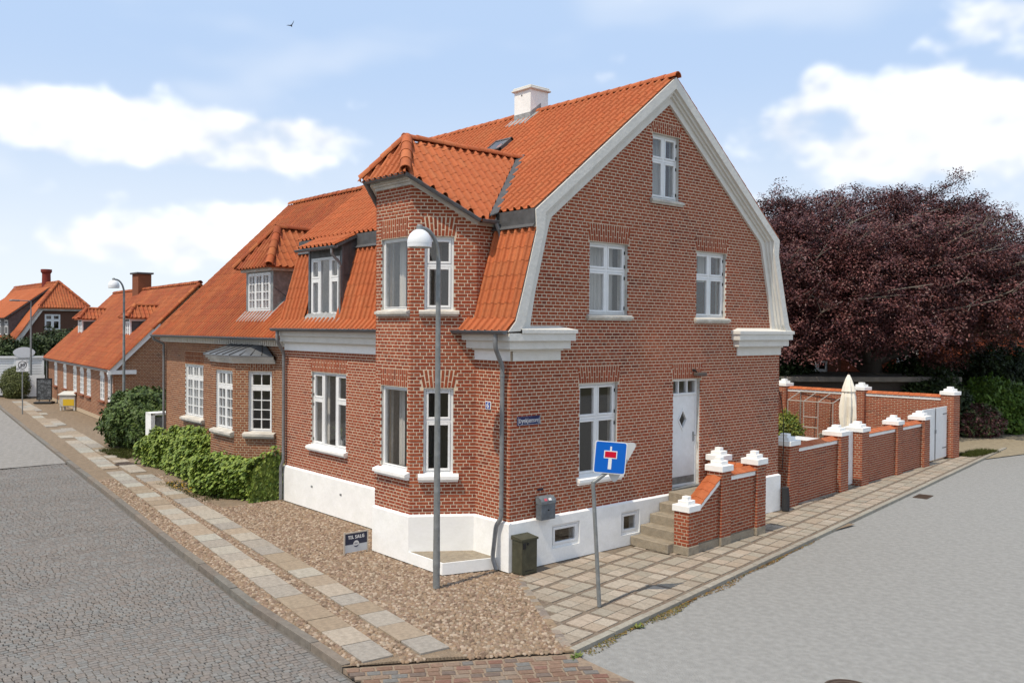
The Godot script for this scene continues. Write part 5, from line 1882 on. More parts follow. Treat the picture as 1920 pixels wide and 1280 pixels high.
func sett_mesh(seed_: int) -> ArrayMesh:   # hewn sett: squarish, worn round at the top edges
	var r := RandomNumberGenerator.new()
	r.seed = seed_
	var mb := MB.new()
	var b := []
	var t := []
	for q in [[-1, 1], [1, 1], [1, -1], [-1, -1]]:
		var w := Vector3(q[0] * r.randf_range(0.44, 0.5), 0, q[1] * r.randf_range(0.44, 0.5))
		b.append(w)
		t.append(Vector3(w.x * 0.80, 1.0 + r.randf_range(-0.08, 0.04), w.z * 0.80))
	for i in 4:
		var j := (i + 1) % 4
		var m0: Vector3 = b[i] * 0.985 + UP * 0.72
		var m1: Vector3 = b[j] * 0.985 + UP * 0.72
		mb.quad(b[i] - UP * 0.3, b[j] - UP * 0.3, m1, m0)
		mb.quad(m0, m1, t[j], t[i])
	mb.quad(t[0], t[1], t[2], t[3])
	return mb.mesh(M.stonevc)

func slab_mesh() -> ArrayMesh:
	var mb := MB.new()
	mb.bevel(Vector3(0, 0.5, 0), Vector3(1, 1, 1), 0.02)
	return mb.mesh(M.stonevc)

func stone_palette(base: Array, amount: float, count: int, scale := 3.0) -> Array:
	return palette(base, amount, count, T.stone, scale, 0.9)

func ground() -> void:
	var g := MB.new()
	g.quad(Vector3(-500, -0.16, 500), Vector3(500, -0.16, 500), Vector3(500, -0.16, -700), Vector3(-500, -0.16, -700))
	struct("ground", g, mat(0.16, 0.15, 0.085, 0.97, T.fine, 0.15))
	# the cobbled street: bed, then setts; further on it is surfaced with asphalt
	var bed := MB.new()
	var lf := []
	for k in KERB: lf.append(v2(-30.0 + k.x, k.y))
	strip(bed, lf, KERB, -0.115)
	var street := struct("cobbled_street", bed, mat(0.215, 0.203, 0.19, 0.97, T.fine, 1.2))
	var sp := stone_palette([Color(0.315, 0.302, 0.287), Color(0.33, 0.314, 0.297), Color(0.30, 0.288, 0.274), Color(0.335, 0.315, 0.293)], 0.06, 12)
	var meshes := [sett_mesh(1), sett_mesh(2), sett_mesh(3), sett_mesh(4)]
	var list := []
	var worn := noise(19, 0.28, 3)
	var z := 8.4
	var row := 0
	while z > -20.6:
		# rows run across the street in shallow waves
		var x := -0.05
		while x > -17.0:
			var w := rng.randf_range(0.085, 0.14)
			var zz := z + 0.10 * sin(x * 0.85 + z * 0.13) + 0.25 * x * 0.12
			var p := Vector3(kerb_x(zz) + x - w * 0.5, -0.115, zz)
			x -= w
			if zz < -19.9 + 0.5 * sin(x): continue
			if not in_view(p): continue
			var t := Transform3D(Basis(Vector3(0, 1, 0), rng.randf_range(-0.09, 0.09) - 0.06), p)
			t = t * Transform3D(Basis(Vector3(1, 0, 0), rng.randf_range(-0.05, 0.05)) * Basis(Vector3(0, 0, 1), rng.randf_range(-0.05, 0.05)), Vector3.ZERO)
			t.basis = t.basis.scaled_local(Vector3(w - 0.008, lerpf(0.010, 0.040, clampf(0.45 + 1.5 * worn.get_noise_2d(p.x, p.z), 0.0, 1.0)) * rng.randf_range(0.85, 1.1), rng.randf_range(0.084, 0.095)))
			list.append([t, rng.randi() % 4, rng.randi() % sp[0].size()])
		z -= 0.094
		row += 1
	pieces(list, "cobblestone", "cobblestones", meshes, sp[1], M.stonevc, sp[0], street)
	var far := MB.new()
	lf = []
	var rg := []
	for k in [v2(0, -19.5), v2(0, -24), v2(0, -30), v2(0, -42), v2(0, -60), v2(0, -85)]:
		lf.append(v2(kerb_x(k.y) - 9.0, k.y)); rg.append(v2(kerb_x(k.y) - 0.02, k.y))
	strip(far, lf, rg, -0.068)
	struct("street_asphalt", far, mat(0.40, 0.39, 0.375, 0.95, T.fine, 0.6, T.grit, 0.3))
	# side road
	var road := MB.new()
	road.quad(Vector3(-2.02, -0.062, 30.0), Vector3(90, -0.062, 30.0), Vector3(90, -0.062, side_kerb(90.0) + 16.0), Vector3(26, -0.062, side_kerb(26.0)))
	road.quad(Vector3(-2.02, -0.062, 30.0), Vector3(26, -0.062, side_kerb(26.0)), Vector3(-1.9, -0.062, side_kerb(-1.9)), Vector3(-2.02, -0.062, 4.5))
	struct("side_road", road, mat(0.47, 0.47, 0.455, 0.95, mottle(77, 0.010, 0.10, 0.30, 0.34, Color(0.98, 0.97, 0.955), 1024), 0.55, T.grit, 0.5))
	# setts of the crossing at the corner: reddish, with pale joints
	var cr := MB.new()
	cr.plan(PackedVector2Array([v2(-5.1, 9.0), v2(-4.66, 2.0), v2(-3.7, 2.42), v2(-1.93, 3.58), v2(-2.05, 5.0), v2(-2.05, 9.0)]), -0.12, -0.05)
	var crn := struct("crossing", cr, mat(0.40, 0.315, 0.24, 0.97, T.fine, 1.5))
	var cp := stone_palette([Color(0.31, 0.20, 0.145), Color(0.34, 0.235, 0.175), Color(0.27, 0.20, 0.165), Color(0.30, 0.165, 0.125), Color(0.26, 0.245, 0.23), Color(0.36, 0.27, 0.205)], 0.14, 12)
	list = []
	var e1 := Vector3(0.86, 0, 0.51)
	var e2 := Vector3(-0.51, 0, 0.86)
	for j in 34:
		var s := -0.6
		while s < 7.0:
			var w := rng.randf_range(0.17, 0.25)
			var p := Vector3(-4.66, 0, 2.06) + e1 * (s + w * 0.5) + e2 * (j * 0.142 + 0.07 + rng.randf_range(-0.008, 0.008))
			s += w
			if p.x < kerb_x(p.z) + 0.06 or p.x > -2.1: continue
			if not in_view(p, 0.04): continue
			var t := Transform3D(Basis(Vector3(0, 1, 0), -0.535 + rng.randf_range(-0.05, 0.05)), Vector3(p.x, -0.055, p.z))
			t.basis = t.basis.scaled_local(Vector3(w - 0.022, rng.randf_range(0.016, 0.024), rng.randf_range(0.112, 0.124)))
			list.append([t, rng.randi() % 4, rng.randi() % cp[0].size()])
	pieces(list, "paving_sett", "paving_setts", meshes, cp[1], M.stonevc, cp[0], crn)
	# street pavement: sandy bed, pebbles, two rows of flagstones, granite kerb
	var pb := MB.new()
	lf = []
	rg = []
	for k in [v2(0, 2.02), v2(0, 1.0), v2(0, -1.3), v2(0, -3.2), v2(0, -6.9), v2(0, -11.8), v2(0, -18.4), v2(0, -30), v2(0, -42), v2(0, -60), v2(0, -85)]:
		lf.append(v2(kerb_x(k.y), k.y)); rg.append(v2(9.0 + maxf(0.0, -k.y - 30.0) * 0.1, k.y))
	strip(pb, lf, rg, -0.022)
	pb.sheet([Vector3(-4.66, -0.022, 2.02), Vector3(-3.7, -0.022, 2.44), Vector3(-1.93, -0.022, 3.6), Vector3(0.2, -0.022, 0.4), Vector3(0.2, -0.022, 2.02 - 1.9)])
	var pave := struct("street_pavement", pb, mat(0.36, 0.28, 0.20, 0.97, T.fine, 0.55, T.grit, 0.5))
	var rp := stone_palette([Color(0.41, 0.305, 0.215), Color(0.45, 0.34, 0.235), Color(0.35, 0.255, 0.18), Color(0.52, 0.41, 0.31), Color(0.28, 0.20, 0.145), Color(0.43, 0.31, 0.235), Color(0.58, 0.49, 0.39)], 0.15, 16)
	var rocks := [stone_mesh(7, 1.0, 5), stone_mesh(6, 0.7, 6), stone_mesh(7, 0.8, 7), stone_mesh(6, 1.0, 8)]
	list = []
	var step := 0.056
	var zz := 3.5
	while zz > -15.0:
		var x := -4.7
		while x < 0.0:
			x += step
			var px := x + rng.randf_range(-0.018, 0.018)
			var pz := zz + rng.randf_range(-0.018, 0.018)
			var d1 := absf(px - row1(pz))
			var d2 := absf(px - row2(pz))
			if px < kerb_x(pz) + 0.15 or d1 < 0.265 or d2 < 0.245: continue
			if pz > 2.02 + (px + 4.66) * 0.58: continue              # the crossing
			if pz > 0.5 and px > -0.22 - (pz - 0.5) * 0.565: continue   # tiled pavement begins
			if px > -1.1 and pz > -3.0 and pz < -0.95: continue         # under the bay and its platform
			if px > -1.1 and pz < -0.2 and pz > -1.1 and px > -1.1 + 0.0 and pz < -0.58 + (px + 1.08) * 0.28: continue
			if px > -0.1 and pz < 0.05: continue
			if pz < -9.0 and px > row1(pz) + 0.5: continue
			if rng.randf() < (0.05 if pz > -9.0 else 0.35): continue
			if not in_view(Vector3(px, 0, pz), 0.03): continue
			var sz := rng.randf_range(0.044, 0.068)
			var t := Transform3D(Basis(Vector3(0, 1, 0), rng.randf() * TAU), Vector3(px, -0.026, pz))
			t = t * Transform3D(Basis(Vector3(1, 0, 0), rng.randf_range(-0.12, 0.12)), Vector3.ZERO)
			t.basis = t.basis.scaled_local(Vector3(sz * rng.randf_range(1.0, 1.35), rng.randf_range(0.018, 0.036), sz))
			list.append([t, rng.randi() % 4, rng.randi() % rp[0].size()])
		zz -= step
	pieces(list, "pebble", "pebbles", rocks, rp[1], M.stonevc, rp[0], pave)
	# flagstones
	var fm := slab_mesh()
	var fp := stone_palette([Color(0.60, 0.55, 0.46), Color(0.54, 0.505, 0.44), Color(0.63, 0.58, 0.49), Color(0.54, 0.465, 0.36), Color(0.52, 0.485, 0.43), Color(0.50, 0.41, 0.30)], 0.05, 14, 2.0)
	list = []
	for r in [0, 1]:
		var s := 2.38 if r == 0 else 2.12
		while s > -46.0:
			var l := rng.randf_range(0.52, 0.72)
			if s < -22.0: l = rng.randf_range(0.9, 1.4)
			var m := s - l * 0.5
			var x := row1(m) if r == 0 else row2(m)
			s -= l
			if m < -13.0 and rng.randf() < 0.12: continue
			var t := Transform3D(Basis(Vector3(0, 1, 0), -0.114 + rng.randf_range(-0.006, 0.006)), Vector3(x + rng.randf_range(-0.006, 0.006), -0.045 + rng.randf_range(-0.003, 0.003), m))
			t.basis = t.basis.scaled_local(Vector3(0.475 + rng.randf_range(-0.015, 0.02), 0.05, l - 0.012))
			var k: int = rng.randi() % fp[0].size()
			list.append([t, 0, k])
	pieces(list, "flagstone", "flagstones", [fm], fp[1], M.stonevc, fp[0], pave)
	# granite kerb stones of the street
	var kp := stone_palette([Color(0.30, 0.275, 0.24), Color(0.34, 0.31, 0.265), Color(0.27, 0.25, 0.22)], 0.1, 6, 1.4)
	list = []
	var s := 2.0
	while s > -60.0:
		var l := rng.randf_range(0.9, 1.3)
		var a := Vector3(kerb_x(s), 0, s)
		var b := Vector3(kerb_x(s - l), 0, s - l)
		var dir := (b - a).normalized()
		var t := Transform3D(Basis.looking_at(dir, UP), (a + b) * 0.5 + Vector3(0.07, -0.15, 0))
		t.basis = t.basis.scaled_local(Vector3(0.14, 0.15 + rng.randf_range(-0.008, 0.006), (b - a).length() - 0.012))
		list.append([t, 0, rng.randi() % 6])
		s -= l
	pieces(list, "kerb_stone", "kerb_stones", [fm], kp[1], M.stonevc, kp[0], pave)
	tiled_pavement(fm)

func tiled_pavement(fm: ArrayMesh) -> void:
	# square concrete flags in fours, framed by rows of small dark setts; the grid follows the kerb
	var bed := MB.new()
	var poly := PackedVector2Array([v2(-1.86, side_kerb(-1.86) - 0.12), v2(24.0, side_kerb(24.0) - 0.12), v2(24.0, -1.3), v2(9.3, -1.0), v2(8.9, -0.0), v2(0.0, 0.0), v2(-0.1, 0.42)])
	bed.plan(poly, -0.06, -0.014)
	var pv := struct("tiled_pavement", bed, mat(0.27, 0.22, 0.17, 0.97, T.fine, 1.1))
	var pal := stone_palette([Color(0.58, 0.505, 0.41), Color(0.55, 0.475, 0.38), Color(0.62, 0.55, 0.455), Color(0.50, 0.435, 0.35), Color(0.57, 0.495, 0.395)], 0.04, 12, 2.5)
	var e1 := Vector3(0.987, 0, -0.161)
	var e2 := Vector3(0.161, 0, 0.987)
	var o := Vector3(-1.86, 0, side_kerb(-1.86) - 0.14)
	var band := 0.085
	var flag := 0.298
	var module := flag * 2 + band
	var list := []
	var setts := []
	var inside := func(p: Vector3): return Geometry2D.is_point_in_polygon(v2(p.x, p.z), poly)
	for i in range(-2, 40):
		for j in range(-1, 8):
			var c := o + e1 * (i * module + 0.1) - e2 * (j * module + band)
			for a in 2:
				for b in 2:
					var p := c + e1 * (flag * (a + 0.5)) - e2 * (flag * (b + 0.5))
					if not inside.call(p): continue
					var size := v2(flag - 0.014, flag - 0.014)
					if p.x > 0 and p.x < 8.9 and p.z < 0.15: continue
					var t := Transform3D(Basis(e1, UP, e2) * Basis(Vector3(0, 1, 0), rng.randf_range(-0.008, 0.008)) * Basis(Vector3(1, 0, 0), rng.randf_range(-0.006, 0.006)), p + Vector3(0, -0.05 + rng.randf_range(-0.003, 0.003), 0))
					t.basis = t.basis.scaled_local(Vector3(size.x, 0.05, size.y))
					list.append([t, 0, rng.randi() % pal[0].size()])
			for k in 7:   # the setts along two sides of each field
				for dirn in 2:
					var p := c + (e1 * ((k + 0.5) * module / 7) + e2 * (band * 0.5) if dirn == 0 else -e1 * (band * 0.5) - e2 * ((k + 0.5) * module / 7 - band))
					if not inside.call(p): continue
					if p.x > 0 and p.x < 8.9 and p.z < 0.09: continue
					var t := Transform3D(Basis(Vector3(0, 1, 0), 0.162 + rng.randf_range(-0.12, 0.12)), p + Vector3(0, -0.03, 0))
					t.basis = t.basis.scaled_local(Vector3(0.085 if dirn == 0 else 0.07, rng.randf_range(0.020, 0.027), 0.07 if dirn == 0 else 0.085))
					setts.append([t, rng.randi() % 2, rng.randi() % 6])
	pieces(list, "paving_flag", "paving_flags", [fm], pal[1], M.stonevc, pal[0], pv)
	var bp := stone_palette([Color(0.31, 0.25, 0.195), Color(0.27, 0.22, 0.175), Color(0.34, 0.275, 0.215)], 0.12, 6)
	pieces(setts, "band_sett", "band_setts", [sett_mesh(11), sett_mesh(12)], bp[1], M.stonevc, bp[0], pv, 200)
	# edging setts between pebbles and flags
	var ep := stone_palette([Color(0.40, 0.33, 0.27), Color(0.36, 0.31, 0.27), Color(0.44, 0.32, 0.21)], 0.12, 6)
	var edge := []
	for i in 21:
		var p := Vector3(-0.14, -0.03, 0.44).lerp(Vector3(-1.96, -0.03, 3.58), (i + 0.5) / 21.0)
		var t := Transform3D(Basis(Vector3(0, 1, 0), 1.045 + rng.randf_range(-0.06, 0.06)), p)
		t.basis = t.basis.scaled_local(Vector3(0.165, 0.034, 0.155))
		edge.append([t, rng.randi() % 2, rng.randi() % 6])
	pieces(edge, "edging_sett", "edging_setts", [sett_mesh(11), sett_mesh(12)], ep[1], M.stonevc, ep[0], pv)
	# concrete kerb stones of the side road
	var kp := stone_palette([Color(0.54, 0.485, 0.40), Color(0.50, 0.45, 0.375), Color(0.57, 0.51, 0.425)], 0.06, 5, 1.4)
	var ks := []
	var x := -1.9
	while x < 26.0:
		var l := 0.98
		var a := Vector3(x, 0, side_kerb(x))
		var t := Transform3D(Basis(e1, UP, e2), a + e1 * 0.49 - e2 * 0.065 + Vector3(0, -0.14, 0))
		t.basis = t.basis.scaled_local(Vector3(l, 0.15 + rng.randf_range(-0.004, 0.004), 0.125))
		ks.append([t, 0, rng.randi() % 5])
		x += 0.987
	pieces(ks, "kerb_stone", "kerb_stones", [fm], kp[1], M.stonevc, kp[0], pv)
	# drive and lawn beyond the garden
	var dv := MB.new()
	dv.sheet([Vector3(23.0, -0.03, -0.4), Vector3(45, -0.03, 3.0), Vector3(45, -0.03, -3.5), Vector3(23.0, -0.03, -5.5)])
	struct("gravel_drive", dv, mat(0.46, 0.40, 0.29, 0.97, T.fine, 0.5, T.grit, 0.6))
	var gd := MB.new()
	gd.sheet([Vector3(9.2, -0.012, -0.6), Vector3(22.0, -0.012, -1.4), Vector3(22.0, -0.012, -9.0), Vector3(9.2, -0.012, -9.0)])
	struct("garden_paving", gd, mat(0.36, 0.30, 0.235, 0.97, T.fine, 0.8))
	# iron covers
	cover(Vector3(-0.08, -0.055, 6.72), 0.31, "round iron manhole cover in the pale asphalt of the side road")
	grate(Vector3(14.0, -0.055, 1.38), "rusty drain grate in the asphalt beside the kerb")
	cover(Vector3(-1.26, 0.0, -17.7), 0.3, "iron cover sunk in the sandy pavement by the creeper")

func cover(at: Vector3, r: float, label: String) -> void:
	var h := thing("manhole_cover", label, "manhole cover", at)
	var iron := mat(0.12, 0.085, 0.065, 0.7, T.fine, 3.0)
	var rim := MB.new()
	rim.lathe(at, [[r, -0.01], [r, 0.006], [r * 0.9, 0.006], [r * 0.9, 0.0]], 28)
	put("rim", rim, iron, h)
	for q in [[0.86, 0.66], [0.6, 0.42], [0.36, 0.0]]:
		var mb := MB.new()
		mb.lathe(at, [[r * q[0], -0.004], [r * q[0], 0.004], [r * q[1], 0.004], [r * q[1], -0.004]], 28)
		put("ring", mb, iron, h)

func grate(at: Vector3, label: String) -> void:
	var h := thing("drain_grate", label, "drain", at)
	var iron := mat(0.10, 0.065, 0.045, 0.8, T.fine, 3.0)
	var fr := MB.new()
	var b := Basis(Vector3(0, 1, 0), 0.162)
	for s in [-1, 1]:
		fr.box(at + b * Vector3(0, 0, s * 0.17), Vector3(0.62, 0.012, 0.04), b)
		fr.box(at + b * Vector3(s * 0.31, 0, 0), Vector3(0.04, 0.011, 0.36), b)
	put("frame", fr, iron, h)
	for i in 9:
		var sb := MB.new()
		sb.box(at + b * Vector3(-0.25 + i * 0.0625, 0, 0), Vector3(0.03, 0.009, 0.33), b)
		put("bar", sb, iron, h)

# ---------------------------------------------------------------- lettering
func letters(text: String, height: float, serif: bool, depth: float, mb: MB, f: Fr, u: float, v: float, d: float, stretch := 1.0, weight := 700) -> void:
	var font := SystemFont.new()
	font.font_names = PackedStringArray(["Droid Serif" if serif else "Droid Sans"])
	font.font_weight = weight
	var tm := TextMesh.new()
	tm.font = font
	tm.text = text
	tm.font_size = 64
	tm.pixel_size = 0.01
	tm.depth = 0.02
	var a := tm.get_mesh_arrays()
	var vs: PackedVector3Array = a[Mesh.ARRAY_VERTEX]
	var ns: PackedVector3Array = a[Mesh.ARRAY_NORMAL]
	var ix = a[Mesh.ARRAY_INDEX]
	var lo := Vector3(1e9, 1e9, 1e9)
	var hi := -lo
	for p in vs:
		lo = lo.min(p); hi = hi.max(p)
	var k := height / (hi.y - lo.y)
	var c := (lo + hi) * 0.5
	var order := []
	if ix != null and ix.size() > 0:
		for i in ix: order.append(i)
	else: order = range(vs.size())
	for i in order:
		var p := (vs[i] - c) * k
		mb.v.append(f.p(u + p.x * stretch, v + p.y, d + (vs[i].z - lo.z) / maxf(hi.z - lo.z, 1e-6) * depth))
		mb.n.append((f.basis() * ns[i]).normalized())
		mb.c.append(Color.WHITE)

# ---------------------------------------------------------------- stepped white caps, pillars and walls
func cap(parent: Node3D, at: Vector3, w: float, b: Basis) -> void:
	var mb := MB.new()
	mb.bevel(at + Vector3(0, 0.065, 0), Vector3(w + 0.075, 0.13, w + 0.075), 0.008, b)
	mb.bevel(at + Vector3(0, 0.172, 0), Vector3(w * 0.74, 0.085, w * 0.74), 0.008, b)
	mb.bevel(at + Vector3(0, 0.252, 0), Vector3(w * 0.40, 0.078, w * 0.40), 0.008, b)
	put("cap", mb, M.white, parent)

func brick_box(list: Array, body: MB, c: Vector3, sx: float, sz: float, y0: float, y1: float, ux: Vector3, count: int, running := false, faces := 15, mat_base := 0.0) -> void:
	# four brick faces round a box centred on c (plan), ux along its length
	var uz := Vector3(-ux.z, 0, ux.x)      # a quarter turn: ux x up
	var hx := ux * sx * 0.5
	var hz := uz * sz * 0.5
	body.box(Vector3(c.x, (y0 + y1) * 0.5, c.z), Vector3(sx, y1 - y0, sz), Basis(ux, UP, uz))
	var fr := [Fr.new(c - hx + hz, ux), Fr.new(c + hx + hz, -uz), Fr.new(c + hx - hz, -ux), Fr.new(c - hx - hz, uz)]
	for i in 4:
		if not (faces & (1 << i)): continue
		var l := sx if i % 2 == 0 else sz
		lay(list, fr[i], y0, y1, const_of(0.002), const_of(l - 0.002), [], count, {"running": running, "first": i})

func pillar(parent: Node3D, list: Array, at: Vector3, w: float, top: float, ux: Vector3, base := 0.0) -> void:
	var body := MB.new()
	brick_box(list, body, at, w, w, base, top, ux, BRICK.size())
	put("pillar", body, M.mortar_wall, parent)
	cap(parent, Vector3(at.x, top, at.z), w, Basis(ux, UP, Vector3(-ux.z, 0, ux.x)))

func panel(parent: Node3D, list: Array, a: Vector3, b: Vector3, thick: float, y0: float, y1: float, tiles := true) -> void:
	# stretch of wall with a white band and a coping of tiles laid across
	var ux := (b - a).normalized()
	var uz := Vector3(-ux.z, 0, ux.x)
	var l := (b - a).length()
	var c := (a + b) * 0.5
	var body := MB.new()
	brick_box(list, body, c, l, thick, y0, y1 - 0.1, ux, BRICK.size(), true, 5)
	put("panel", body, M.mortar_wall, parent)
	var band := MB.new()
	band.box(Vector3(c.x, y1 - 0.05, c.z), Vector3(l, 0.1, thick + 0.05), Basis(ux, UP, uz))
	put("band", band, M.white, parent)
	var n := int(round(l / 0.2))
	for i in n:
		var tb := MB.new()
		var p := a + ux * (l * (i + 0.5) / n)
		var hw := l / n * 0.5 - 0.004
		var lift := rng.randf_range(0.0, 0.008)
		for s in [1.0, -1.0]:   # two slopes, slightly hollow
			var prof := [[0.0, 0.10], [thick * 0.3, 0.055], [thick * 0.5 + 0.06, 0.012]]
			for k in 2:
				var q0: Vector3 = p + uz * (s * prof[k][0]) + UP * (y1 + prof[k][1] + lift)
				var q1: Vector3 = p + uz * (s * prof[k + 1][0]) + UP * (y1 + prof[k + 1][1] + lift)
				var A := q1 - ux * hw
				var B := q1 + ux * hw
				var Cc := q0 + ux * hw
				var D := q0 - ux * hw
				if s > 0: tb.quad(A, B, Cc, D)
				else: tb.quad(B, A, D, Cc)
				if k == 1:
					if s > 0: tb.quad(A - UP * 0.016, B - UP * 0.016, B, A)
					else: tb.quad(B - UP * 0.016, A - UP * 0.016, A, B)
				for e in [-1.0, 1.0]:
					var g: Vector3 = ux * hw * e
					tb.quad(q1 + g - UP * 0.016, q0 + g - UP * 0.016, q0 + g, q1 + g)
		put("coping_tile", tb, TILEM[rng.randi() % TILEM.size()], parent)

func entrance() -> void:
	# concrete steps that rise to the door, and the walls that shelter the landing
	M.mortar_wall = mat(0.72, 0.58, 0.44, 0.95, T.fine, 1.3)
	var h := thing("entrance_steps", "five concrete steps rising along the gable to the white door", "steps", Vector3(3.9, 0, 0.6))
	var xs := [3.30, 3.61, 3.92, 4.23, 4.54]
	for i in 5:
		var mb := MB.new()
		var x1: float = 6.02 if i == 4 else xs[i + 1] + 0.02
		mb.bevel(Vector3((xs[i] + x1) * 0.5, 0.1 * (i + 1) * 0.98, 0.06 + 0.5), Vector3(x1 - xs[i], 0.2 * (i + 1) * 0.98, 0.99 - 0.0), 0.012)
		put("step", mb, M.concrete, h)
	var w := thing("porch_wall", "low brick wall with white stepped pillar caps beside the entrance steps", "wall", Vector3(5.0, 0, 1.2))
	var ux := Vector3(0.9985, 0, -0.055).normalized()
	var p := [Vector3(3.68, 0, 1.22), Vector3(4.86, 0, 1.155), Vector3(6.28, 0, 1.075), Vector3(6.12, 0, 0.24)]
	var list := []
	pillar(w, list, p[0], 0.34, 0.86, ux, 0.17)
	for k in [1, 2, 3]: pillar(w, list, p[k], 0.36, 1.545, ux, 0.17)
	for k in 4:
		var fb := MB.new()
		fb.bevel(p[k] + Vector3(0, 0.085, 0), Vector3(0.375, 0.17, 0.375), 0.01, Basis(ux, UP, Vector3(-ux.z, 0, ux.x)))
		put("footing", fb, M.concrete, w)
	# sloping panel between the first two pillars
	var a: Vector3 = p[0] + ux * 0.17
	var b: Vector3 = p[1] - ux * 0.18
	var F := Fr.new(Vector3(a.x, 0, a.z) + Vector3(-ux.z, 0, ux.x) * 0.11, ux)
	var l := (b - a).length()
	var body := MB.new()
	body.slab([F.p(0, 0.17), F.p(l, 0.17), F.p(l, 1.30), F.p(0, 0.80)], F.n * -0.22)
	put("panel", body, M.mortar_wall, w)
	lay(list, F, 0.17, 1.30, func(v): return maxf(0.0, (v - 0.80) / 0.5 * l), const_of(l), [], BRICK.size(), {"running": true})
	var bd := MB.new()
	bd.slab([F.p(-0.02, 0.78, 0.03), F.p(l, 1.30, 0.03), F.p(l, 1.42, 0.03), F.p(-0.02, 0.90, 0.03)], F.n * -0.28)
	put("band", bd, M.white, w)
	for i in 4:
		var t0 := i / 4.0
		var t1 := (i + 1) / 4.0
		var tb := MB.new()
		var y0 := lerpf(0.91, 1.43, t0) + 0.02
		var y1 := lerpf(0.91, 1.43, t1) + 0.004
		tb.slab([F.p(l * t0 - 0.02, y0, 0.07), F.p(l * t1 - 0.02, y1, 0.07), F.p(l * t1 - 0.02, y1 + 0.05, -0.11), F.p(l * t0 - 0.02, y0 + 0.05, -0.11)], Vector3(0, -0.018, 0))
		tb.slab([F.p(l * t0 - 0.02, y0 + 0.05, -0.11), F.p(l * t1 - 0.02, y1 + 0.05, -0.11), F.p(l * t1 - 0.02, y1, -0.29), F.p(l * t0 - 0.02, y0, -0.29)], Vector3(0, -0.018, 0))
		put("coping_tile", tb, TILEM[i % TILEM.size()], w)
	panel(w, list, p[1] + ux * 0.18, p[2] - ux * 0.18, 0.22, 0.17, 1.43)
	panel(w, list, p[2] + Vector3(-0.03, 0, -0.18), p[3] + Vector3(0, 0, 0.18), 0.22, 0.17, 1.43)
	var ft := MB.new()
	ft.box((p[0] + p[2]) * 0.5 + Vector3(0, 0.08, 0), Vector3((p[2] - p[0]).length() - 0.36, 0.16, 0.26), Basis(ux, UP, Vector3(-ux.z, 0, ux.x)))
	put("footing", ft, M.concrete, w)
	pieces(list, "brick", "brickwork", [brick_mesh], BRICKM, M.bricks, BRICK, w)

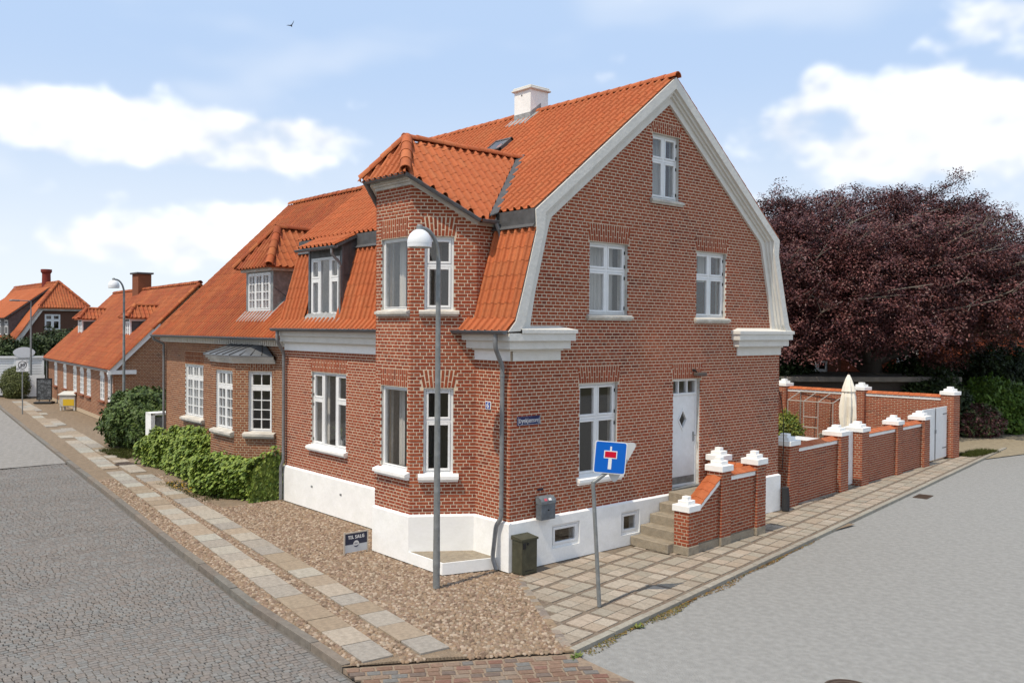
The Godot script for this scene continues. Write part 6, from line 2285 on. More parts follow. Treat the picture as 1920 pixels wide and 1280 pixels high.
func garden_walls() -> void:
	var ux := Vector3(0.9962, 0, -0.0875).normalized()
	var uz := Vector3(-ux.z, 0, ux.x)
	var o := Vector3(9.60, 0, -0.22)
	var at := func(x: float): return o + ux * (x - 9.60)
	var w := thing("garden_wall", "red brick garden wall between house corner and narrow white gate", "wall", at.call(11.2))
	var list := []
	for x in [9.62, 12.68]: pillar(w, list, at.call(x), 0.5, 1.565, ux)
	panel(w, list, at.call(9.87), at.call(12.43), 0.24, 0.0, 1.46)
	pieces(list, "brick", "brickwork", [brick_mesh], BRICKM, M.bricks, BRICK, w)
	var g := thing("garden_gate", "narrow white board gate in the garden wall", "gate", at.call(13.35))
	var gf := Fr.new(at.call(12.93), ux)
	for i in 6:
		var bd := MB.new()
		bar(bd, gf, 0.03 + i * 0.145, 0.17 + i * 0.145, 0.05, 1.6, -0.03, 0.0, 0.006)
		put("board", bd, M.paint, g)
	for y in [0.3, 1.3]:
		var rl := MB.new()
		bar(rl, gf, 0.03, 0.89, y, y + 0.1, -0.07, -0.03, 0.006)
		put("rail", rl, M.paint, g)
	list = []
	var w2 := thing("garden_wall", "long red brick garden wall with three white-capped pillars before the double gate", "wall", at.call(16.4))
	for x in [14.12, 16.9, 19.2]: pillar(w2, list, at.call(x), 0.5 if x != 16.9 else 0.44, 1.565, ux)
	panel(w2, list, at.call(14.37), at.call(16.68), 0.24, 0.0, 1.46)
	panel(w2, list, at.call(17.12), at.call(18.95), 0.24, 0.0, 1.46)
	pieces(list, "brick", "brickwork", [brick_mesh], BRICKM, M.bricks, BRICK, w2)
	# double gate
	var dg := thing("double_gate", "tall white double gate with dark strap hinges at wall end", "gate", at.call(20.7))
	var df := Fr.new(at.call(19.47), ux)
	for k in 2:
		for i in 8:
			var bd := MB.new()
			var x0 := 0.02 + k * 1.22 + i * 0.148
			bar(bd, df, x0, x0 + 0.144, 0.06, 1.86, -0.035, 0.0, 0.005)
			put("board", bd, M.paint, dg)
		for y in [0.35, 1.55]:
			var rl := MB.new()
			bar(rl, df, 0.02 + k * 1.22, 1.2 + k * 1.22, y, y + 0.12, -0.08, -0.035, 0.005)
			put("rail", rl, M.paint, dg)
			var st := MB.new()
			var e := 2.42 if k == 1 else 0.02
			bar(st, df, e - (0.42 if k == 1 else 0.0), e + (0.0 if k == 1 else 0.42), y + 0.04, y + 0.075, 0.0, 0.012)
			put("strap_hinge", st, M.zinc, dg)
	var lt := MB.new()
	lt.tube([df.p(1.225, 0.0, 0.015), df.p(1.225, 1.86, 0.015)], 0.014, 0.014, 8)
	bar(lt, df, 1.19, 1.26, 0.98, 1.1, 0.0, 0.04)
	put("bolt", lt, M.zinc, dg)
	# wall across the far end of the garden
	list = []
	var rw := thing("garden_wall", "tall red brick wall with orange coping tiles across the far garden end", "wall", Vector3(22.1, 0, -4.5))
	var vx := Vector3(-0.05, 0, 1.0).normalized()
	for q in [Vector3(22.25, 0, -1.35), Vector3(22.05, 0, -4.6), Vector3(21.85, 0, -7.85)]:
		var b2 := MB.new()
		brick_box(list, b2, q, 0.46, 0.46, 0.0, 2.24, vx, BRICK.size(), true)
		put("pillar", b2, M.mortar_wall, rw)
		cap(rw, Vector3(q.x, 2.24, q.z), 0.46, Basis(vx, UP, Vector3(-vx.z, 0, vx.x)))
	panel(rw, list, Vector3(22.06, 0, -4.37), Vector3(22.24, 0, -1.58), 0.24, 0.0, 2.14)
	panel(rw, list, Vector3(21.86, 0, -7.62), Vector3(22.04, 0, -4.83), 0.24, 0.0, 2.14)
	var ext := MB.new()
	brick_box(list, ext, Vector3(20.2, 0, -8.0), 3.0, 0.24, 0.0, 2.04, Vector3(1, 0, 0.05).normalized(), BRICK.size(), true, 1)
	put("panel", ext, M.mortar_wall, rw)
	pieces(list, "brick", "brickwork", [brick_mesh], BRICKM, M.bricks, BRICK, rw, 250)

# ---------------------------------------------------------------- street furniture
func street_lamp(at: Vector3, tall: float, reach: Vector3, r: float, label: String, flat := false) -> void:
	var h := thing("street_lamp", label, "street lamp", at, "" )
	var pole := MB.new()
	pole.tube([at, at + UP * tall * 0.5, at + UP * (tall - 0.55)], r, r * 0.62, 16)
	var pn := put("pole", pole, M.galv, h)
	var base := MB.new()
	base.tube([at + Vector3(0, 0.35, 0), at + Vector3(0, 0.62, 0)], r * 1.03, r * 1.02, 16)
	put("hatch", base, M.galv, pn)
	var top := at + UP * (tall - 0.55)
	var arm := MB.new()
	if flat:
		arm.tube([top, top + UP * 0.5, top + UP * 0.55 + reach * 0.15, top + UP * 0.55 + reach], r * 0.5, r * 0.4, 10)
		put("arm", arm, M.galv, h)
		var hd := MB.new()
		var b := Basis.looking_at(reach.normalized(), UP)
		hd.bevel(top + UP * 0.55 + reach * 1.3, Vector3(0.22, 0.1, 0.6), 0.03, b)
		put("lamp_head", hd, M.galv, h)
		return
	var pts := [top - UP * 0.05]
	for i in 9:
		var t := PI * 0.5 * i / 8
		pts.append(top + UP * (0.52 * sin(t)) + reach * (1.0 - cos(t)) * 0.8)
	pts.append(top + UP * 0.52 + reach)
	arm.tube(pts, r * 0.62, r * 0.5, 12)
	put("arm", arm, M.galv, h)
	var c: Vector3 = pts[-1]
	var sh := MB.new()
	var prof := []
	for i in 11:
		var t := PI * 0.5 * i / 10
		prof.append([0.205 * cos(t) * 1.0 + 0.005, -0.26 + 0.24 * sin(t)])
	sh.lathe(c, [[0.195, -0.33], [0.206, -0.325], [0.208, -0.26]] + prof, 28)
	sh.lathe(c, [[0.19, -0.325], [0.185, -0.24], [0.1, -0.1], [0.0, -0.06]], 28)
	put("lamp_shade", sh, mat(0.72, 0.74, 0.76, 0.4), h)
	var bl := MB.new()
	bl.lathe(c, [[0.0, -0.34], [0.09, -0.31], [0.13, -0.24], [0.06, -0.14]], 18)
	put("lens", bl, mat(0.62, 0.62, 0.58, 0.25), h)
	var cp := MB.new()
	cp.lathe(c, [[0.06, -0.03], [0.055, 0.03], [0.03, 0.06], [0.0, 0.065]], 16)
	put("cap", cp, M.galv, h)

func dead_end_sign() -> void:
	var at := Vector3(-0.209, 0, 2.489)
	var h := thing("road_sign", "blue square dead-end road sign on a bent grey post", "road sign", at)
	var top := Vector3(-0.295, 2.03, 2.403)
	var head := Vector3(-0.03, 2.20, 2.52)
	var pole := MB.new()
	pole.tube([at, at.lerp(top, 0.5), top], 0.034, 0.032, 14)
	pole.tube([top - Vector3(0, 0.02, 0), head], 0.032, 0.030, 14)
	put("post", pole, M.galv, h)
	# plate faces the road junction; turned a little clockwise and tipped like the bent post
	var n := Vector3(-0.62, 0.0, 0.785).normalized()
	var u := UP.cross(n).normalized()
	var F := Fr.new(Vector3(-0.03, 2.45, 2.55), u)
	var tilt := Basis(F.n, -0.08)
	var f := Fr.new(Vector3(-0.07, 2.42, 2.57), u)
	f.u = tilt * f.u
	var upv := tilt * UP
	var pt := func(a: float, b: float, d: float): return f.o + f.u * a + upv * b + f.n * d
	var plate := func(mb: MB, a0: float, a1: float, b0: float, b1: float, d0: float, d1: float):
		mb.hexa([pt.call(a0, b0, d1), pt.call(a1, b0, d1), pt.call(a1, b0, d0), pt.call(a0, b0, d0), pt.call(a0, b1, d1), pt.call(a1, b1, d1), pt.call(a1, b1, d0), pt.call(a0, b1, d0)])
	var rounded := func(mb: MB, s: float, hh: float, r: float, d0: float, d1: float):
		var poly := []
		for c in [[s - r, hh - r, 0.0], [-s + r, hh - r, 0.5], [-s + r, -hh + r, 1.0], [s - r, -hh + r, 1.5]]:
			for i in 6:
				var t: float = PI * (c[2] + 0.5 * i / 5.0)
				poly.append(pt.call(c[0] + cos(t) * r, c[1] + sin(t) * r, d1))
		mb.slab(poly, f.n * (d0 - d1))
	var back := MB.new()
	rounded.call(back, 0.262, 0.262, 0.035, -0.004, 0.0)
	put("plate", back, M.paint, h)
	var blue := MB.new()
	rounded.call(blue, 0.248, 0.248, 0.03, 0.0, 0.003)
	put("blue_face", blue, mat(0.0, 0.115, 0.52, 0.4), h)
	var bar_ := MB.new()
	plate.call(bar_, -0.028, 0.028, -0.19, -0.02, 0.003, 0.0055)
	plate.call(bar_, -0.014, 0.014, -0.02, 0.18, 0.003, 0.0055)
	plate.call(bar_, -0.108, 0.108, -0.015, 0.112, 0.0032, 0.0065)
	put("white_bar", bar_, M.paint, h)
	var red := MB.new()
	plate.call(red, -0.092, 0.092, 0.0, 0.097, 0.0065, 0.008)
	put("red_bar", red, mat(0.56, 0.0, 0.025, 0.4), h)
	# the back of a give-way triangle for the other road
	var tn := Vector3(0.52, 0, -0.85).normalized()
	var tu := UP.cross(tn).normalized()
	var tc := f.o - f.n * 0.10 + Vector3(0.075, -0.015, 0.05)
	var tri_ := MB.new()
	var P := []
	for c in [[-0.31, 0.19, 2.3], [0.31, 0.19, 0.1], [0.0, -0.35, 1.2]]:
		for i in 5:
			var t: float = -PI * (0.33 * 2.0) * i / 4.0
			var a0: float = {2.3: PI * 1.17, 0.1: PI * 0.5, 1.2: -PI * 0.17}[c[2]]
			P.append(tc + tu * (c[0] + cos(a0 + t) * 0.05) + UP * (c[1] + sin(a0 + t) * 0.05))
	tri_.slab(P, tn * 0.006)
	put("triangle_back", tri_, mat(0.55, 0.56, 0.56, 0.5), h)
	for y in [2.30, 2.56]:
		var cl := MB.new()
		cl.tube([Vector3(-0.05, y, 2.535), Vector3(0.05, y, 2.49)], 0.018, 0.018, 8)
		cl.box(tc + Vector3(0, y - 2.42, 0) + f.n * 0.015, Vector3(0.3, 0.035, 0.02), Basis(tu, UP, -tn))
		put("clamp", cl, M.galv, h)
	var st := MB.new()
	st.tube([head - Vector3(0, 0.03, 0), Vector3(-0.02, 2.62, 2.525)], 0.03, 0.03, 12)
	put("stub", st, M.galv, h)

func sale_sign() -> void:
	var at := Vector3(-1.45, 0, -2.99)
	var h := thing("sale_sign", "small dark blue and white for-sale board standing on the pebbles", "sign", at)
	var F := Fr.new(at, Vector3(1, 0, 0))
	for x in [-0.265, 0.265]:
		var lg := MB.new()
		bar(lg, F, x - 0.012, x + 0.012, 0.0, 0.44, -0.012, 0.012)
		put("leg", lg, mat(0.45, 0.40, 0.34, 0.5), h)
	var fr := MB.new()
	bar(fr, F, -0.255, 0.255, 0.405, 0.43, -0.01, 0.01)
	put("rail", fr, mat(0.45, 0.40, 0.34, 0.5), h)
	var pl := MB.new()
	bar(pl, F, -0.252, 0.252, 0.03, 0.404, -0.006, 0.004)
	var pn := put("board", pl, mat(0.50, 0.53, 0.57, 0.5), h)
	var nv := MB.new()
	bar(nv, F, -0.252, 0.252, 0.185, 0.404, 0.004, 0.0055)
	put("navy_field", nv, mat(0.022, 0.026, 0.055, 0.5), pn)
	var tx := MB.new()
	letters("TIL SALG", 0.068, false, 0.002, tx, F, 0.0, 0.33, 0.0056, 1.0, 700)
	put("lettering", tx, M.paint, pn)
	var lg := MB.new()
	for k in 24:
		var t0 := TAU * k / 24
		var t1 := TAU * (k + 1) / 24
		lg.tri(F.p(0, 0.19, 0.0075), F.p(cos(t0) * 0.066, 0.19 + sin(t0) * 0.066, 0.0075), F.p(cos(t1) * 0.066, 0.19 + sin(t1) * 0.066, 0.0075))
	put("emblem", lg, mat(0.62, 0.63, 0.64, 0.5), pn)
	var sw := MB.new()
	for k in 10:
		var t0 := PI * (1.1 + 0.85 * k / 10.0)
		var t1 := PI * (1.1 + 0.85 * (k + 1) / 10.0)
		var r0 := 0.066 - 0.030 * sin(PI * k / 10.0)
		var r1 := 0.066 - 0.030 * sin(PI * (k + 1) / 10.0)
		sw.quad(F.p(cos(t0) * 0.064, 0.19 + sin(t0) * 0.064, 0.0085), F.p(cos(t1) * 0.064, 0.19 + sin(t1) * 0.064, 0.0085), F.p(cos(t1) * r1, 0.19 + sin(t1) * r1, 0.0085), F.p(cos(t0) * r0, 0.19 + sin(t0) * r0, 0.0085))
	letters("EDC", 0.03, false, 0.001, sw, F, 0.0, 0.20, 0.0085, 1.0, 700)
	put("emblem_print", sw, mat(0.03, 0.035, 0.09, 0.5), pn)

func wall_plates() -> void:
	var blue := mat(0.012, 0.018, 0.085, 0.3)
	var G := Fr.new(Vector3.ZERO, Vector3(1, 0, 0))
	var h := thing("street_name_plate", "dark blue enamel street name plate on the brick gable", "sign", Vector3(0.46, 2.7, 0.01))
	var p := MB.new()
	bar(p, G, 0.165, 0.755, 2.69, 2.86, 0.006, 0.022, 0.006)
	put("plate", p, blue, h)
	var e := MB.new()
	ring(e, G, 0.18, 0.74, 2.702, 2.848, 0.006, 0.0215, 0.0235, 0.0)
	put("border", e, M.paint, h)
	var t := MB.new()
	letters("Dyekjærsvej", 0.105, true, 0.002, t, G, 0.46, 2.770, 0.0222, 0.86, 400)
	put("lettering", t, M.paint, h)
	var F := Fr.new(Vector3.ZERO, Vector3(0, 0, 1))
	var k := thing("house_number_plate", "small blue enamel house number plate with a white six", "sign", Vector3(-0.01, 3.0, -0.62))
	var q := MB.new()
	bar(q, F, -0.70, -0.54, 2.96, 3.12, 0.006, 0.02, 0.005)
	put("plate", q, M.paint, k)
	var b := MB.new()
	bar(b, F, -0.685, -0.555, 2.975, 3.105, 0.0195, 0.0225, 0.002)
	put("blue_face", b, mat(0.02, 0.05, 0.28, 0.3), k)
	var s := MB.new()
	letters("6", 0.10, false, 0.002, s, F, -0.62, 3.04, 0.0226, 1.0, 700)
	put("lettering", s, M.paint, k)
	# letter box on the plinth edge
	var m := thing("mailbox", "grey steel letter box with stickers on the gable wall", "mailbox", Vector3(0.8, 0.9, 0.1))
	var mb := MB.new()
	mb.slab([G.p(0.62, 0.90, 0.21), G.p(0.98, 0.90, 0.21), G.p(0.98, 1.22, 0.21), G.p(0.62, 1.22, 0.21)], Vector3(0, 0, -0.15))
	put("box", mb, mat(0.16, 0.19, 0.225, 0.45, T.patch, 2.0), m)
	var ld := MB.new()
	var prof := [v2(0.225, 1.20), v2(0.222, 1.25), v2(0.19, 1.30), v2(0.13, 1.33), v2(0.06, 1.335)]
	for i in range(prof.size() - 1):
		ld.slab([G.p(0.61, prof[i].y, prof[i].x), G.p(0.99, prof[i].y, prof[i].x), G.p(0.99, prof[i + 1].y, prof[i + 1].x), G.p(0.61, prof[i + 1].y, prof[i + 1].x)], Vector3(0, -0.012, -0.008))
	for x in [0.612, 0.988]: ld.sheet([G.p(x, 1.2, 0.06), G.p(x, 1.2, 0.225), G.p(x, 1.25, 0.222), G.p(x, 1.30, 0.19), G.p(x, 1.335, 0.06)])
	put("lid", ld, mat(0.20, 0.235, 0.27, 0.45, T.patch, 2.0), m)
	var lk := MB.new()
	lk.tube([G.p(0.8, 1.08, 0.21), G.p(0.8, 1.08, 0.225)], 0.014, 0.014, 10)
	put("lock", lk, M.black, m)
	for x in [[0.73, Color(0.5, 0.09, 0.12)], [0.84, Color(0.7, 0.68, 0.68)]]:
		var sb := MB.new()
		sb.slab([G.p(x[0] - 0.035, 1.262, 0.224), G.p(x[0] + 0.035, 1.262, 0.224), G.p(x[0] + 0.035, 1.302, 0.196), G.p(x[0] - 0.035, 1.302, 0.196)], Vector3(0, -0.002, -0.002))
		put("sticker", sb, mat(x[1].r, x[1].g, x[1].b, 0.6), m)
	var il := MB.new()
	il.bevel(G.p(0.77, 1.445, 0.012), Vector3(0.15, 0.045, 0.014), 0.005)
	single("name_label", il, mat(0.02, 0.018, 0.03, 0.5), "small dark label fixed to the bricks above the letter box", "label")
	# lamp over the door
	var wl := thing("wall_lamp", "small dark lamp on the bricks above the white door", "wall lamp", Vector3(5.6, 3.5, 0.05))
	var lb := MB.new()
	bar(lb, G, 5.42, 5.76, 3.47, 3.55, 0.03, 0.16, 0.012)
	put("housing", lb, mat(0.09, 0.07, 0.06, 0.5), wl)
	var br := MB.new()
	br.tube([G.p(5.44, 3.60, 0.0), G.p(5.44, 3.60, 0.07)], 0.03, 0.025, 10)
	br.tube([G.p(5.44, 3.60, 0.06), G.p(5.5, 3.54, 0.08)], 0.015, 0.015, 8)
	put("sensor", br, M.black, wl)
	# cabinet at the foot of the corner
	var c := thing("utility_cabinet", "olive green metal utility cabinet at the white plinth", "cabinet", Vector3(0.22, 0, 0.2))
	var cb := MB.new()
	cb.bevel(Vector3(0.205, 0.31, 0.205), Vector3(0.38, 0.62, 0.28), 0.008)
	var olive := mat(0.085, 0.085, 0.055, 0.55, T.patch, 1.5)
	put("body", cb, olive, c)
	var cl := MB.new()
	cl.hexa([Vector3(0.0, 0.62, 0.36), Vector3(0.41, 0.62, 0.36), Vector3(0.41, 0.62, 0.055), Vector3(0.0, 0.62, 0.055), Vector3(0.0, 0.655, 0.36), Vector3(0.41, 0.655, 0.36), Vector3(0.41, 0.69, 0.055), Vector3(0.0, 0.69, 0.055)])
	put("lid", cl, olive, c)
	var lock := MB.new()
	lock.bevel(Vector3(0.07, 0.53, 0.352), Vector3(0.075, 0.11, 0.018), 0.006)
	lock.bevel(Vector3(0.16, 0.56, 0.350), Vector3(0.04, 0.045, 0.012), 0.004)
	put("lock", lock, M.black, c)
	var vt := MB.new()
	bar(vt, Fr.new(Vector3(0, 0, 0.345), Vector3(1, 0, 0)), 0.1, 0.3, 0.06, 0.075, 0.0, 0.006)
	put("vent", vt, M.black, c)
	# roll of roofing felt / bin leaning by the garden wall
	var bn := thing("black_post", "short dark stump leaning where plinth meets garden wall", "post", Vector3(9.05, 0, 0.12))
	var sb := MB.new()
	sb.tube([Vector3(9.04, 0, 0.16), Vector3(9.05, 0.3, 0.16), Vector3(9.03, 0.58, 0.15)], 0.10, 0.09, 12)
	put("stump", sb, mat(0.045, 0.048, 0.055, 0.8, T.fine, 2.0), bn)

func far_street() -> void:
	# zone sign
	var at := Vector3(0.08, 0, -37.7)
	var h := thing("zone_sign", "white square end-of-zone sign on a thin post by the kerb", "road sign", at)
	var p := MB.new()
	p.tube([at, at + UP * 2.75], 0.03, 0.03, 10)
	put("post", p, M.galv, h)
	var n := Vector3(-0.30, 0, 1).normalized()
	var F := Fr.new(at + n * 0.04, UP.cross(n))
	var pl := MB.new()
	bar(pl, F, -0.27, 0.27, 2.15, 2.72, 0.0, 0.006)
	put("plate", pl, M.paint, h)
	var rg := MB.new()
	for k in 28:
		var t0 := TAU * k / 28
		var t1 := TAU * (k + 1) / 28
		rg.quad(F.p(cos(t0) * 0.2, 2.48 + sin(t0) * 0.2, 0.008), F.p(cos(t1) * 0.2, 2.48 + sin(t1) * 0.2, 0.008), F.p(cos(t1) * 0.165, 2.48 + sin(t1) * 0.165, 0.008), F.p(cos(t0) * 0.165, 2.48 + sin(t0) * 0.165, 0.008))
	for d in [-0.03, 0.0, 0.03]:
		rg.quad(F.p(-0.26 + d, 2.24 - d, 0.008), F.p(-0.248 + d, 2.228 - d, 0.008), F.p(0.262 + d, 2.70 - d - 0.03, 0.008), F.p(0.25 + d, 2.712 - d - 0.03, 0.008))
	letters("30", 0.17, false, 0.002, rg, F, 0.0, 2.48, 0.007)
	letters("ZONE", 0.06, false, 0.002, rg, F, 0.0, 2.215, 0.007)
	put("print", rg, mat(0.05, 0.05, 0.055, 0.6), h)
	# pavement stopper board
	var ab := Vector3(2.55, 0, -43.9)
	var a := thing("pavement_board", "black-framed poster stand on the pavement near white fence", "sign", ab)
	var A := Fr.new(ab, Vector3(0.85, 0, 0.53))
	var fr := MB.new()
	ring(fr, A, -0.42, 0.42, 0.2, 1.45, 0.05, -0.02, 0.02)
	put("frame", fr, M.black, a)
	var ps := MB.new()
	bar(ps, A, -0.38, 0.38, 0.25, 1.4, -0.01, 0.008)
	var im := mottle(91, 0.02, 0.5, 0.09, 0.75, Color(0.8, 0.86, 0.9), 256)
	put("poster", ps, mat(0.75, 0.76, 0.78, 0.6, im, 1.0), a)
	var ft := MB.new()
	bar(ft, A, -0.5, 0.5, 0.0, 0.1, -0.3, 0.3, 0.03)
	bar(ft, A, -0.3, -0.26, 0.08, 0.22, -0.02, 0.02)
	bar(ft, A, 0.26, 0.3, 0.08, 0.22, -0.02, 0.02)
	put("foot", ft, M.black, a)
	# grit box
	var gb := Vector3(2.35, 0, -38.4)
	var g := thing("grit_box", "small white box on feet with a yellow panel by brick wall", "box", gb)
	var G2 := Fr.new(gb, Vector3(0.75, 0, 0.66))
	var bx := MB.new()
	bar(bx, G2, -0.42, 0.42, 0.2, 0.82, -0.5, 0.0, 0.02)
	put("box", bx, mat(0.62, 0.60, 0.54, 0.7, T.patch, 1.0), g)
	var yl := MB.new()
	bar(yl, G2, -0.22, 0.36, 0.26, 0.6, 0.0, 0.012)
	put("yellow_panel", yl, mat(0.58, 0.38, 0.02, 0.6), g)
	var ld := MB.new()
	ld.hexa([G2.p(-0.48, 0.82, 0.06), G2.p(0.48, 0.82, 0.06), G2.p(0.48, 0.82, -0.56), G2.p(-0.48, 0.82, -0.56), G2.p(-0.46, 0.87, 0.04), G2.p(0.46, 0.87, 0.04), G2.p(0.42, 1.0, -0.5), G2.p(-0.42, 1.0, -0.5)])
	put("lid", ld, mat(0.55, 0.54, 0.50, 0.7), g)
	for x in [-0.36, 0.36]:
		for d in [-0.06, -0.42]:
			var lg := MB.new()
			bar(lg, G2, x - 0.04, x + 0.04, 0.0, 0.2, d - 0.04, d + 0.04)
			put("leg", lg, mat(0.5, 0.48, 0.44, 0.7), g)
	# white cabinet by the neighbour's downpipe
	var c := thing("service_box", "white plastered meter box with a grey door beside the downpipe", "cabinet", Vector3(0.35, 0, -19.4))
	var C := Fr.new(Vector3(0.12, 0, -19.25), Vector3(0.94, 0, -0.34).normalized() * 1.0)
	var cb := MB.new()
	cb.mm(Vector3(0.10, 0, -19.75), Vector3(0.24, 1.45, -19.2))
	cb.mm(Vector3(0.10, 1.38, -19.75), Vector3(0.80, 1.46, -19.2))
	put("body", cb, M.white, c)
	var cd := MB.new()
	cd.mm(Vector3(0.24, 0.0, -19.7), Vector3(0.75, 0.75, -19.28))
	put("base", cd, M.concrete, c)
	var dd := MB.new()
	dd.mm(Vector3(0.30, 0.80, -19.6), Vector3(0.76, 1.3, -19.26))
	put("door", dd, M.galv, c)
	# white board fence with an oval sign
	var fn := thing("board_fence", "tall white board fence between hedge and low brick house", "fence", Vector3(3.4, 0, -49.5))
	var f := Fr.new(Vector3(0.9, 0, -50.5), Vector3(0.97, 0, 0.24).normalized())
	for i in 14:
		var bd := MB.new()
		bar(bd, f, 0.0, 3.1, 0.1 + i * 0.165, 0.25 + i * 0.165, -0.03, 0.0)
		put("board", bd, M.paint, fn)
	for x in [0.0, 1.5, 3.05]:
		var po := MB.new()
		bar(po, f, x - 0.06, x + 0.06, 0.0, 2.5, -0.1, 0.04)
		put("post", po, M.paint, fn)
	var cap_ := MB.new()
	bar(cap_, f, -1.4, 3.2, 2.42, 2.55, -0.1, 0.08)
	put("rail", cap_, M.paint, fn)
	var lo := thing("board_gate", "lower white board gate in front of the tall white fence", "gate", Vector3(3.0, 0, -48.2))
	var f2 := Fr.new(Vector3(2.3, 0, -48.6), Vector3(0.97, 0, 0.24).normalized())
	for i in 8:
		var bd := MB.new()
		bar(bd, f2, 0.0, 1.35, 0.1 + i * 0.165, 0.25 + i * 0.165, -0.03, 0.0)
		put("board", bd, M.paint, lo)
	var os := thing("oval_sign", "pale oval board standing above the white fence", "sign", Vector3(2.5, 2.5, -50.0))
	var ov := MB.new()
	var poly := []
	for k in 24:
		var t := TAU * k / 24
		poly.append(f.p(2.0 + 0.62 * cos(t) * (1.0 - 0.08 * absf(sin(t))), 2.78 + 0.34 * sin(t), 0.1))
	ov.slab(poly, f.n * -0.04)
	put("board", ov, mat(0.66, 0.68, 0.72, 0.7, T.clean, 1.0), os)
	var op := MB.new()
	bar(op, f, 1.6, 1.66, 2.4, 2.7, 0.0, 0.06)
	bar(op, f, 2.34, 2.4, 2.4, 2.7, 0.0, 0.06)
	put("bracket", op, M.paint, os)
	# thin pole by the low house
	var tp := MB.new()
	tp.tube([Vector3(4.35, 0, -29.2), Vector3(4.35, 2.75, -29.2)], 0.035, 0.035, 8)
	single("flag_pole", tp, M.galv, "thin grey pole standing before the brick side wall of low house", "pole")
	# little bird high up
	var bpos := Vector3(8.11, 18.08, -24.56)
	var bd := MB.new()
	var R := Vector3(0.75, 0, 0.66)
	var nose := Vector3(0.45, -0.25, -0.5).normalized()
	bd.lathe(bpos, [[0.0, -0.11], [0.02, -0.06], [0.028, 0.0], [0.018, 0.06], [0.0, 0.09]], 8, Basis(R, nose, R.cross(nose)))
	var l1 := bpos - R * 0.14 + UP * 0.02
	var l2 := bpos + R * 0.09 + UP * 0.17
	for q in [[l1, l1 - R * 0.09 + UP * 0.0], [l2, l2 + R * 0.025 + UP * 0.09]]:
		bd.slab([bpos + nose * 0.036, bpos - nose * 0.032, q[0] - nose * 0.02, q[1], q[0] + nose * 0.028], UP * 0.005)
	single("bird", bd, mat(0.02, 0.025, 0.035, 0.7), "small dark swallow gliding alone in the blue sky", "bird")

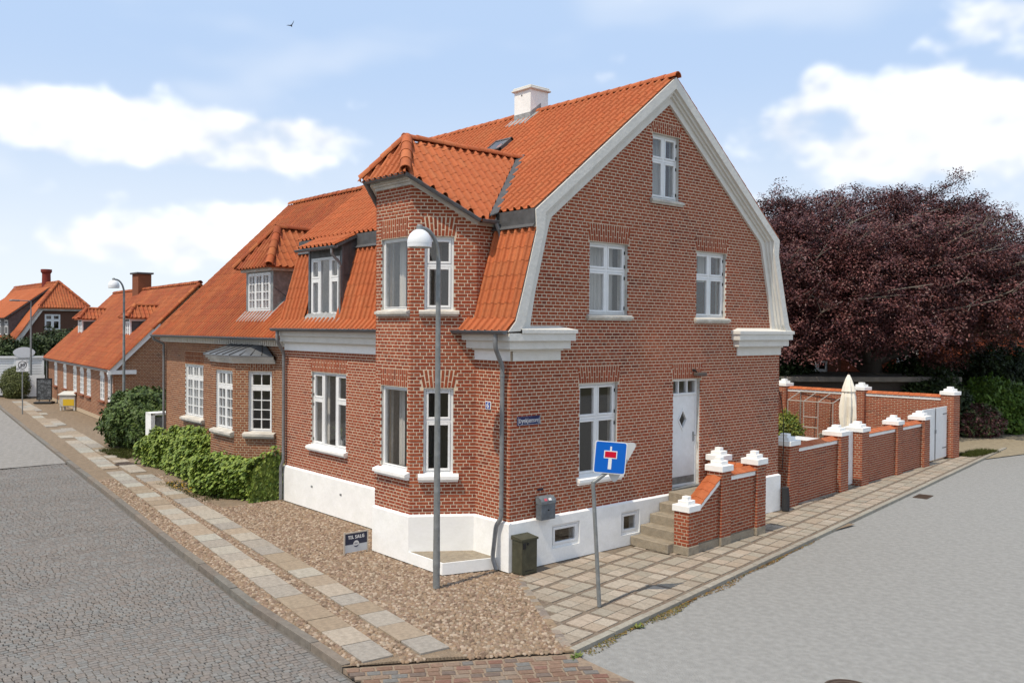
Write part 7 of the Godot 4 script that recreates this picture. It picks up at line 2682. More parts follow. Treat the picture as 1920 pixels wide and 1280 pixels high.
# ---------------------------------------------------------------- in the garden
func garden_things() -> void:
	var at := Vector3(17.5, 0, -2.72)
	var h := thing("parasol", "closed cream garden parasol standing in the walled garden", "parasol", at)
	var po := MB.new()
	po.tube([at, at + UP * 3.02], 0.025, 0.025, 10)
	po.lathe(at + UP * 3.02, [[0.03, 0.0], [0.035, 0.03], [0.0, 0.08]], 10)
	put("pole", po, M.timber, h)
	var cl := MB.new()
	var seg := 32
	var ringp := func(r: float, y: float, amp: float, ph: float):
		var out := []
		for k in seg:
			var t := TAU * k / seg
			var rr := r * (1.0 + amp * cos(t * 8.0 + ph) + amp * 0.4 * sin(t * 3.0 + y * 4.0))
			out.append(at + Vector3(cos(t) * rr, y, -sin(t) * rr))
		return out
	var prof := [[0.21, 0.95, 0.35, 0.6], [0.20, 1.2, 0.34, 0.5], [0.215, 1.6, 0.30, 0.3], [0.23, 2.0, 0.25, 0.1], [0.215, 2.3, 0.18, 0.0], [0.17, 2.5, 0.14, 0.0], [0.22, 2.48, 0.12, 0.3], [0.18, 2.65, 0.09, 0.1], [0.10, 2.9, 0.06, 0.0], [0.035, 3.04, 0.0, 0.0]]
	for i in range(prof.size() - 1):
		var a = ringp.call(prof[i][0], prof[i][1], prof[i][2], prof[i][3])
		var b = ringp.call(prof[i + 1][0], prof[i + 1][1], prof[i + 1][2], prof[i + 1][3])
		for k in seg:
			var j := (k + 1) % seg
			cl.quad(a[k], a[j], b[j], b[k])
	put("canopy", cl, mat(0.80, 0.76, 0.66, 0.9), h)
	var ft := MB.new()
	ft.bevel(at + Vector3(0, 0.05, 0), Vector3(0.5, 0.1, 0.5), 0.02)
	put("foot", ft, M.concrete, h)
	# lean-to greenhouse, bare frame
	var g := thing("greenhouse", "small lean-to greenhouse with bare aluminium frame against brick wall", "greenhouse", Vector3(21.2, 0, -6.0))
	var x0 := 20.8
	var x1 := 21.72
	var za := -7.03
	var zb := -5.1
	var al := mat(0.42, 0.38, 0.33, 0.45)
	al.metallic = 0.3
	var bars := []
	for z in [za, zb]:
		bars.append([Vector3(x0, 0, z), Vector3(x0, 1.75, z)]); bars.append([Vector3(x0, 1.75, z), Vector3(x1, 2.05, z)]); bars.append([Vector3(x1, 0, z), Vector3(x1, 2.05, z)])
	for y in [0.05, 1.75]: bars.append([Vector3(x0, y, za), Vector3(x0, y, zb)])
	bars.append([Vector3(x1, 2.05, za), Vector3(x1, 2.05, zb)])
	for t in [0.36, 0.68]:
		var z := lerpf(za, zb, t)
		bars.append([Vector3(x0, 0, z), Vector3(x0, 1.75, z)]); bars.append([Vector3(x0, 1.75, z), Vector3(x1, 2.05, z)])
	for y in [0.75, 1.15]: bars.append([Vector3(x0 - 0.02, y, lerpf(za, zb, 0.36)), Vector3(x0 - 0.02, y, lerpf(za, zb, 0.68))])
	for b in bars:
		var mb := MB.new()
		mb.tube([b[0], b[1]], 0.022, 0.022, 6)
		put("frame_bar", mb, al, g)
	for t in [[0.0, 0.36], [0.36, 0.68], [0.68, 1.0]]:
		var mb := MB.new()
		var z0 := lerpf(za, zb, t[0]) + 0.03
		var z1 := lerpf(za, zb, t[1]) - 0.03
		mb.slab([Vector3(x0, 0.1, z0), Vector3(x0, 0.1, z1), Vector3(x0, 1.7, z1), Vector3(x0, 1.7, z0)], Vector3(0.004, 0, 0))
		put("pane", mb, M.glass, g)
	# garden table
	var t := thing("garden_table", "white garden table standing behind the brick garden wall", "table", Vector3(17.5, 0, -4.2))
	var tt := MB.new()
	tt.bevel(Vector3(17.5, 0.72, -4.2), Vector3(0.8, 0.04, 1.3), 0.01)
	put("tabletop", tt, M.paint, t)
	for a in [-0.34, 0.34]:
		for b in [-0.58, 0.58]:
			var lg := MB.new()
			lg.bevel(Vector3(17.5 + a, 0.35, -4.2 + b), Vector3(0.06, 0.7, 0.06), 0.006)
			put("leg", lg, M.paint, t)
	# slatted chair back
	var c := thing("garden_chair", "slatted pale wooden garden chair beside the white table", "chair", Vector3(16.6, 0, -3.3))
	var wood := mat(0.55, 0.47, 0.36, 0.8, T.fine, 2.0)
	for i in 8:
		var s := MB.new()
		s.bevel(Vector3(16.35 + i * 0.075, 0.82, -3.1), Vector3(0.05, 0.5, 0.025), 0.006)
		put("slat", s, wood, c)
	for y in [0.57, 1.08]:
		var s := MB.new()
		s.bevel(Vector3(16.61, y, -3.1), Vector3(0.62, 0.06, 0.04), 0.008)
		put("rail", s, wood, c)
	var st := MB.new()
	st.bevel(Vector3(16.61, 0.45, -3.35), Vector3(0.6, 0.04, 0.5), 0.01)
	put("seat", st, wood, c)
	for a in [-0.28, 0.28]:
		for b in [-3.12, -3.58]:
			var lg := MB.new()
			lg.bevel(Vector3(16.61 + a, 0.22, b), Vector3(0.05, 0.44, 0.05), 0.006)
			put("leg", lg, wood, c)
	# flower pot
	var pt := thing("flower_pot", "dark blue glazed flower pot beside the closed parasol", "flower pot", Vector3(18.1, 0, -3.55))
	var pm := MB.new()
	pm.lathe(Vector3(18.1, 0.78, -3.55), [[0.0, 0.0], [0.15, 0.0], [0.19, 0.3], [0.21, 0.3], [0.21, 0.35], [0.18, 0.35], [0.17, 0.3]], 18)
	put("pot", pm, mat(0.02, 0.025, 0.05, 0.3), pt)
	var sp := MB.new()
	sp.bevel(Vector3(18.1, 0.39, -3.55), Vector3(0.4, 0.78, 0.4), 0.02)
	put("stand", sp, M.concrete, pt)

# ---------------------------------------------------------------- leaves
func leaf_shape(mb: MB, at: Vector3, dir: Vector3, nrm: Vector3, l: float, w: float) -> void:   # pointed leaf, folded along its midrib
	dir = dir.normalized()
	var side := dir.cross(nrm).normalized()
	var n := side.cross(dir).normalized()
	var tip := at + dir * l - n * l * 0.10
	var m := at + dir * l * 0.45
	var a := m + side * w * 0.5 - n * w * 0.14
	var b := m - side * w * 0.5 - n * w * 0.14
	mb.tri(at, m, a); mb.tri(m, tip, a)
	mb.tri(at, b, m); mb.tri(m, b, tip)

func spray(seed_: int, count: int, l: float, w: float, spread: float, flat := 0.5, twig := 0.0) -> ArrayMesh:   # a handful of leaves, about one unit across
	var r := RandomNumberGenerator.new()
	r.seed = seed_
	var mb := MB.new()
	for i in count:
		var p := Vector3(r.randf_range(-1, 1), r.randf_range(-1, 1) * flat, r.randf_range(-1, 1)) * spread
		var d := (p.normalized() + Vector3(r.randf_range(-0.7, 0.7), r.randf_range(-0.5, 0.3), r.randf_range(-0.7, 0.7))).normalized()
		var n := Vector3(r.randf_range(-0.6, 0.6), 1.0, r.randf_range(-0.6, 0.6))
		var k := r.randf_range(0.7, 1.0)
		mb.col = Color.WHITE * r.randf_range(0.72, 1.0)
		leaf_shape(mb, p, d, n, l * k, w * k)
	return mb.mesh(M.leaf)

func shade(cs: Array, r: RandomNumberGenerator, amount := 0.22) -> Color:
	var c: Color = cs[r.randi() % cs.size()]
	var k := 1.0 + r.randf_range(-amount, amount)
	return Color(c.r * k, c.g * k, c.b * k)

func blob(parent: Node3D, called: String, c: Vector3, rad: Vector3, count: int, size: float, cs: Array, mesh: Mesh, m: Material, seed_: int, lump := 0.25, floor_ := 0.0) -> void:
	# sprays of leaves through the outer part of a lumpy crown
	var r := RandomNumberGenerator.new()
	r.seed = seed_
	var nz := noise(seed_, 0.9, 3)
	var ts := []
	var cl := []
	for i in count:
		var d := Vector3(r.randfn(), r.randfn(), r.randfn()).normalized()
		var k := 1.0 + lump * 1.6 * nz.get_noise_3d(d.x * 2.0 + c.x, d.y * 2.0, d.z * 2.0 + c.z)
		var depth := 1.0 - 0.42 * pow(r.randf(), 1.7)
		var p := c + Vector3(d.x * rad.x, d.y * rad.y, d.z * rad.z) * k * depth
		if p.y < floor_ + 0.03: continue
		var up := (d + Vector3(r.randf_range(-0.6, 0.6), 0.5, r.randf_range(-0.6, 0.6))).normalized()
		var x := up.cross(Vector3(r.randf_range(-1, 1), r.randf_range(-1, 1), r.randf_range(-1, 1))).normalized()
		var b := Basis(x, up, x.cross(up)).scaled(Vector3.ONE * size * r.randf_range(0.7, 1.25))
		ts.append(Transform3D(b, p))
		cl.append(shade(cs, r))
	scatter(called, mesh, m, ts, cl, parent)

func stems(parent: Node3D, c: Vector3, rad: Vector3, n: int, seed_: int, m: Material, thick := 0.03) -> void:
	var r := RandomNumberGenerator.new()
	r.seed = seed_
	for i in n:
		var mb := MB.new()
		var d := Vector3(r.randf_range(-1, 1), r.randf_range(0.6, 1.2), r.randf_range(-1, 1)).normalized()
		var a := Vector3(c.x + r.randf_range(-0.3, 0.3) * rad.x, 0.0, c.z + r.randf_range(-0.3, 0.3) * rad.z)
		var e := c + Vector3(d.x * rad.x, d.y * rad.y, d.z * rad.z) * 0.75
		mb.tube([a, a.lerp(e, 0.5) + Vector3(r.randf_range(-0.1, 0.1), 0.1, r.randf_range(-0.1, 0.1)), e], thick, thick * 0.4, 6)
		put("stem", mb, m, parent)

var GREEN := [Color(0.13, 0.19, 0.026), Color(0.17, 0.235, 0.034), Color(0.09, 0.145, 0.022), Color(0.22, 0.28, 0.045)]
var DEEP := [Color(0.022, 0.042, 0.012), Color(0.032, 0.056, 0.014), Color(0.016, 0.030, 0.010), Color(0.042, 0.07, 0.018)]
var LEAFY := [Color(0.06, 0.10, 0.02), Color(0.08, 0.125, 0.025), Color(0.045, 0.08, 0.017), Color(0.10, 0.145, 0.03)]

func creeper() -> void:
	# broad-leaved creeper heaped along the neighbour's front
	var h := thing("creeper", "glossy green creeper heaped against the neighbouring brick front", "creeper", Vector3(-0.4, 0, -13))
	var r := RandomNumberGenerator.new()
	r.seed = 41
	var nz := noise(9, 0.55, 3)
	var front := func(z: float): return -0.72 - 0.60 * exp(-pow((z + 11.2) / 1.9, 2.0)) - 0.10 * sin(z * 2.1)
	var top := func(z: float):
		var t := 0.98 + 0.42 * exp(-pow((z + 14.6) / 0.8, 2.0)) + 0.12 * exp(-pow((z + 9.2) / 0.7, 2.0)) + 0.16 * sin(z * 2.7)
		return t - 0.16 * exp(-pow((z + 11.3) / 0.8, 2.0))
	var lf := MB.new()
	leaf_shape(lf, Vector3.ZERO, Vector3(0, 0, 1), Vector3.UP, 1.0, 0.86)
	var mesh := lf.mesh(M.leaf)
	var ts := []
	var cs := []
	for i in 17000:
		var z := r.randf_range(-17.7, -9.12)
		var f: float = front.call(z)
		var tp: float = top.call(z)
		var bay := 0.2 if z < -13.5 or z > -9.95 else (-0.48 if z < -10.9 and z > -12.6 else 0.0)
		var s := r.randf()
		var a := s * PI * 0.5                      # from the foot of the front, over the shoulder, to the wall
		var q := pow(sin(a), 0.55)
		var w := pow(cos(a), 0.55)
		var lump := 1.0 + 0.30 * nz.get_noise_3d(z * 1.6, s * 3.0, 0.0) + r.randf_range(-0.10, 0.06)
		var p := Vector3(lerpf(bay, f, w * lump), tp * q * lump, z)
		if p.x > bay + 0.02: continue
		p.y = maxf(p.y, 0.03)
		var out := Vector3(-w - 0.2, q * 0.8 + 0.25, r.randf_range(-0.5, 0.5)).normalized()
		var fall := (Vector3(-0.5 * w, -1.0, r.randf_range(-0.8, 0.8)) + out * 0.5).normalized()
		var n := (out + Vector3(r.randf_range(-0.5, 0.5), r.randf_range(-0.4, 0.5), r.randf_range(-0.5, 0.5))).normalized()
		var x := fall.cross(n).normalized()
		var y := x.cross(fall).normalized()
		var sz := r.randf_range(0.075, 0.14)
		ts.append(Transform3D(Basis(x * sz, -y * sz, fall * sz), p))
		cs.append(shade(GREEN, r, 0.3))
	for i in 2200:                                  # its end by the downpipe
		var z := -9.12 - 0.10 * r.randf()
		var a := r.randf() * PI * 0.5
		var s := sqrt(r.randf())
		var p := Vector3(lerpf(0.2, front.call(z), pow(cos(a), 0.6) * s), top.call(z) * pow(sin(a), 0.6) * s, z)
		var out := Vector3(r.randf_range(-0.6, 0.2), r.randf_range(0.1, 0.8), 1.0).normalized()
		var fall := Vector3(r.randf_range(-0.8, 0.8), -1.0, 0.4).normalized()
		var x := fall.cross(out).normalized()
		var y := x.cross(fall).normalized()
		var sz := r.randf_range(0.075, 0.14)
		ts.append(Transform3D(Basis(x * sz, -y * sz, fall * sz), p))
		cs.append(shade(GREEN, r, 0.3))
	scatter("foliage", mesh, M.leaf, ts, cs, h)
	# leaf-green hull inside the foliage, put in to block the view through it
	var hb := MB.new()
	var zs := []
	var k := 26
	for i in k + 1: zs.append(lerpf(-17.6, -9.15, float(i) / k))
	for i in k:
		var pts := []
		for z in [zs[i], zs[i + 1]]:
			var f: float = front.call(z)
			var tp: float = top.call(z)
			pts.append([Vector3(f * 0.70, 0.0, z), Vector3(f * 0.66, tp * 0.40, z), Vector3(f * 0.30, tp * 0.66, z), Vector3(0.2, tp * 0.7, z)])
		for j in 3: hb.quad(pts[0][j], pts[1][j], pts[1][j + 1], pts[0][j + 1])
	put("heart", hb, mat(0.12, 0.175, 0.025, 0.9, T.fine, 2.0), h)

func bush(called: String, label: String, cat: String, c: Vector3, rad: Vector3, count: int, size: float, cs: Array, m: Material, seed_: int, lump := 0.25, group := "") -> void:
	var h := thing(called, label, cat, Vector3(c.x, 0, c.z), group)
	blob(h, "foliage", c, rad, count, size, cs, spray(seed_ + 3, 9, 0.55, 0.34, 0.42, 0.7), m, seed_, lump)
	stems(h, c, rad, 5, seed_, M.timber, 0.035)
	var core := MB.new()
	var nz := noise(seed_, 0.9, 3)
	var seg := 14
	for j in 7:
		for i in seg:
			var q := []
			for e in [[i, j], [i + 1, j], [i + 1, j + 1], [i, j + 1]]:
				var t: float = TAU * e[0] / seg
				var f: float = -PI * 0.5 + PI * e[1] / 7.0
				var d := Vector3(cos(f) * cos(t), sin(f), -cos(f) * sin(t))
				var kk := 0.62 + 0.5 * lump * nz.get_noise_3d(d.x * 2.0 + c.x, d.y * 2.0, d.z * 2.0 + c.z)
				var p := c + Vector3(d.x * rad.x, d.y * rad.y, d.z * rad.z) * kk
				p.y = maxf(p.y, 0.0)
				q.append(p)
			core.quad(q[0], q[1], q[2], q[3])
	put("core", core, mat(cs[0].r, cs[0].g, cs[0].b, 0.9, T.fine, 2.0), h)

func copper_beech() -> void:
	var base := Vector3(30.5, 0, -8.6)
	var h := thing("copper_beech", "huge dark purple copper beech with pale branches behind the garden wall", "tree", base)
	var r := RandomNumberGenerator.new()
	r.seed = 5
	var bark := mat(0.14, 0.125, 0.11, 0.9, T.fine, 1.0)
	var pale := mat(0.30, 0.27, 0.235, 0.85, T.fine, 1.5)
	var tr := MB.new()
	tr.tube([base - UP * 0.1, base + Vector3(0.1, 1.5, 0), base + Vector3(0.0, 3.4, 0.1)], 0.62, 0.46, 14)
	var tn := put("trunk", tr, bark, h)
	var tips := []
	var R := Vector3(0.7535, 0, 0.657)     # across the view
	var D := Vector3(0.657, 0, -0.7535)
	for i in 26:
		# limbs sweep out and up, then droop at their ends
		var az := TAU * i / 26.0 + r.randf_range(-0.15, 0.15)
		var hgt := r.randf_range(0.08, 1.0)
		var across := cos(az)
		var deep := sin(az)
		var reach := lerpf(8.6, 3.2, pow(hgt, 1.6)) * r.randf_range(0.82, 1.08)
		var end := base + R * across * reach * 1.02 + D * deep * reach * 0.86 + UP * lerpf(3.6, 10.4, hgt)
		var start := base + UP * lerpf(2.4, 3.6, r.randf())
		var mid_ := start.lerp(end, 0.5) + UP * (0.8 + 0.6 * hgt) + Vector3(r.randf_range(-0.5, 0.5), 0, r.randf_range(-0.5, 0.5))
		var path := []
		for k in 9:
			var t := k / 8.0
			path.append(start.lerp(mid_, t).lerp(mid_.lerp(end, t), t))
		var mb := MB.new()
		mb.tube(path, 0.20, 0.045, 8)
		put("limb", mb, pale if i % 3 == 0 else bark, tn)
		var bm := MB.new()
		for j in 13:
			var t := r.randf_range(0.30, 1.0)
			var s: Vector3 = path[int(t * 8)]
			var od := (end - base) * Vector3(1, 0, 1)
			od = od.normalized()
			var d2 := (od * r.randf_range(0.2, 1.0) + od.cross(UP) * r.randf_range(-1.2, 1.2) + UP * r.randf_range(-0.2, 0.75)).normalized()
			var l := r.randf_range(1.2, 2.7)
			var e2 := s + d2 * l * 1.1 + Vector3(0, -0.12 * l, 0)
			bm.tube([s, s.lerp(e2, 0.5) + UP * 0.14, e2], 0.05, 0.014, 5)
			for q in 6:
				var tt := r.randf_range(0.25, 1.0)
				var s3 := s.lerp(e2, tt)
				var d3 := (d2 + Vector3(r.randf_range(-0.9, 0.9), r.randf_range(-0.45, 0.55), r.randf_range(-0.9, 0.9))).normalized()
				var e3 := s3 + d3 * r.randf_range(0.5, 1.2)
				if q < 4: bm.tube([s3, e3], 0.016, 0.007, 4, false)
				tips.append([s3, e3])
		put("branches", bm, pale if i % 2 == 0 else bark, h)
	for i in 46:     # long bare sprigs that lie near the outside of the crown, in the paler bark colour
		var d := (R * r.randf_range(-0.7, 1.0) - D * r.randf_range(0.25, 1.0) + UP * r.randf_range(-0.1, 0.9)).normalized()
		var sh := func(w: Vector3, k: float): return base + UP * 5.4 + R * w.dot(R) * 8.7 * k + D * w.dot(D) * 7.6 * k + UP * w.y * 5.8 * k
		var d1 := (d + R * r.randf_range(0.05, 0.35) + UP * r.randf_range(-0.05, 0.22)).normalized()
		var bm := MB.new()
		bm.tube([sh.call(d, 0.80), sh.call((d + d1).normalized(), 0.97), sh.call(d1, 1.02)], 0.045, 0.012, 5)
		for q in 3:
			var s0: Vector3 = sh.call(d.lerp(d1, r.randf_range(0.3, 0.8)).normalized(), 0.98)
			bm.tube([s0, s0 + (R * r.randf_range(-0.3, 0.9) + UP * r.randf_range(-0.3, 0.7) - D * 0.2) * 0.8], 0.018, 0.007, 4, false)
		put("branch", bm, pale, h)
	var mesh := spray(61, 10, 0.30, 0.17, 0.48, 0.38)
	var ts := []
	var cs := []
	var pal := [Color(0.105, 0.036, 0.036), Color(0.075, 0.027, 0.030), Color(0.145, 0.050, 0.047), Color(0.055, 0.022, 0.025), Color(0.125, 0.052, 0.044), Color(0.19, 0.074, 0.066)]
	for t in tips:
		for k in 15:
			var p: Vector3 = t[0].lerp(t[1], pow(r.randf(), 0.7)) + Vector3(r.randfn() * 0.20, r.randfn() * 0.15 - 0.03, r.randfn() * 0.20)
			var up := Vector3(r.randf_range(-0.55, 0.55), 1.0, r.randf_range(-0.55, 0.55)).normalized()
			var x := up.cross(Vector3(r.randf_range(-1, 1), 0.1, r.randf_range(-1, 1))).normalized()
			ts.append(Transform3D(Basis(x, up, x.cross(up)).scaled(Vector3.ONE * r.randf_range(0.30, 0.52)), p))
			cs.append(shade(pal, r, 0.3))
	# the outer dome, clumped along layers
	var nz := noise(12, 0.33, 3)
	var made := 0
	while made < 34000:
		var d := Vector3(r.randfn(), r.randfn(), r.randfn()).normalized()
		if d.y < -0.38: continue
		var k := 1.0 + 0.20 * nz.get_noise_3d(d.x * 9.0, d.y * 9.0, d.z * 9.0)
		var depth := 1.0 - 0.38 * pow(r.randf(), 1.4)
		var p := base + UP * 5.4 + R * d.dot(R) * 8.7 * k * depth + D * d.dot(D) * 7.6 * k * depth + UP * d.y * 5.8 * k * depth
		if p.y < 3.9 + 0.28 * (p - base).dot(R) - 0.9 * nz.get_noise_2d(p.x * 3.0, p.z * 3.0) and p.y < 5.6: continue
		if nz.get_noise_3d(p.x * 2.2, p.y * 3.6, p.z * 2.2) < -0.16 - 0.3 * (1.0 - depth): continue
		made += 1
		var up := (d * 0.5 + Vector3(r.randf_range(-0.55, 0.55), 1.0, r.randf_range(-0.55, 0.55))).normalized()
		var x := up.cross(Vector3(r.randf_range(-1, 1), 0.1, r.randf_range(-1, 1))).normalized()
		ts.append(Transform3D(Basis(x, up, x.cross(up)).scaled(Vector3.ONE * r.randf_range(0.34, 0.60)), p))
		cs.append(shade(pal, r, 0.3))
	scatter("crown", mesh, M.leaf_dark, ts, cs, h)

func tuft(mb: MB, at: Vector3, r: RandomNumberGenerator, n: int, h: float, spread: float) -> void:
	for i in n:
		var a := r.randf() * TAU
		var d := Vector3(cos(a), 0, sin(a))
		var b := at + d * r.randf() * spread
		var hh := h * r.randf_range(0.5, 1.0)
		var tip := b + d * hh * r.randf_range(0.2, 0.8) + UP * hh
		var s := d.cross(UP) * 0.006
		mb.col = Color(0.11, 0.13, 0.03) * r.randf_range(0.6, 1.2)
		mb.tri(b - s, b + s, tip)
		mb.tri(b + s, b - s, tip)

func small_green() -> void:
	var r := RandomNumberGenerator.new()
	r.seed = 88
	# grass and weeds
	var gr := MB.new()
	for i in 420:
		tuft(gr, Vector3(r.randf_range(-1.0, 0.2), -0.02, r.randf_range(-21.5, -18.9)) + Vector3(0, 0, 0), r, 9, 0.16, 0.08)
	for i in 260:
		tuft(gr, Vector3(r.randf_range(-1.75, -1.1), -0.02, r.randf_range(-13.4, -10.0)), r, 7, 0.10, 0.06)
	for i in 300:
		var t := r.randf()
		tuft(gr, Vector3(lerpf(1.2, 1.9, t) + r.randf_range(-0.3, 0.2), -0.02, lerpf(-24.5, -29.4, t)), r, 8, 0.12, 0.1)
	for i in 420:
		tuft(gr, Vector3(r.randf_range(22.7, 25.2), -0.02, r.randf_range(-1.4, -0.75)), r, 9, 0.16, 0.12)
	off = Vector3.ZERO
	var g := MeshInstance3D.new()
	g.name = "grass"
	g.mesh = gr.mesh(M.vc)
	add_child(g)
	g.set_meta("kind", "stuff"); g.set_meta("label", "patches of short grass along pavement edges and drive"); g.set_meta("category", "grass")
	# moss and dry litter in the gutter of the side road
	var ts := []
	var cs := []
	var fl := MB.new()
	fl.tri(Vector3(-0.5, 0, 0.3), Vector3(0.5, 0.1, 0.2), Vector3(0.1, 0.05, -0.5))
	fl.tri(Vector3(-0.5, 0, 0.3), Vector3(0.1, 0.05, -0.5), Vector3(-0.4, 0.12, -0.3))
	for i in 3600:
		var x := r.randf_range(-1.8, 7.2)
		var dens := 0.55 + 0.45 * sin(x * 2.3) * sin(x * 0.9 + 1.0)
		if x > 4.0: dens *= clampf((7.6 - x) / 4.0, 0.1, 1.0)
		if r.randf() > dens: continue
		var w := 0.02 + 0.17 * (0.6 + 0.4 * sin(x * 3.1)) * clampf((6.5 - x) / 5.0, 0.15, 1.0)
		var p := Vector3(x, -0.055, side_kerb(x) + 0.01 + pow(r.randf(), 1.5) * w)
		var s := r.randf_range(0.015, 0.04)
		ts.append(Transform3D(Basis(Vector3(0, 1, 0), r.randf() * TAU) * Basis(Vector3(1, 0, 0), r.randf_range(-0.6, 0.6)) * Basis.from_scale(Vector3.ONE * s), p + UP * r.randf() * 0.012))
		cs.append(shade([Color(0.20, 0.11, 0.035), Color(0.26, 0.15, 0.05), Color(0.15, 0.12, 0.03), Color(0.13, 0.08, 0.03)], r) if x > 1.2 else shade([Color(0.16, 0.13, 0.035), Color(0.13, 0.12, 0.03), Color(0.20, 0.12, 0.04)], r))
	var lm := scatter("litter", fl.mesh(M.vc), M.vc, ts, cs, self)
	lm.set_meta("kind", "stuff"); lm.set_meta("label", "dry brown moss and leaf litter along the kerb"); lm.set_meta("category", "litter")
	# weeds at the kerb
	for q in [[Vector3(-0.36, -0.06, 3.45), "small green weed growing from the kerb joint by dead-end sign"], [Vector3(-1.98, -0.05, 3.72), "yellowish weed tuft at the end of the concrete kerb"]]:
		var mb := MB.new()
		for i in 26:
			var a := r.randf() * TAU
			var d := Vector3(cos(a), r.randf_range(0.25, 0.9), sin(a))
			mb.col = shade([Color(0.10, 0.15, 0.03), Color(0.15, 0.17, 0.04)], r)
			leaf_shape(mb, q[0] + Vector3(r.randf_range(-0.07, 0.07), 0, r.randf_range(-0.03, 0.03)), d, Vector3(0, 1, 0.1), r.randf_range(0.06, 0.13), 0.035)
		single("weed", mb, M.leaf, q[1], "weed")
	# dandelions before the creeper
	var fm := MB.new()
	for k in 8:
		var t0 := TAU * k / 8
		var t1 := TAU * (k + 1) / 8
		fm.tri(Vector3.ZERO + UP * 0.2, Vector3(cos(t0), 0, -sin(t0)), Vector3(cos(t1), 0, -sin(t1)))
	ts = []
	cs = []
	for i in 60:
		ts.append(Transform3D(Basis(Vector3(0, 1, 0), r.randf() * TAU).scaled(Vector3.ONE * r.randf_range(0.014, 0.024)), Vector3(r.randf_range(-1.75, -1.2), r.randf_range(0.05, 0.13), r.randf_range(-12.9, -11.2))))
		cs.append(Color(0.70, 0.42, 0.02))
	var dl := scatter("dandelions", fm.mesh(M.vc), M.vc, ts, cs, self)
	dl.set_meta("kind", "stuff"); dl.set_meta("label", "tiny yellow flowers in the grass before the creeper"); dl.set_meta("category", "flowers")

func house_plant(at: Vector3, tall: float, n: int, l: float, w: float, seed_: int, label: String, cs: Array, stemmed := false) -> void:
	var h := thing("house_plant", label, "plant", at)
	var r := RandomNumberGenerator.new()
	r.seed = seed_
	var pot := MB.new()
	pot.lathe(at, [[0.0, 0.0], [0.07, 0.0], [0.095, 0.15], [0.085, 0.15], [0.08, 0.13], [0.0, 0.13]], 14)
	put("pot", pot, M.paint, h)
	var mb := MB.new()
	for i in n:
		var a := r.randf() * TAU
		var up := r.randf_range(0.2, 1.3) if not stemmed else r.randf_range(-0.1, 1.2)
		var d := Vector3(cos(a), up, sin(a)).normalized()
		var b := at + UP * (0.13 + (tall * (0.55 + 0.45 * r.randf()) if stemmed else tall * r.randf() * 0.6)) + d * (0.02 if stemmed else 0.08)
		mb.col = shade(cs, r)
		leaf_shape(mb, b, d, UP + Vector3(-d.x, 0, -d.z) * 0.4, l * r.randf_range(0.7, 1.0), w)
	put("leaves", mb, M.leaf, h)
	var st := MB.new()
	st.tube([at + UP * 0.12, at + UP * (0.13 + tall)], 0.012, 0.008, 6)
	put("stem", st, M.timber, h)

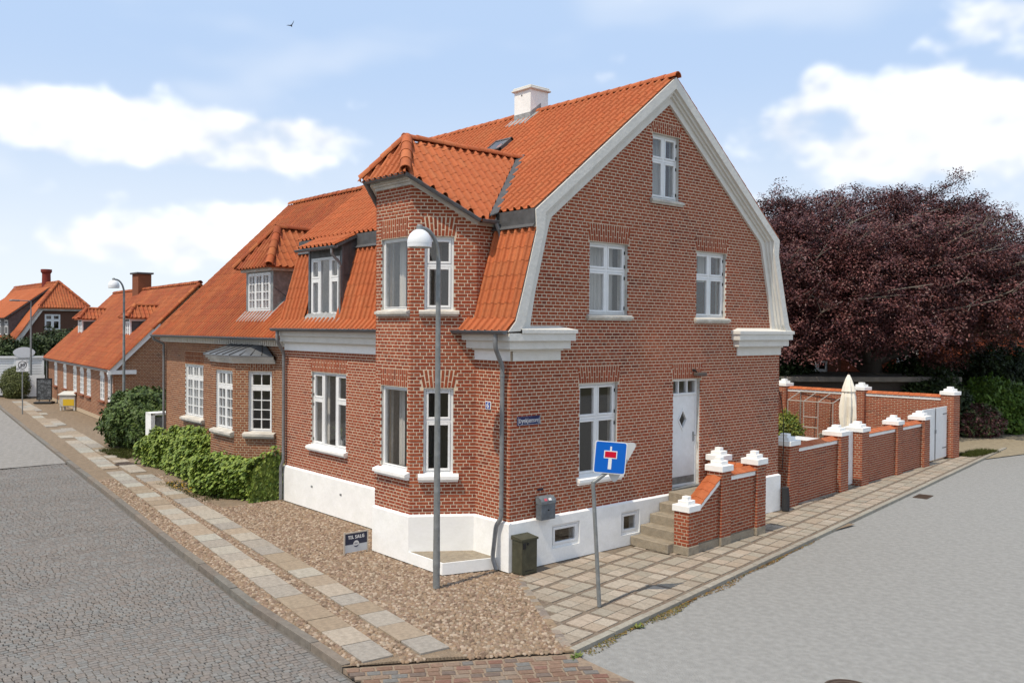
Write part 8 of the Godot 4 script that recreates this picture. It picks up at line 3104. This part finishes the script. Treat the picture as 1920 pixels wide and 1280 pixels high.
func greenery() -> void:
	creeper()
	copper_beech()
	bush("hedge_bush", "tall leafy green bush beside the white meter box", "bush", Vector3(0.75, 0.95, -21.9), Vector3(1.35, 1.15, 2.1), 5200, 0.26, LEAFY, M.leaf, 21, 0.18)
	bush("clipped_hedge", "dense olive hedge by the pavement before the white fence", "hedge", Vector3(1.75, 0.9, -52.2), Vector3(0.95, 1.15, 1.5), 2600, 0.24, [Color(0.085, 0.10, 0.02), Color(0.11, 0.125, 0.028), Color(0.065, 0.08, 0.016)], M.leaf, 22, 0.1)
	bush("clipped_hedge", "dense olive hedge behind the poster stand and fence lamp", "hedge", Vector3(2.25, 0.85, -49.4), Vector3(0.8, 1.05, 1.4), 2600, 0.22, [Color(0.085, 0.10, 0.02), Color(0.11, 0.125, 0.028), Color(0.065, 0.08, 0.016)], M.leaf, 23, 0.1)
	var k := 0
	for q in [[Vector3(3.6, 1.6, -56.5), Vector3(2.2, 1.9, 1.6), "dark green shrub at the foot of the far brick gable"], [Vector3(6.8, 1.9, -57.5), Vector3(2.6, 2.3, 1.6), "dark green shrub growing up to the far gable windows"], [Vector3(9.6, 2.2, -56.5), Vector3(2.4, 2.6, 1.6), "dark green shrub beside the low house roof end"], [Vector3(1.6, 1.5, -58.5), Vector3(1.6, 1.9, 2.2), "dark green shrub by the bend of the far street"]]:
		bush("dark_shrub", q[2], "shrub", q[0], q[1], 2300, 0.42, [Color(0.04, 0.065, 0.018), Color(0.055, 0.085, 0.022), Color(0.028, 0.048, 0.014)], M.leaf, 30 + k, 0.25, "shrubs before the far house")
		k += 1
	# beyond the garden
	bush("rhododendron", "round bright green bush beside the gravel drive", "bush", Vector3(32.9, 1.0, -3.9), Vector3(1.9, 1.25, 1.9), 4200, 0.34, [Color(0.10, 0.18, 0.025), Color(0.13, 0.215, 0.03), Color(0.075, 0.145, 0.02)], M.leaf, 41, 0.12)
	k = 0
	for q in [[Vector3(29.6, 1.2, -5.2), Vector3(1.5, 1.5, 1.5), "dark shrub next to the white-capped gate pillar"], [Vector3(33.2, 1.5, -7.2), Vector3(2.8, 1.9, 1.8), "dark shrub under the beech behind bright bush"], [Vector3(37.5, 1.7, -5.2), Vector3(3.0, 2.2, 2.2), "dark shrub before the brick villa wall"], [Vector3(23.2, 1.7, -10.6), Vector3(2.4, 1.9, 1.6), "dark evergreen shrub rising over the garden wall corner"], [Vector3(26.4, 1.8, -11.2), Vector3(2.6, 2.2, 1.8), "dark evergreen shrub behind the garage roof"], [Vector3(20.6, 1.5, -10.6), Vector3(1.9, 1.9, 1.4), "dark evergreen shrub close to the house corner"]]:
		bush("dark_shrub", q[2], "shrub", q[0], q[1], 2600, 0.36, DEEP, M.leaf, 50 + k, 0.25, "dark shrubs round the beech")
		k += 1
	bush("flowering_shrub", "low shrub with reddish leaves at the drive edge", "shrub", Vector3(30.2, 0.55, -3.4), Vector3(1.2, 0.75, 0.8), 1300, 0.24, [Color(0.09, 0.03, 0.03), Color(0.06, 0.075, 0.025), Color(0.12, 0.05, 0.045), Color(0.05, 0.07, 0.02)], M.leaf, 61, 0.25)
	bush("tomato_plant", "leafy light green plant beside the bare greenhouse frame", "plant", Vector3(18.9, 0.85, -5.9), Vector3(0.5, 0.55, 0.55), 420, 0.24, [Color(0.16, 0.20, 0.03), Color(0.12, 0.17, 0.03), Color(0.24, 0.24, 0.04)], M.leaf, 71, 0.3)
	small_green()
	house_plant(Vector3(-0.62, 1.72, -1.98), 0.35, 26, 0.2, 0.13, 81, "broad-leaved potted plant in the lower bay window", LEAFY)
	house_plant(Vector3(-0.62, 4.84, -2.02), 0.75, 34, 0.42, 0.035, 82, "spiky potted palm in the upper bay window", LEAFY, true)
	house_plant(Vector3(0.42, 1.60, -6.75), 0.45, 18, 0.3, 0.05, 83, "slender potted plant in the street front window", LEAFY)
	house_plant(Vector3(0.42, 1.60, -6.1), 0.5, 22, 0.24, 0.09, 84, "leafy potted plant behind the street front casement", LEAFY)

func build_all() -> void:
	ground()
	corner_house()
	next_house()
	low_house()
	far_house()
	back_house()
	garage()
	entrance()
	garden_walls()
	street_lamp(Vector3(-1.632, 0, -0.034), 6.22, Vector3(-0.40, 0, 0.0), 0.062, "tall grey street lamp with white dome shade before the brick bay")
	street_lamp(Vector3(0.62, 0, -23.75), 6.32, Vector3(-0.40, 0, 0.05), 0.062, "grey street lamp with white dome shade beside the leafy hedge")
	street_lamp(Vector3(2.95, 0, -48.8), 6.0, Vector3(-0.75, 0, 0.3), 0.07, "grey street lamp with a flat head near the white fence", true)
	dead_end_sign()
	sale_sign()
	wall_plates()
	far_street()
	garden_things()
	greenery()
